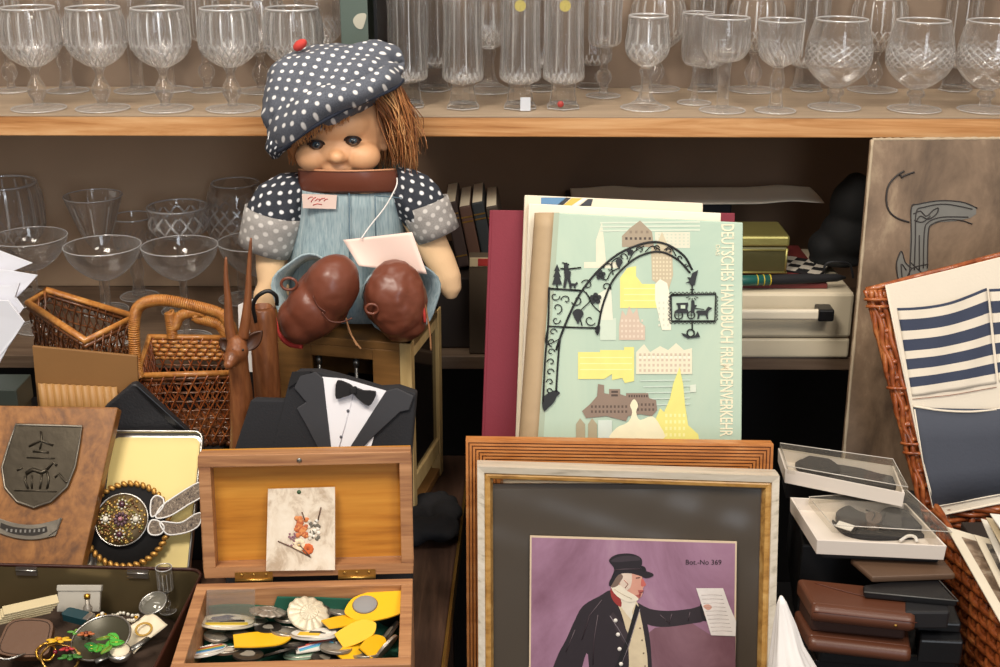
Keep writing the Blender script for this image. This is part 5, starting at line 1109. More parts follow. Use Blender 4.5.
def moulding(pl, c, bands, name, parent, back=-.012):
    """mitred frame: corners bl br tr tl (plane coords); bands = [(inset, height, material)]; last entry closes the inner edge"""
    b = MB(pl.F)
    def ins(d):
        (x0, y0), (x1, y1), (x2, y2), (x3, y3) = c; return [(x0 + d, y0 + d), (x1 - d, y1 + d), (x2 - d, y2 - d), (x3 + d, y3 - d)]
    prev = [(x, y, back) for x, y in ins(bands[0][0])]; m0 = bands[0][2]
    for d, h, m in bands:
        cur = [(x, y, h) for x, y in ins(d)]
        b.add(prev + cur, [(i, (i+1) % 4, 4 + (i+1) % 4, 4 + i) for i in range(4)], m0); prev = cur; m0 = m
    cur = [(x, y, back) for x, y in ins(bands[-1][0])]
    b.add(prev + cur, [(i, (i+1) % 4, 4 + (i+1) % 4, 4 + i) for i in range(4)], m0)
    fst = [(x, y, back) for x, y in ins(bands[0][0])]
    b.add(fst + cur, [((i+1) % 4, i, 4 + i, 4 + (i+1) % 4) for i in range(4)], m0)
    return b.build(name, None, parent)
# ---------------------------------------------------------------- gold and silver frame with the coachman print
FP = PL(1.04, ZL + .0005, 12)
tl, tr = FP.px(477, 463), FP.px(777.5, 472.5)
t = thing('framed_picture', 'gold and worn silver picture frame holding a print of a man in a top hat', 'picture frame', FP.pt(.12, 0, -.01))
M_ws = wood('worn_silver', [(.3, '#8f8573'), (.45, '#cfc4b0'), (.75, '#e6ddcf')], (5, 120, 30), .4, .3, .5, fine=.5); M_wg = wood('worn_gold', [(.3, '#7a4e20'), (.5, '#b88a48'), (.75, '#d6b070')], (12, 40, 40), .35, .25)
moulding(FP, [(tl[0] + .002, 0), (tr[0] + .002, 0), tr, tl], [(0, .000, M_ws), (.0005, .012, M_ws), (.0070, .0105, M_ws), (.0073, .0085, M_wg), (.0095, .0098, M_wg), (.0125, .0088, M_wg), (.0145, .003, M_wg), (.0150, .001, M_wg)], 'moulding', t)
b = MB(FP.F); b.b2(tl[0] + .008, tr[0] - .008, .01, tr[1] - .012, -.004, -.0005); 
M_mat = plain('dark_mat_film', '#4a4036', .5, var=.12, vs=6)
b.build('mat_board', M_mat, t, label='dark brown mat under wrinkled clear film')
# wrinkled film
b = MB(FP.F); g = random.Random(3)
def filmf(u, v):
    x = lerp(tl[0] + .014, tr[0] - .014, u); y = lerp(.012, tr[1] - .016, v)
    return (x, y, .0016 + .0009 * math.sin(26 * u + 5 * math.sin(4 * v)) * math.exp(-((u - .25) / .25) ** 2) + .0006 * math.sin(40 * v + 12 * u) * math.exp(-((v - .9) / .12) ** 2) + .0005 * math.sin(9 * u * 3 - 20 * v))
b.grid(filmf, 90, 90); b.build('clear_film', filmmat('wrinkled_film', '#efece6', .05, .28), t)
PP2 = PL(1.04, ZL + .0005, 12); off = .0042
cpx = lambda x, y, h=off + .0012: FP.px(x, y, h)
P = [cpx(530, 536), cpx(737, 542), (cpx(737, 660)[0] + .001, .012), (cpx(530, 660)[0] - .001, .012)]
b = MB(FP.F); b.prism(P, off - .0012, off + .0006, plain('print_edge', '#d8c2a6', .6)); PR = thing('art_print', 'purple print of a man in a top hat holding out a letter', 'print', FP.pt(.13, .015, off)); b.build('board', None, PR)
b = MB(FP.F)
M_pur = None
M_pur = mottled('purple_ground', [(.3, '#80586c'), (.5, '#a07890'), (.7, '#b693a6')], 9); M_pub = mottled('purple_brown', [(.3, '#6a454f'), (.5, '#815c66'), (.7, '#946f7a')], 14)
i_ = .0016; Q = [(P[3][0] + i_, P[3][1] + i_), (P[2][0] - i_, P[2][1] + i_), (P[1][0] - i_, P[1][1] - i_), (P[0][0] + i_, P[0][1] - i_)]
H0 = off + .0007
b.prism(Q, off, H0, M_pur)
lay = [0]
def art(pts, c, smooth=True, n=3, mat=None, rough=.5):
    lay[0] += 1; p2 = [cpx(x, y) for x, y in pts]
    if smooth: p2 = sp(p2, n)
    b.poly(p2, H0 + .00004 * lay[0], mat or plain('ink_' + c[1:], c, rough, var=.15, vs=120))
def line(pts, c, r=.0004):
    p2 = [cpx(x, y) for x, y in pts]; b.tube([(x, y, H0 + .00004 * lay[0]) for x, y in p2], r, 4, plain('ink_' + c[1:], c, .5, var=.15, vs=120))
k0 = Q[0][1]
art([(640, 640), (655, 628), (690, 622), (712, 636), (735.5, 636), (735.5, 667), (735.5, 760), (650, 760)], '#70505a', False, mat=M_pub)
# coat body
lo = 730
art([(612, 590), (600, 596), (583, 606), (574, 622), (566, 640), (558, 655), (550, 680), (545, lo), (570, lo), (582, 668), (588, 655), (590, 700), (592, lo), (655, lo), (652, 668), (650, 640), (645, 615), (637, 603), (628, 596)], '#2b2227')
art([(636, 603), (650, 609), (668, 611), (690, 609), (702, 606), (706, 612), (704, 621), (690, 624), (668, 627), (652, 626), (642, 620)], '#2e2529')
art([(700, 605), (706, 604), (709, 613), (707, 621), (702, 619)], '#1e191c'); art([(704, 608), (709, 603), (713, 606), (711, 613), (708, 618), (705, 616)], '#c98f7c')
for q in ([(602, 600), (590, 615), (582, 640)], [(598, 615), (594, 640), (593, 665)], [(660, 615), (668, 622)], [(672, 614), (669, 624)], [(690, 612), (688, 621)], [(575, 630), (566, 652)]): line(q, '#4f4248', .0005)
art([(613, 592), (622, 590), (636, 600), (641, 618), (645, 640), (648, 668), (648, lo), (630, lo), (629, 660), (627, 635), (622, 615), (617, 603)], '#d7c5a4')
art([(613, 588), (621, 586), (631, 596), (636, 602), (632, 612), (636, 624), (628, 616), (622, 608), (616, 600)], '#e6dcc8')
art([(611, 588), (616, 592), (621, 600), (621, 607), (615, 603), (611, 596)], '#9a3430')
art([(610, 616), (613, 612), (624, 625), (631, 640), (628, 650), (618, 634)], '#3a2f33', False); line([(610, 616), (619, 630), (628, 646)], '#8a8188', .0003)
art([(636, 604), (640, 608), (628, 648), (617, 675), (612, lo), (606, lo), (615, 668), (626, 640)], '#191518', False); line([(640, 609), (628, 648), (617, 676)], '#8c8288', .0003)
for q in ((615.5, 620.5), (618, 634.5), (619.5, 649), (621, 664)): x, y = cpx(*q); lay[0] += 1; b.lathe([(.0003, 0), (.0021, 0), (.0018, .0005), (.0003, .0007)], 12, plain('ink_button', '#e6dfd6', .4), T(x, y, H0 + .0006))
for q in ((640, 628), (642, 640), (643.5, 653), (645, 666)): x, y = cpx(*q); b.lathe([(.0003, 0), (.0008, 0), (.0003, .0003)], 8, plain('ink_7a6a58', '#7a6a58', .5), T(x, y, H0 + .0008))
# head
art([(616, 575), (626, 571), (637, 573), (642, 576), (642, 580), (645, 585), (643, 588), (643, 592), (640, 598), (633, 598), (626, 594), (620, 590), (616, 585)], '#d49a86')
art([(642, 578), (646, 585), (641, 586)], '#c4645a'); art([(620, 574), (630, 571), (632, 578), (630, 588), (623, 591), (620, 584)], '#dcc8b6'); art([(631, 596), (640, 598), (638, 590), (644, 590), (641, 594)], '#b05a52', False)
art([(611, 587), (618, 584), (626, 590), (636, 596), (638, 600), (628, 602), (617, 596)], '#e8ddc8'); line([(614, 589), (622, 594), (632, 599)], '#b5a58c', .0003)
line([(636, 578), (640, 577.5)], '#4a3028', .0005); line([(624, 580), (628, 584), (625, 588)], '#b57868', .0004); line([(640, 592.5), (643.5, 591.5)], '#7a3a34', .0004)
art([(611, 587), (613, 577), (618, 573), (623, 576), (620, 582), (617, 586)], '#7a6458')
# hat
art([(609, 561), (613, 556), (622, 553.5), (633, 554), (641, 558), (642, 564), (641, 569), (652, 573), (653, 576), (646, 578), (638, 575), (628, 573), (618, 575), (611, 586), (609, 583), (613, 574), (614, 568)], '#231b20')
art([(611, 561), (617, 557), (628, 555.5), (638, 557), (640, 560), (630, 561), (618, 562)], '#3a3036'); line([(614, 570), (625, 569), (640, 569)], '#4a3c42', .0005); art([(641, 566), (645, 567), (646, 571), (642, 571)], '#1a1418')
# letter
art([(696, 588), (723, 588), (729, 605), (738 - 2, 621), (735.5, 636), (711, 635), (704, 612)], '#e4dcd6', False)
for yy in range(595, 632, 4): line([(701 + (yy - 595) * .3, yy), (712 + (yy - 595) * .3, yy - .5), (722 + (yy - 595) * .28, yy + .2)], '#a89c98', .00025)
art([(703, 606), (708, 604), (712, 607), (708, 610)], '#cf9a86')
x, y = cpx(703.5, 562.5); b.text('Bot.-No 369', .0068, T(x, y, H0 + .0004), plain('ink_text', '#2a1c24', .6), sx=1.0)
b.build('printed_picture', None, PR, weld=False)
# ---------------------------------------------------------------- striped wooden frame behind
SPn = PL(1.105, ZL + .0005, 9); tl, tr = SPn.px(466, 437), SPn.px(771.5, 441.5)
t = thing('framed_picture', 'grooved orange-brown wooden picture frame behind the gold and silver one', 'picture frame', SPn.pt(.12, 0, -.01))
M_or = wood('orange_wood', [(.3, '#a5632c'), (.5, '#c47d40'), (.75, '#d69a60')], (8, 30, 30), .4, .1); M_gr = plain('groove_dark', '#7a4420', .6)
bands = [(0, .010, M_or)]
for i in range(9): d = .0025 + i * .0033; bands += [(d, .010, M_gr), (d + .0003, .0086, M_gr), (d + .0010, .0086, M_gr), (d + .0012, .010, M_or)]
bands += [(.034, .010, M_or), (.036, .004, M_or), (.0365, .001, M_or)]
moulding(SPn, [(tl[0] + .001, 0), (tr[0] + .001, 0), tr, tl], bands, 'moulding', t, back=-.004)
b = MB(SPn.F); b.b2(tl[0] + .03, tr[0] - .03, .03, tr[1] - .034, -.004, .0005); b.build('picture_sheet', M_cream, t)
# ---------------------------------------------------------------- books standing behind the frames
ZC = .8775
def book(name, label, Y0, lean, pts, th, cm, sm=None, pages=True, extra=0):
    p = PL(Y0, ZC, lean); P = p.pxs(pts); (xl, yl), (xr, yr) = P[0], P[1]; xb, yb = P[2]
    k = (xl - xb) / (yl - yb); x0 = xb - k * yb
    poly = [(x0, 0), (xr - k * yr * .2, 0), (xr, yr), (xl, yl)]
    t = thing(name, label, 'book', p.pt((x0 + xr) / 2, 0, -th / 2))
    b = MB(p.F); b.prism(poly, -.0022, 0); fc = b.build('front_cover', cm, t, bevel=.0008)
    b = MB(p.F); b.prism(poly, -th, -th + .0022); b.build('back_cover', cm, t, bevel=.0008)
    b = MB(p.F); q = [(poly[0][0] + .003, .002), (poly[1][0] - .003, .002), (xr - .003, yr - .003), (xl + .003, yl - .003)]; b.prism(q, -th + .0023, -.0023); b.build('pages', M_cream, t)
    b = MB(p.F); w = .0025; b.prism([(poly[0][0] - w, 0), (poly[0][0] + .001, 0), (xl + .001, yl), (xl - w, yl)], -th, -.0004); b.build('spine', sm or cm, t, bevel=.0012)
    return p, t, fc, poly
M_redc = plain('dark_red_cloth', '#7c2434', .7, var=.1, vs=20, bs=.15, bscale=400)
book('red_book', 'large dark red cloth book at the back of the standing books', 1.253, 17, [(492, 210), (735, 213), (484, 437)], .035, M_redc)
p, t, fc, poly = book('cream_book', 'tall cream book with a small blue and gold picture at its top, behind the others', 1.2335, 17, [(527, 195), (703, 203), (518, 437)], .0165, plain('ivory_cover', '#e6dac2', .6, var=.05))
b = MB(p.F)
for c, pts in (('#5c88b0', [(541, 197.5), (566, 197.5), (560, 205), (541, 205)]), ('#2a2a30', [(566, 197.5), (571, 197.8), (562, 206), (556, 206)]), ('#d8b64e', [(572, 198), (582, 198.3), (570, 206.5), (562, 206.5)]), ('#e8e4da', [(583, 198.5), (587, 198.5), (577, 206), (571, 206)]), ('#2a2a30', [(588, 199), (593, 199), (591, 206), (579, 206)])):
    b.prism(p.pxs(pts), 0, .0004, plain('ink_' + c[1:], c, .4))
b.build('cover_picture', None, fc)
book('cream_book', 'thinner cream book directly behind the green book', 1.2205, 17, [(531, 203.5), (721, 213), (522, 437)], .0105, plain('pale_cream_cover', '#ece3cf', .6, var=.05))
GP = PL(1.186, ZC, 17)
M_grn = mottled('sage_cover', [(.3, '#a6bfae'), (.5, '#b6cab6'), (.72, '#c4d3bc')], 5, .5)
t = thing('green_book', 'pale green hardback with a black wrought iron sign and town silhouettes on it', 'book', GP.pt(.03, 0, -.015))
a, c, d = GP.px(553, 212.5), GP.px(743, 222.5), GP.px(742, 439); e = GP.px(537, 438); k = (a[0] - e[0]) / (a[1] - e[1]); x0 = e[0] - k * e[1]
b = MB(GP.F); b.prism([(x0, 0), (d[0], 0), c, a], -.003, 0); FCV = b.build('front_cover', M_grn, t, bevel=.001)
b = MB(GP.F); b.prism([(x0 + .002, .002), (d[0] - .004, .002), (c[0] - .004, c[1] - .003), (a[0], a[1] - .003)], -.026, -.0032); b.build('pages', M_cream, t)
b = MB(GP.F); b.prism([(x0, 0), (d[0], 0), c, a], -.030, -.0262); b.build('back_cover', M_grn, t, bevel=.001)
sw = abs(GP.px(553, 213)[0] - GP.px(534, 213)[0])
b = MB(GP.F); 
def spf(u, v):
    y = lerp(0, a[1], u); x = lerp(x0, a[0], u); q = PI * v; return (x + .0015 - sw * math.sin(q) ** .7, y, -.0005 - .0145 * (1 - math.cos(q)))
b.grid(spf, 20, 14); b.build('spine', plain('tan_spine', '#b39a78', .6, var=.1, vs=60), t, solid=.0012, label='rounded tan cloth spine')
b = MB(GP.F); g1, g2 = GP.px(559, 213), GP.px(543, 437)
b.add([(x0 + .001, 0, .0001), (x0 + .0065, 0, .0001), (a[0] + .0065, a[1], .0001), (a[0] + .001, a[1], .0001)], [(0, 1, 2, 3)], plain('sage_edge', '#a9b6a0', .5)); b.build('hinge_groove', None, FCV)
b = MB(GP.F); lay = [0]; gp = lambda x, y: GP.px(x, y)
def art2(pts, c, smooth=False, n=3, h=None):
    lay[0] += 1; P = [gp(x, y) for x, y in pts]
    if smooth: P = sp(P, n)
    b.poly(P, .00012 + .00003 * lay[0] if h is None else h, plain('ink_' + c[1:], c, .5, var=.08, vs=80))
g = random.Random(21)
def windows(x0, y0, x1, y1, nx, ny, c, s=.45):
    for i in range(nx):
        for j in range(ny):
            x = lerp(x0, x1, (i + .5) / nx); y = lerp(y0, y1, (j + .5) / ny); w = (x1 - x0) / nx * s / 2; h = (y1 - y0) / ny * s / 2
            P = [gp(x - w, y + h), gp(x + w, y + h), gp(x + w, y - h), gp(x - w, y - h)]; b.poly(P, .00012 + .00003 * lay[0] + .00003, plain('ink_' + c[1:], c, .5, var=.08, vs=80))
# pale town silhouettes
art2([(596, 262), (596, 240), (600, 228), (602, 222), (604, 240), (606, 262), (618, 262), (618, 268), (584, 268), (584, 262)], '#e0dcc4')
art2([(655, 232), (690, 232), (690, 248), (672, 248), (655, 240)], '#d8d6c0'); windows(657, 233, 690, 246, 8, 4, '#c6cdb8')
for y in (222, 226, 230): art2([(600, y), (700, y - 1), (700, y + .8), (600, y + 1.6)], '#d0d9c6')
art2([(622, 247), (622, 236), (630, 228), (640, 220.5), (652, 232), (654, 247)], '#a3937c'); windows(624, 236, 652, 241, 6, 1, '#4a3e34', .5); windows(628, 229, 650, 235, 4, 1, '#8a7a66')
art2([(651, 247), (672, 247), (673, 275), (668, 292), (660, 285), (652, 280)], '#c3b496'); windows(652, 256, 672, 280, 6, 6, '#d9ceb0', .5); art2([(655, 248), (662, 232), (669, 248)], '#cbbf9f')
art2([(620, 308), (620, 278), (627, 268), (636, 266), (636, 276), (642, 284), (657, 284), (657, 308)], '#e6df80'); 
for y in (288, 294, 300): art2([(624, y), (656, y), (656, y + 1), (624, y + 1)], '#efeaa2')
art2([(655, 300), (655, 284), (660, 279), (667, 283), (671, 300), (671, 330), (662, 330)], '#ebe8d2'); windows(657, 300, 670, 328, 3, 5, '#d6d8c4')
art2([(619, 340), (619, 326), (622, 310), (626, 316), (629, 306), (633, 314), (637, 308), (640, 322), (645, 326), (645, 340)], '#cdb8a4'); windows(620, 318, 644, 339, 6, 4, '#dccdbb')
art2([(600, 320), (616, 318), (616, 340), (600, 340)], '#cbd8c6'); art2([(598, 294), (611, 286), (613, 320), (600, 320)], '#dde0cc')
art2([(578, 379), (578, 352), (600, 352), (600, 350), (624, 350), (624, 347), (634, 347), (634, 381), (625, 383), (622, 378), (612, 380), (612, 374), (604, 379)], '#e6df80')
for y in (357, 363, 369): art2([(580, y), (632, y), (632, y + 1), (580, y + 1)], '#efeaa2')
art2([(636, 374), (636, 352), (644, 344), (650, 352), (660, 346), (668, 350), (676, 343), (684, 350), (692, 348), (692, 374)], '#dfdcc2'); windows(638, 352, 691, 373, 12, 4, '#cdb9a2', .5); windows(638, 354, 691, 360, 12, 1, '#ebe7d2', .6)
for i in range(5): y = 380 + i * 6; art2([(640 + i * 3, y), (690, y - 1), (690, y + .6), (640 + i * 3, y + 1.4)], '#c2d2c4')
art2([(690, 385), (696, 384), (696, 392), (690, 392)], '#d4dccb')
art2([(661, 438), (655, 420), (660, 408), (664, 412), (670, 398), (673, 384), (679.5, 367), (683, 384), (685, 405), (688, 425), (698, 434), (699, 440), (660, 440)], '#e6df80'); windows(664, 412, 686, 438, 5, 4, '#efeaa2', .5)
art2([(582, 411), (590, 404), (597, 396), (598, 384), (604, 385), (604, 393), (609, 394), (609, 389), (620, 389), (620, 394), (626, 396), (626, 393), (648, 393), (649, 398), (656, 400), (657, 410), (652, 416), (640, 414), (628, 416), (626, 421), (606, 416), (586, 418)], '#8c7868')
windows(590, 404, 628, 414, 10, 2, '#5a493e', .5); windows(609, 390, 620, 397, 1, 2, '#4a3b32', .6); windows(628, 394, 648, 398, 8, 1, '#4a3b32', .6); windows(636, 402, 655, 412, 5, 2, '#5a493e', .5)
art2([(576, 440), (576, 424), (580, 418), (585, 424), (585, 440)], '#a89c80'); art2([(588, 440), (588, 424), (592, 418), (597, 424), (597, 440)], '#a89c80')
art2([(598, 440), (598, 420), (612, 420), (612, 440)], '#cfdad0'); art2([(612, 440), (616, 428), (628, 422), (632, 412), (630, 405), (634, 399), (638, 405), (636, 412), (640, 420), (652, 416), (660, 426), (662, 440)], '#ece6c4', True)
# wrought iron arm
IK = plain('ink_iron', '#17181a', .5, var=0); hI = .0022 * 0 + .0017
def il(pts, w=.8, sm=True, closed=False):
    P = [V((*gp(x, y), hI)) for x, y in pts]
    if sm: P = catmull(P, 5)
    b.tube(P, w * .00064, 4, IK, flat=.3, closed=closed)
def ip(pts, sm=True): P = [gp(x, y) for x, y in pts]; P = sp(P, 3) if sm else P; b.poly(P, hI + .0001, IK)
OA = [(548, 326), (556, 300 + 14), (566, 327 - 26), (581, 287), (595, 271), (613, 256), (630, 247), (651, 242), (668, 245), (684, 256), (692, 270)]
OA = [(556, 350), (560, 338), (565, 325), (572, 309), (581, 292), (595, 274), (613, 257.5), (630, 248), (651, 242), (668, 245), (684, 256), (692, 270)]
IA = [(597, 333), (599, 322), (603, 304), (613, 280), (630, 262), (646, 253.5), (662, 252), (678, 260), (690, 273)]
il(OA, 1.7); il(IA, 1.6); il([(549, 287), (548, 326), (545, 360), (543, 402)], 1.4); il([(549, 288.5), (581, 290.5)], 1.5, False); il([(548, 326), (565, 327)], 1.2, False); il([(565, 327), (598, 328)], 1.3, False); il([(560, 338), (558, 360), (556, 392)], 1.4)
il([(548, 326), (546, 344), (561, 338)], .8)
for q in ([(555, 390), (560, 393), (557, 396), (554, 402), (549, 407), (544, 411), (542, 404), (544, 396)],): ip(q)
def spiral(cx, cy, r, a0, turns, s=1):
    il([(cx + r * (1 - i / 16) * math.cos(R(a0) + s * i / 12 * turns * 2 * PI), cy + r * (1 - i / 16) * math.sin(R(a0) + s * i / 12 * turns * 2 * PI)) for i in range(13)], .85)
for cx, cy, r, a0, s in ((555, 296, 5, 0, 1), (557, 308, 6, 90, -1), (566, 300, 5, 180, 1), (556, 320, 4.5, 0, 1), (553, 332, 4, 0, -1), (552, 342, 4.5, 90, 1), (551, 352, 4, 0, -1), (551, 362, 4, 180, 1), (550, 372, 4, 0, -1), (550, 382, 3.8, 180, 1), (549, 391, 3.2, 0, -1),
        (590, 320, 6, 30, 1), (577, 300, 6, 160, -1), (587, 285, 6, 200, 1), (606, 287, 5, 30, -1), (609, 268, 5.5, 180, 1), (623, 257, 4.5, 30, -1), (640, 250, 4, 180, 1), (656, 248, 3.2, 0, -1), (669, 251, 3, 180, 1), (679, 258, 2.6, 30, -1), (686, 265, 2, 0, 1)): spiral(cx, cy, r, a0, .85, s)
for pts in ([(582, 326), (580, 312), (590, 300), (583, 290)], [(600, 312), (592, 304), (586, 292)], [(598, 274), (606, 280), (611, 272), (620, 268)], [(613, 275), (612, 262), (622, 256)], [(628, 262), (634, 252), (644, 246)], [(645, 252), (652, 246), (660, 250)], [(664, 250), (670, 247), (676, 256)]): il(pts, .9)
def leaf(cx, cy, r): 
    for a in (-90, -20, 50, 130, 200): ip([(cx + r * .62 * math.cos(R(a)) + r * .42 * math.cos(R(t_)), cy + r * .62 * math.sin(R(a)) + r * .42 * math.sin(R(t_))) for t_ in range(0, 360, 60)])
    ip([(cx + r * .5 * math.cos(R(t_)), cy + r * .5 * math.sin(R(t_))) for t_ in range(0, 360, 60)])
leaf(600.5, 275, 5.0); leaf(595.5, 298.5, 5.8); leaf(630, 252, 3.4)
def grapes(cx, cy, w, h): ip([(cx - w, cy - h * .5), (cx - w * .3, cy - h), (cx + w * .6, cy - h * .9), (cx + w, cy - h * .3), (cx + w * .3, cy + h * .5), (cx, cy + h), (cx - w * .5, cy + h * .4)])
grapes(578, 316.5, 5.5, 7.5); grapes(619, 264, 3.6, 5.5)
ip([(596, 326), (600, 326), (599, 333), (597, 335), (595, 331)])
# hunter, fir tree and dog on the platform
ip([(557, 264), (560, 271), (558.5, 271), (561, 277), (559.5, 277), (562, 284.5), (552, 284.5), (554.5, 277), (553, 277), (555.5, 271), (554, 271)], False); il([(557, 283), (557, 289)], 1.2, False)
ip([(564, 263), (567, 262.5), (568.5, 266), (568, 269), (571, 272), (570, 278), (572, 288), (569.5, 288), (567.5, 279), (565.5, 288), (563, 288), (564.5, 277), (564, 270)], False); il([(560, 268.5), (568, 269), (581, 267.5)], 1.2, False); il([(562, 262.5), (569, 264.5)], 1.0, False)
ip([(570, 283), (575, 283.5), (577, 281.5), (578, 284), (575.5, 286), (575.5, 288.5), (574, 288.5), (574, 286), (571.5, 286), (571, 288.5), (569.5, 288.5)], False)
# bird and hanging sign
ip([(698, 270), (696, 278), (694.5, 285), (691, 286), (689, 283), (685, 283), (689, 281), (687, 277), (690.5, 277.5), (692, 273), (695, 271.5)], False); il([(692, 285), (692, 295)], 1.0, False)
for x in (-1, 1): il([(692 + x * 2, 289.5), (692 - x * 2, 289.5)], .9, False)
sg = [(670.5, 295), (715.5, 294), (714.5, 321), (671.5, 321)]; il(sg + [sg[0]], 1.6, False)
for i in range(12):
    for y0, dy in ((294, -2), (321.5, 2)): x = lerp(671, 714, i / 11); il([(x - 1.8, y0), (x, y0 + dy), (x + 1.8, y0)], .6)
for i in range(7):
    for x0, dx in ((670.5, -2), (715.5, 2)): y = lerp(297, 319, i / 6); il([(x0, y - 1.6), (x0 + dx, y), (x0, y + 1.6)], .6)
for cx, r in ((678.5, 4.0), (691, 3.6)): il([(cx + r * math.cos(R(a_)), 315 + r * math.sin(R(a_))) for a_ in range(0, 360, 30)], .9, True, True); il([(cx - r, 315), (cx + r, 315)], .5, False); il([(cx, 315 - r), (cx, 315 + r)], .5, False)
ip([(676, 303), (688, 302.5), (688, 305), (687, 309), (689, 313), (674, 313), (674.5, 311), (678, 309), (677.5, 305), (676, 304.5)], False); b.poly([gp(*q) for q in ((680.5, 305), (685, 305), (685, 308.5), (680.5, 308.5))], hI + .00016, plain('ink_c3d4bd', '#c3d4bd'))
ip([(691, 300.5), (694, 300), (694.5, 305), (697, 305), (694.5, 308.5), (694, 313), (690.5, 313)], False); il([(694, 308), (704, 309.5)], .7, False)
ip([(697, 310.5), (705, 310.5), (708, 306.5), (712, 308), (710.5, 309.5), (708.5, 311), (707.5, 314), (708, 319), (706.5, 319), (705.5, 315), (699.5, 315), (698.5, 319), (697, 319), (697.5, 314), (695.5, 312)], False)
for i in range(5): a_ = R(20 + i * 35); il([(692 + 3 * math.cos(a_), 296 + 2 * math.sin(a_)), (692 + 6.5 * math.cos(a_), 296 + 5 * math.sin(a_))], .6, False)
il([(692, 321), (692, 329)], 1.0, False); il([(690.5 + 3.6 * math.cos(R(a_)), 333 + 3.6 * math.sin(R(a_))) for a_ in range(0, 360, 30)], 1.2, True, True)
ip([(681, 333), (684, 333.5), (690, 336.5), (695, 335.5), (697.5, 331), (700, 337), (696, 337.5), (688, 338.5), (683, 336)], False)
p0, p1 = gp(727, 224), gp(725.5, 436); ang = math.atan2(p1[1] - p0[1], p1[0] - p0[0]); Lt = math.hypot(p1[0] - p0[0], p1[1] - p0[1])
M_ct = plain('ink_title', '#efe6c8', .5, var=0)
mb0 = MB(); mb0.text('DEUTSCHES HANDBUCH FREMDENVERKEHR', .0185, Matrix.Identity(4), M_ct, bold=.0001); wd = max(v.x for v in mb0.v) - min(v.x for v in mb0.v)
b.text('DEUTSCHES HANDBUCH FREMDENVERKEHR', .0185, T((p0[0] + p1[0]) / 2, (p0[1] + p1[1]) / 2, .0004) @ Matrix.Rotation(ang, 4, 'Z'), M_ct, h=.0004, bold=.0001, sx=Lt / wd)
x, y = gp(717.5, 250); b.text('DAS', .006, T(x, y, .0004) @ Matrix.Rotation(ang, 4, 'Z'), M_ct, h=.0004)
b.build('cover_design', None, FCV, weld=False, label='black iron sign, coloured buildings and cream title')
# ---------------------------------------------------------------- things on the middle shelf behind
m = MB(); m.b2(.03, .43, 1.498, 1.69, ZM + .0006, ZM + .026, plain('case_cream', '#d3c6ab', .5, var=.06)); 
t = thing('portable_case', 'cream portable case with a carrying handle on the middle shelf', 'case', (.23, 1.6, ZM)); m.build('base', None, t, bevel=.003)
MB().b2(.03, .43, 1.4965, 1.69, ZM + .0275, 1.0085, plain('case_cream', '#d3c6ab', .5, var=.06)).build('lid', None, t, bevel=.004)
ha, hb = at(700, 313, 1.482), at(826, 311, 1.482)
b = MB(); b.b2(ha.x, hb.x, 1.474, 1.482, ha.z - .0065, ha.z + .0065); b.build('handle', plain('handle_cream', '#dfd4bd', .45), t, bevel=.003, bseg=3)
for x in (ha.x, hb.x - .002): MB().b2(x - .009, x + .010, 1.472, 1.4965, ha.z - .0075, ha.z + .0075).build('handle_mount', M_black_pl, t, bevel=.002)
# red folder, tin, board game, bag, umbrella
m = MB(); m.b2(.14, .40, 1.512, 1.68, 1.009, 1.0155, plain('dull_red_card', '#6e2a28', .6)); t = m.build('red_folder', None, label='dull red folder lying on the cream portable case', cat='folder', bevel=.001)
m = MB(); P0 = at(765, 290, 1.505); b = MB(T(P0.x, 1.505, 1.0155) @ RZ(6) @ RY(90)); t = thing('folded_umbrella', 'dark folded umbrella with a teal and yellow handle on the cream case', 'umbrella', (P0.x, 1.505, 1.0155))
b.lathe([(.0003, -.05), (.0062, -.05), (.0066, -.03), (.0066, .004), (.0003, .005)], 16, M=T(-.0068, 0, 0)); b.build('handle', plain('teal_handle', '#1f5a52', .35), t)
b = MB(T(P0.x, 1.505, 1.0155) @ RZ(6) @ RY(90))
for z in (-.012, -.004, .004): b.lathe([(.0064, z), (.0071, z + .0008), (.0064, z + .0016)], 16, M=T(-.0068, 0, 0))
b.build('yellow_band', plain('yellow_band', '#c9b030', .4), t)
b = MB(T(P0.x, 1.505, 1.0155) @ RZ(6) @ RY(90)); b.lathe([(.0003, .005), (.0058, .006), (.0062, .03), (.0045, .09), (.0015, .10), (.0003, .10)], 16, M=T(-.0068, 0, 0), mod=lambda a, r, z, i: r * (1 + .08 * math.cos(6 * a))); b.build('folded_cloth', M_black, t)
q0, q1 = at(690, 280, 1.545), at(786, 280, 1.545); zz0, zz1 = 1.0162, at(760, 236, 1.545).z
t = thing('tea_tin', 'square olive-gold tin standing on the red folder', 'tin', ((q0.x + q1.x) / 2, 1.58, zz0)); M_ol = plain('olive_tin', '#55502f', .35, .4, var=.3, vs=30); M_olg = plain('olive_gold', '#a39b5c', .35, .6, var=.15)
MB().b2(q0.x, q1.x, 1.545, 1.615, zz0, zz1 - .014, M_ol).build('body', None, t, bevel=.003)
MB().b2(q0.x - .001, q1.x + .001, 1.544, 1.616, zz1 - .0138, zz1, M_olg).build('lid', None, t, bevel=.003)
b = MB()
for x in (q0.x + .002, q1.x - .002): b.tube([(x, 1.545, zz0 + .003), (x, 1.545, zz1 - .016)], .0016, 6)
b.tube([(q0.x, 1.545, zz0 + .003), (q1.x, 1.545, zz0 + .003)], .0016, 6); b.tube([(q0.x, 1.545, zz1 - .018), (q1.x, 1.545, zz1 - .018)], .0012, 6); b.build('gilt_border', M_olg, t)
r0 = at(782, 283, 1.53); t = thing('checkered_board', 'black and white checkered board lying right of the olive tin', 'board', (r0.x + .04, 1.57, 1.0162))
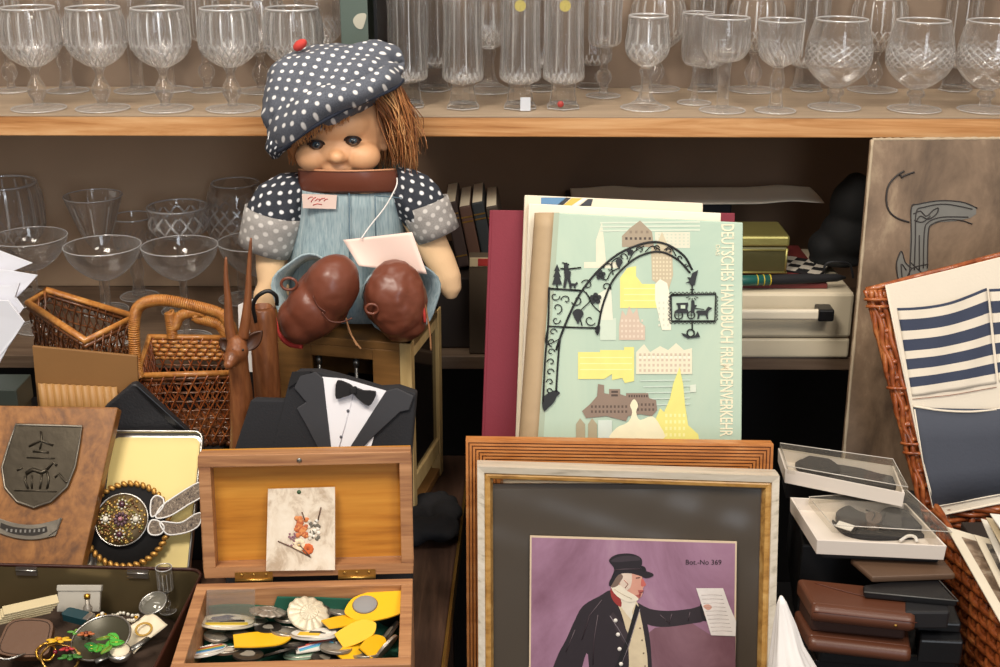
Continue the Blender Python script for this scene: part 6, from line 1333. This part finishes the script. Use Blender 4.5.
b = MB(T(r0.x + .035, 1.580, 1.0165) @ RZ(-28)); b.b2(-.03, .03, -.03, .03, 0, .002, M_blackbox); 
for i in range(4):
    for j in range(4):
        if (i + j) % 2: b.b2(-.03 + .015 * i, -.015 + .015 * i, -.03 + .015 * j, -.015 + .015 * j, .002, .0024, plain('square_white', '#b8b0a2', .6))
b.build('board_sheet', None, t)
t = thing('black_camera_bag', 'bulky black bag at the right end of the middle shelf, half behind the leather board', 'bag', (.385, 1.62, 1.0162)); b = MB()
for px, py, Y, rx, ry, rz in [(836, 262, 1.60, .036, .032, .026), (846, 235, 1.60, .034, .035, .034), (852, 205, 1.60, .028, .030, .034), (828, 246, 1.60, .026, .028, .022), (856, 188, 1.60, .018, .020, .020)]: c = at(px, py, Y); b.ell(c, (rx, ry, rz), seg=20, rings=14)
for v_ in b.v: v_.z = max(v_.z, 1.0165)
b.build('body', plain('black_nylon', '#08090a', .8, var=.2, bs=.3, bscale=90), t, blob=.003, bsm=6)
b = MB(); b.tube(catmull([at(823, 276, 1.562), at(826, 264, 1.560), at(838, 262, 1.558), at(850, 265, 1.560), at(853, 278, 1.562)], 5), .0016, 6); b.build('strap', plain('strap_grey', '#26272b', .5), t)
m = MB(); m.b2(.09, .31, 1.694, 1.765, ZM + .0006, 1.070, M_blackbox); m.build('storage_box', None, label='tall black storage box standing behind the cream case', cat='box', bevel=.002)
c0, c1 = at(572, 195, 1.70), at(818, 188, 1.70)
def mapf(u, v):
    x = lerp(c0.x, c1.x, u); z = 1.0705 + .006 * max(0, math.sin(u * 9)) ** 3 * .5 + .003 * u; a = 2 * PI * v
    return (x, 1.705 + .045 * math.cos(a), z + .0050 + .0042 * math.sin(a) * (1 - .5 * u ** 4))
b = MB(); b.grid(mapf, 60, 16); b.build('rolled_map', plain('old_paper', '#efe6d0', .7, var=.12, vs=15), label='flattened roll of old beige paper on top of the black storage box', cat='paper roll')
# left group of dark books on the middle shelf
m = MB(); m.b2(-.115, .012, 1.53, 1.70, ZM + .0006, 1.016, plain('dark_brown_box', '#2a1f18', .7)); m.build('dark_box', None, label='dark brown box under the row of old books, left of the red book', cat='box', bevel=.002)
for i in range(4):
    x = -.052 + i * .0165; W = T(x, 1.555, 1.0175) @ RY(-11)
    t = thing('old_book', '%s from the left of the four dark old books leaning on the middle shelf' % ORD[i].capitalize(), 'book', (x, 1.6, 1.017), group='row of dark old books leaning on the middle shelf')
    h = .088 - .005 * (i % 2); mt = plain('old_cloth%d' % i, ['#3a2a24', '#54392c', '#262a2c', '#40342a'][i], .7, var=.2)
    b = MB(W); b.b2(0, .0150, 0, .10, .003, h, mt); b.build('cover', None, t, bevel=.002)
    b = MB(W); b.b2(.0015, .0135, .002, .098, h - .001, h + .0003, M_cream); b.build('pages', None, t)
    b = MB(W)
    for z in (h * .2, h * .75, h * .82): b.b2(.0005, .0145, -.0006, .0002, z, z + .0018, M_brass)
    b.build('gilt_line', None, t)
q = at(483, 260, 1.515); t = thing('small_carton', 'small cream carton with a red panel below the row of old books', 'carton', (q.x, 1.52, ZM)); 
MB().b2(q.x - .017, q.x + .014, 1.5085, 1.528, 1.0 - .076, q.z + .006, plain('aged_carton', '#4a3d2e', .7)).build('body', None, t, bevel=.001)
MB().b2(q.x - .016, q.x + .013, 1.5075, 1.5084, q.z - .006, q.z + .005, plain('carton_cream', '#b7a684', .7)).build('label_band', None, t)
MB().b2(q.x - .006, q.x + .011, 1.5068, 1.5075, q.z - .005, q.z + .004, plain('carton_red', '#9a2a26', .6)).build('red_panel', None, t)
# ---------------------------------------------------------------- big worn leather portfolio leaning on the shelf
BD = PL(1.352, ZL + .0005, 12.2)
M_port = mottled('worn_leather', [(.3, '#4a3b2e'), (.45, '#6e5a47'), (.58, '#87705a'), (.72, '#ae987c')], 11, .55)
P = BD.pxs([(873, 139.5), (1045, 138), (843, 470)]); k = (P[0][0] - P[2][0]) / (P[0][1] - P[2][1]); xb = P[0][0] - k * P[0][1]
t = thing('leather_portfolio', 'large worn brown leather portfolio with a blue-grey tooled ornament, leaning on the upper shelf', 'portfolio', BD.pt(.48, 0, -.01))
b = MB(BD.F); b.prism([(xb, 0), (xb + .26, 0), P[1], P[0]], -.0035, 0); BC = b.build('front_cover', M_port, t, bevel=.0012)
b = MB(BD.F); b.prism([(xb, 0), (xb + .26, 0), P[1], P[0]], -.014, -.0105); b.build('back_cover', M_port, t, bevel=.001)
b = MB(BD.F); b.prism([(xb + .002, .002), (xb + .258, .002), (P[1][0] - .002, P[1][1] - .002), (P[0][0] + .002, P[0][1] - .002)], -.0102, -.0038); b.build('sheets', M_cream, t)
b = MB(BD.F); n = 60
for e0, e1 in (((xb, 0), P[0]), (P[0], P[1])):
    pts = [(lerp(e0[0], e1[0], i / n), lerp(e0[1], e1[1], i / n), -.0012) for i in range(n + 1)]; g = random.Random(9); b.tube(pts, [.0018 + g.uniform(-.0004, .0007) for _ in pts], 6)
b.build('worn_edge', plain('worn_edge', '#b8a68c', .8, var=.3, vs=80), BC, label='pale scuffed edge')
b = MB(BD.F); M_orn = plain('ornament_blue', '#74726c', .5, var=.12, vs=60); M_orl = plain('ornament_line', '#322c2a', .6)
def ob(pts, m_, h, sm=True): Q = BD.pxs(pts); b.prism(sp(Q, 4) if sm else Q, .0001, h, m_)
def ol(pts, r=.0007, cl=False): b.tube([(q.x, q.y, .0011) for q in catmull([V((*BD.px(*a), 0)) for a in pts], 5)], r, 5, M_orl)
ob([(909, 275), (911, 208), (916, 204), (940, 201), (960, 202), (976, 207), (976, 214), (970, 218), (955, 221), (938, 222), (930, 226), (928, 232), (928, 268), (920, 277)], M_orn, .0006, False)
ob([(898, 280), (897, 262), (901, 251), (905, 262), (912, 266), (920, 262), (928, 268), (922, 280)], M_orn, .0007, False)
for q in ([(909, 275), (911, 240), (911, 208), (918, 204), (940, 200.5), (962, 202), (977, 208)], [(927, 268), (928, 232), (932, 224), (944, 220), (960, 220), (972, 224)], [(914, 270), (915, 240), (916, 212), (924, 207), (945, 204), (972, 209)], [(923, 268), (924, 232), (928, 222), (942, 217), (968, 217)],
          [(919, 270), (919, 235)], [(898, 280), (896, 264), (901, 251), (905, 262), (911, 268)], [(906, 280), (912, 268), (928, 264)], [(910, 262), (926, 277)], [(902, 279), (901, 264), (906, 270)], [(913, 214), (920, 211), (926, 216), (933, 210), (938, 208), (936, 214), (928, 219), (920, 216), (916, 222)], [(914, 220), (922, 222), (930, 216)]): ol(q)
for q in ([(904, 171), (896, 176), (888, 186), (886, 200), (889, 211), (897, 218), (909, 222)], [(901, 177), (908, 174), (914, 172)], [(899, 173), (902, 178)]): ol(q, .0011)
b.build('tooled_ornament', None, BC, weld=False, label='blue-grey ornament with dark outlines')
# ---------------------------------------------------------------- picnic basket, lower right
RZ0 = .860; rim = [V((.4590, .90, RZ0)), V((.82, .90, RZ0)), V((.82, 1.232, RZ0)), V((.4600, 1.232, RZ0))]
bot = [V((.470, .915, ZL + .006)), V((.80, .915, ZL + .006)), V((.80, 1.215, ZL + .006)), V((.470, 1.215, ZL + .006))]
t = thing('picnic_basket', 'reddish wicker picnic basket full of old photographs, its lid raised', 'basket', (.61, 1.08, ZL))
for i, nm in enumerate(('front_wall', 'side_wall', 'back_wall', 'side_wall')):
    j = (i + 1) % 4; b = MB(); weave(b, [bot[i], bot[j], rim[j], rim[i]], 34, 13, .0031, M_wick3, amp=.0036, sr=.0036); b.build(nm, None, t, weld=False)
b = MB(); b.b2(.472, .80, .915, 1.215, ZL + .002, ZL + .008, M_wick3); b.build('base', None, t)
b = MB()
for k_ in range(3):
    off = V((0, 0, -.004 * (k_ % 2))); s = (1, .985, 1.008)[k_]; c_ = sum(rim, V()) / 4
    R_ = [c_ + (p - c_) * s + off for p in rim]; pts = []
    for i in range(4):
        for u in range(24): pts.append(R_[i].lerp(R_[(i+1) % 4], u / 24) + V((0, 0, .0022 * math.sin(u * 1.1 + k_ * 2.1))))
    b.tube(pts, .0036, 7, M_wick3, closed=True)
b.build('braided_rim', None, t, weld=False)
# raised lid: wicker panel
LB = PL(1.2395, RZ0 + .006, 17)
F0 = LB.pxs([(866, 290), (886, 284), (1215, 199), (926, 521), (1215, 474)])
c4 = [(F0[3][0] - .0015, F0[3][1]), (F0[4][0], F0[4][1]), F0[2], F0[0]]
w3 = [LB.pt(x, y, 0) for x, y in c4]
b = MB(); weave(b, w3, 30, 20, .0030, M_wick3, amp=.0034, sr=.0034); LIDW = b.build('lid', None, t, weld=False)
b = MB(); L0, L1 = w3[0], w3[3]; nrm = LB.n
for k_ in range(6):
    o = LB.u * (.0005 + .0032 * k_) + nrm * (.002 + .003 * math.sin(k_ * 1.9)); n = 40
    b.tube([L0.lerp(L1, i / n) + o + LB.u * (.0016 * math.sin(i * .9 + k_ * 2.0)) + nrm * (.0018 * math.cos(i * .9 + k_)) for i in range(n + 1)], .0028, 7, M_wick3)
for s in (.05, .30, .34, .58, .93, .96):
    c_ = L0.lerp(L1, s) + LB.u * .0085 + nrm * .002; b.tube([c_ + LB.u * (.0125 * math.cos(a * PI / 8)) + nrm * (.0085 * math.sin(a * PI / 8)) for a in range(16)], .0017, 6, M_wick3, closed=True)
b.build('bound_edge', None, LIDW, weld=False, label='thick bound edge of the lid')
b = MB(); T0, T1 = w3[3], w3[2]
for k_ in range(3): b.tube([T0.lerp(T1, i / 40) + nrm * (.003 * math.sin(i * .8 + k_ * 2.1)) - LB.v * (.0035 * k_) for i in range(41)], .0030, 7, M_wick3)
b.build('bound_edge', None, LIDW, weld=False)
# cloth organiser with pockets hung in the lid
M_cloth = plain('cream_canvas', '#e3d8c6', .9, var=.03, bs=.25, bscale=350); M_navy = plain('navy_stripe', '#3b4256', .9, var=.06, bs=.25, bscale=350); M_blue = plain('slate_canvas', '#484c57', .9, var=.07, bs=.3, bscale=300)
t = thing('pocket_organiser', 'cream canvas organiser with navy striped and slate pockets hanging on the basket lid', 'organiser', LB.pt(.5, .01, .012))
hC = .011
b = MB(LB.F); Q = LB.pxs([(886, 285), (945, 271), (1040, 247), (1200, 205), (1200, 467), (990, 505), (937, 516), (925, 470), (912, 410), (898, 345)], hC)
b.prism(Q, hC - .002, hC); b.build('backing_cloth', M_cloth, t, bevel=.0008)
b = MB(LB.F); b.tube([(*LB.px(x, y, hC), hC) for x, y in [(886, 285), (898, 345), (912, 410), (925, 470), (937, 516), (990, 505), (1200, 467)]], .0012, 6, M_cloth, caps=True); b.build('hem', None, t)
def pocket(c, bands, nm, base, par, seg=26, bulge=.006):
    # c: top-left, top-right, bottom-right, bottom-left px; bands across height in (v0, v1) navy
    b = MB(LB.F); tl_, tr_, br_, bl_ = [V((*LB.px(*q, hC), 0)) for q in c]
    edges = sorted(set([0, 1] + [x for p_ in bands for x in p_]))
    for v0, v1 in zip(edges, edges[1:]):
        nv = any(abs(a - v0) < 1e-6 for a, _ in bands)
        def f(u, v, v0=v0, v1=v1):
            w = lerp(v0, v1, v); p = tl_.lerp(tr_, u).lerp(bl_.lerp(br_, u), w); sag = -.0055 * math.sin(PI * min(1, u * 1.02)) * (1 - w) * (1.0 if len(bands) else .5)
            return (p.x, p.y + sag, hC + .0006 + bulge * math.sin(PI * u) * (1 - w * .8) + .0006 * math.sin(u * 14 + w * 6))
        b.grid(f, seg, 3, M_navy if nv else base)
    return b.build(nm, None, par, solid=.0012)
pk = pocket([(897, 308), (986, 288), (996, 383), (912, 396)], [(0, .03), (.13, .26), (.36, .49), (.58, .70), (.79, .90)], 'striped_pocket', M_cloth, t)
pk2 = pocket([(989, 289), (1075, 268), (1085, 368), (999, 382)], [(0, .03), (.13, .26), (.36, .49), (.58, .70), (.79, .90)], 'striped_pocket', M_cloth, t)
pb = pocket([(913, 407), (1080, 404), (1085, 478), (932, 507)], [], 'slate_pocket', M_blue, t)
b = MB(LB.F); P = [V((*LB.px(x, y, hC), hC + .0045 * math.sin(PI * i / 5) + .002)) for i, (x, y) in enumerate([(913, 406), (940, 410), (970, 411), (1000, 408), (1040, 404), (1080, 403)])]; b.tube(catmull(P, 4), .0012, 6, M_cloth)
P = [V((*LB.px(x, y, hC), hC + .0018)) for x, y in [(914, 409), (922, 460), (932, 507), (1000, 494), (1085, 478)]]; b.tube(P, .0008, 6, M_cloth); b.build('piping', None, pb, label='cream piping')
b = MB(LB.F); P = [V((*LB.px(x, y, hC), hC + .0018)) for x, y in [(912, 399), (950, 395), (996, 387)]]; b.tube(P, .0004, 5, plain('red_brown_thread', '#9a6a58', .8)); b.build('stitching', None, pk)
# photographs in the basket
g = random.Random(31)
cardsP = [([(946, 527), (990, 540), (1060, 560), (1075, 690), (1000, 622)], .872, 'large cream-bordered photograph lowest in the picnic basket', '#e3d9c4', '#8a7460'),
          ([(974, 535), (1010, 545), (1065, 600), (1040, 640), (1000, 588)], .882, 'cream-bordered photograph second in the fan of pictures', '#dbd0ba', '#4e4a48'),
          ([(981, 519), (1010, 528), (1060, 590), (1030, 610), (1000, 562)], .892, 'pale photograph third in the fan of pictures in the picnic basket', '#e2dccf', '#8c8a84'),
          ([(986, 518), (1020, 524), (1065, 570), (1040, 588), (1001, 545)], .902, 'tan-backed photograph near the top of the fan of pictures', '#c9b795', '#6e6252'),
          ([(990, 514), (1030, 518), (1070, 550), (1045, 566), (1004, 534)], .911, 'topmost photograph in the picnic basket, with a blue picture edge', '#e6e2d8', '#6f93b4')]
prevz = RZ0
for pts, z, lb, c, ci in cardsP:
    t = thing('old_photograph', lb, 'photograph', onz(*pts[0], z), group='photographs in the picnic basket'); Q = [onz(x, y, z) for x, y in pts]; c_ = sum(Q, V()) / len(Q)
    b = MB(T(0, 0, z)); b.prism([(p.x, p.y) for p in Q], -.0006, .0006); b.build('sheet', plain('card_' + c[1:], c, .6, var=.06), t)
    b = MB(T(0, 0, z)); b.prism([((p.x - c_.x) * .80 + c_.x + .003, (p.y - c_.y) * .80 + c_.y) for p in Q], .0006, .0009); b.build('picture', mottled('pic_' + ci[1:], [(.3, '#%02x%02x%02x' % tuple(int(int(ci[1+2*i:3+2*i], 16) * .45) for i in range(3))), (.5, ci), (.75, '#d8cbb6')], 45, .35), t)
m = MB(); m.b2(.480, .79, .93, 1.205, ZL + .0085, .8545, plain('dark_photo_box', '#2c221c', .7)); m.build('photo_box', None, label='dark carton inside the picnic basket, under the photographs', cat='box', bevel=.002)
# ---------------------------------------------------------------- white trays with clear lids
M_tray = plain('white_tray_card', '#ddd3c8', .7, var=.05, vs=30)
def tray(name, label, px4, z, h, lid4, zl, seedv, small=False):
    C = [onz(x, y, z) for x, y in px4]     # tl bl br tr
    c_ = sum(C, V()) / 4; t = thing(name, label, 'box', V((c_.x, c_.y, z - h)))
    dn_ = V((0, 0, -h)); ins = [c_ + (p - c_) * .965 for p in C]
    b = MB(); n = 4
    lowo = [c_ + (p - c_) * .985 + dn_ for p in C]; lowi = [p + dn_ * .88 for p in ins]
    b.add(C + lowo + ins + lowi, [(i, (i+1) % 4, 4 + (i+1) % 4, 4 + i) for i in range(4)] + [(8 + i, 12 + i, 12 + (i+1) % 4, 8 + (i+1) % 4) for i in range(4)] + [(i, 8 + i, 8 + (i+1) % 4, (i+1) % 4) for i in range(4)] + [(4, 5, 6, 7), (15, 14, 13, 12)])
    b.build('tray', M_tray, t, bevel=.0006)
    L = [onz(x, y, zz) for (x, y), zz in zip(lid4, zl)]
    b = MB(); lh = V((0, 0, -.008)); b.add(L + [p + lh for p in L], [(0, 1, 2, 3)] + [(i, 4 + i, 4 + (i+1) % 4, (i+1) % 4) for i in range(4)]); b.build('clear_lid', M_film, t, solid=.0005, weld=True, label='clear plastic lid set askew')
    b = MB(); b.tube(L, .0005, 5, plain('lid_edge_shine', '#cfc8be', .15, coat=.5), closed=True); b.build('lid_rim', None, t)
    return t, C
tb, C = tray('tie_box', 'white card box with a clear lid set askew, holding a black bow tie', [(790, 497), (817, 540), (947, 546), (906, 503)], .9005, .0155, [(809, 497), (833, 525), (952, 532), (907, 490)], [.906, .904, .907, .909], 1)
M_tie = plain('tie_cloth', '#2b2a2c', .75, var=.35, vs=90, bs=.3)
t = thing('bow_tie', 'black bow tie with a small white tag in the nearer clear-lidded box', 'bow tie', onz(870, 525, .888))
def zpoly(par, nm, pts, z0, z1, mat, bev=.0015, disp=None):
    Q = [onz(x, y, z1) for x, y in pts]; b = MB(); b.prism(sp([(p.x, p.y) for p in Q], 4), z0, z1); return b.build(nm, mat, par, bevel=bev, bseg=3, disp=disp)
zpoly(t, 'band', [(832, 519), (850, 528), (900, 531), (930, 527), (932, 534), (880, 538), (846, 533)], .8872, .8905, M_tie)
zpoly(t, 'left_wing', [(836, 512), (848, 505), (858, 510), (868, 514), (870, 521), (860, 523), (852, 528), (840, 523)], .8905, .8965, M_tie)
zpoly(t, 'right_wing', [(878, 514), (888, 507), (900, 508), (915, 514), (926, 524), (912, 528), (892, 526), (878, 522)], .8905, .8965, M_tie)
zpoly(t, 'knot', [(866, 513), (876, 511), (882, 516), (878, 523), (868, 522)], .8905, .8985, plain('knot_cloth', '#5a4c44', .8, var=.2))
b = MB(T(*onz(845, 526, .8975)) @ RZ(-38) @ RX(12)); b.b2(-.008, .008, -.0045, .0045, -.0004, .0004); b.build('price_tag', M_white, t)
b = MB(); b.tube(catmull([onz(866, 510, .897), onz(875, 514, .8985), onz(872, 521, .898), onz(880, 524, .897), onz(886, 513, .897)], 4), .0008, 5); b.build('fold_line', M_black, t)
t = thing('bow_tie', 'second dark bow tie half seen at the front right corner of the nearer box', 'bow tie', onz(910, 538, .888)); b = MB()
b.tube(catmull([onz(900, 541, .890), onz(908, 536, .892), onz(915, 537, .892), onz(917, 542, .889)], 4), .0016, 6); b.build('clip', M_white, t, label='white clip')
tray('tie_box', 'white card box with a clear lid behind the nearer one, dark tie inside', [(778, 448), (785, 469), (905, 493), (894, 466)], .927, .0155, [(780, 443), (788, 466), (908, 487), (893, 459)], [.934, .931, .931, .935], 2)
t = thing('neck_tie', 'dark rolled tie inside the rear clear-lidded box', 'tie', onz(840, 480, .9125)); 
zpoly(t, 'band', [(795, 462), (812, 456), (826, 459), (850, 465), (880, 473), (899, 478), (895, 486), (870, 484), (835, 477), (806, 471)], .9148, .9195, M_tie, disp=(.003, .01))
zpoly(t, 'folded_end', [(801, 460), (815, 454), (832, 460), (840, 469), (820, 472), (804, 467)], .9195, .9245, M_tie)
# ---------------------------------------------------------------- wallets
M_wb = plain('wallet_brown', '#5a3423', .38, var=.15, vs=18, bs=.12, bscale=160); M_wk = plain('wallet_black', '#141416', .35, var=.15, bs=.15, bscale=200)
def pxslab(name, label, px4, z0, z1, mat, cat='wallet', parent=None, bevel=.002, group=None):
    Q = [onz(x, y, z1) for x, y in px4]; b = MB(T(0, 0, 0)); b.prism([(p.x, p.y) for p in Q], z0, z1, mat); return b.build(name, None, parent, label=label, cat=cat, bevel=bevel, group=group)
# brown trifold
W0 = [onz(*q, .862) for q in ((797, 578), (812, 603), (915, 614), (911, 590))]
t = thing('brown_wallet', 'thick brown leather trifold wallet bulging open in the middle of the pile', 'wallet', W0[1] + V((0, 0, -.062)))
def fold(zA, zB, inset, nm):
    b = MB(); c_ = sum(W0, V()) / 4; Q = [(c_.x + (p.x - c_.x) * inset, c_.y + (p.y - c_.y) * inset) for p in W0]; b.prism(Q, zA, zB); return b.build(nm, M_wb, t, bevel=.0035, bseg=4)
fold(.845, .862, 1.0, 'top_flap'); fold(.812, .828, 1.0, 'lower_flap')
b = MB(); P0, P1 = W0[1], W0[2]
for zz, r in ((.8535, .0085), (.820, .0078)):
    n = 24; d = (P1 - P0); b.tube([V((P0.x + d.x * i / n, P0.y + d.y * i / n, zz))  for i in range(n + 1)], [r * (.8 if i in (0, n) else 1)  for i in range(n + 1)], 12)
b.build('rounded_folds', M_wb, t)
c_ = sum(W0, V()) / 4; b = MB(); b.prism([(c_.x + (p.x - c_.x) * .93, c_.y + (p.y - c_.y) * .8 + .004) for p in W0], .8285, .8445); b.build('inner_leaf', plain('wallet_brown_dark', '#38211a', .5), t, bevel=.002)
b = MB(); b.tube([P0 + V((0, -.008, -.004)), P1 + V((0, -.008, -.004))], .0004, 5); b.tube(catmull([onz(815, 583, .8625), onz(840, 590, .8628), onz(865, 596, .8628), onz(880, 597, .8625)], 4), .0004, 5); b.build('crease_line', M_seam, t)
b = MB(); b.ell(P0.lerp(P1, .80) + V((0, -.0085, -.009)), (.0018, .0012, .0014), seg=10, rings=6); b.build('press_stud', M_brass, t)
# supports / black wallets
pxslab('black_wallet', 'flat black wallet at the bottom of the pile, below the brown trifold', [(806, 636), (815, 660), (962, 668), (950, 640)], .776, .792, M_wk)
pxslab('black_wallet', 'long black wallet with a shiny zip edge, directly under the brown trifold', [(808, 624), (820, 648), (958, 658), (950, 630)], .7925, .8085, M_wk)
b = MB(); b.tube([onz(852, 653, .8088), onz(946, 657, .8088)], .0009, 6); b.build('zip_edge', plain('dark_zip', '#55544f', .3, .6), bpy.data.objects['black_wallet.001'])
pxslab('black_wallet', 'black wallet right of the brown trifold, second from the bottom', [(918, 612), (920, 640), (964, 642), (955, 612)], .8092, .834, M_wk)
pxslab('black_wallet', 'black wallet right of the brown trifold, third from the bottom', [(910, 596), (918, 622), (962, 624), (952, 597)], .8345, .8445, M_wk)
pxslab('black_wallet', 'topmost black wallet, its grey edge showing right of the brown trifold', [(863, 585), (864, 592), (958, 601), (934, 575)], .8635, .8695, M_wk)
b = MB(); b.tube([onz(864, 592, .8697), onz(958, 601, .8697), onz(936, 577, .8697)], .0007, 5); b.build('edge_seam', plain('grey_seam', '#5a5a58', .5), bpy.data.objects['black_wallet.004'])
pxslab('black_spacer', 'small dark box hidden at the back of the wallet pile', [(905, 585), (905, 612), (950, 612), (945, 585)], .845, .863, M_blackbox, cat='box')
pxslab('brown_wallet', 'flat brown wallet lying directly under the clear-lidded white box', [(850, 558), (872, 577), (956, 574), (938, 552)], .8705, .8765, plain('wallet_taupe', '#5c4534', .5, var=.15, vs=20))
pxslab('dark_case', 'dark flat case on which the nearer clear-lidded box lies', [(800, 500), (822, 552), (940, 556), (905, 508)], .8771, .8845, M_blackbox, cat='case')
pxslab('black_case', 'black box under the back of the pile of ties and wallets', [(792, 478), (802, 545), (935, 552), (915, 490)], .776, .8700 - .0002 - .0069, M_blackbox, cat='box')
pxslab('black_case', 'flat black box between the two clear-lidded tie boxes', [(784, 454), (788, 470), (903, 492), (893, 468)], .8771, .9108, M_blackbox, cat='box')
# white cloth at the right edge of the gold frame
b = MB(); st = [(V((.262, .885, ZL + .0008)), .040, .030), (V((.260, .89, ZL + .03)), .046, .034), (V((.256, .90, ZL + .09)), .041, .030), (at(796, 700, .905), .026, .022), (at(791, 672, .91), .019, .017), (at(787, 648, .915), .0125, .012), (at(785, 625, .92), .0085, .008), (at(782, 604, .922), .004, .004), (at(781, 596, .922), .001, .001)]
loft(b, st, 64, wr=lambda u, v: 1 + .10 * math.sin(u * 2 * PI * 5 + v * 4) + .05 * math.sin(u * 2 * PI * 11 - v * 7))
b.build('white_cloth', plain('white_linen', '#e9e4e0', .9, var=.02, bs=.1), label='bunched white cloth standing beside the right edge of the gold frame', cat='cloth')
# ---------------------------------------------------------------- light
def area(name, loc, tgt, sx, sy, w, c):
    l = bpy.data.lights.new(name, 'AREA'); l.shape = 'RECTANGLE'; l.size = sx; l.size_y = sy; l.energy = w; l.color = c
    o = bpy.data.objects.new(name, l); COL.objects.link(o); o.location = loc
    o.rotation_euler = (V(tgt) - V(loc)).to_track_quat('-Z', 'Y').to_euler(); return o
area('ceiling_lamp', (-.55, .25, 2.55), (-.1, 1.4, 1.0), .5, .5, 27, (1, .91, .80))
area('ceiling_lamp', (.75, -.1, 2.6), (.2, 1.4, 1.0), .5, .5, 18, (1, .91, .80))
area('window_light', (.55, -1.6, 1.9), (.1, 1.4, 1.2), .5, 1.5, 18, (.82, .9, 1.0))
area('shelf_fill', (-.1, 1.2, 2.35), (0, 1.62, 1.2), 1.6, .12, 7, (1, .92, .82))  # added fill strip brightening the glasses, no such lamp known
w = bpy.data.worlds.new('world'); SC.world = w; w.use_nodes = True
w.node_tree.nodes['Background'].inputs[0].default_value = (1, .9, .8, 1); w.node_tree.nodes['Background'].inputs[1].default_value = .26
vs = SC.view_settings; vs.view_transform = 'Standard'; vs.look = 'None'; vs.gamma = 1; vs.exposure = 0; vs.use_curve_mapping = False
SC.cycles.use_denoising = True; SC.cycles.max_bounces = 16; SC.cycles.transmission_bounces = 14; SC.cycles.transparent_max_bounces = 24
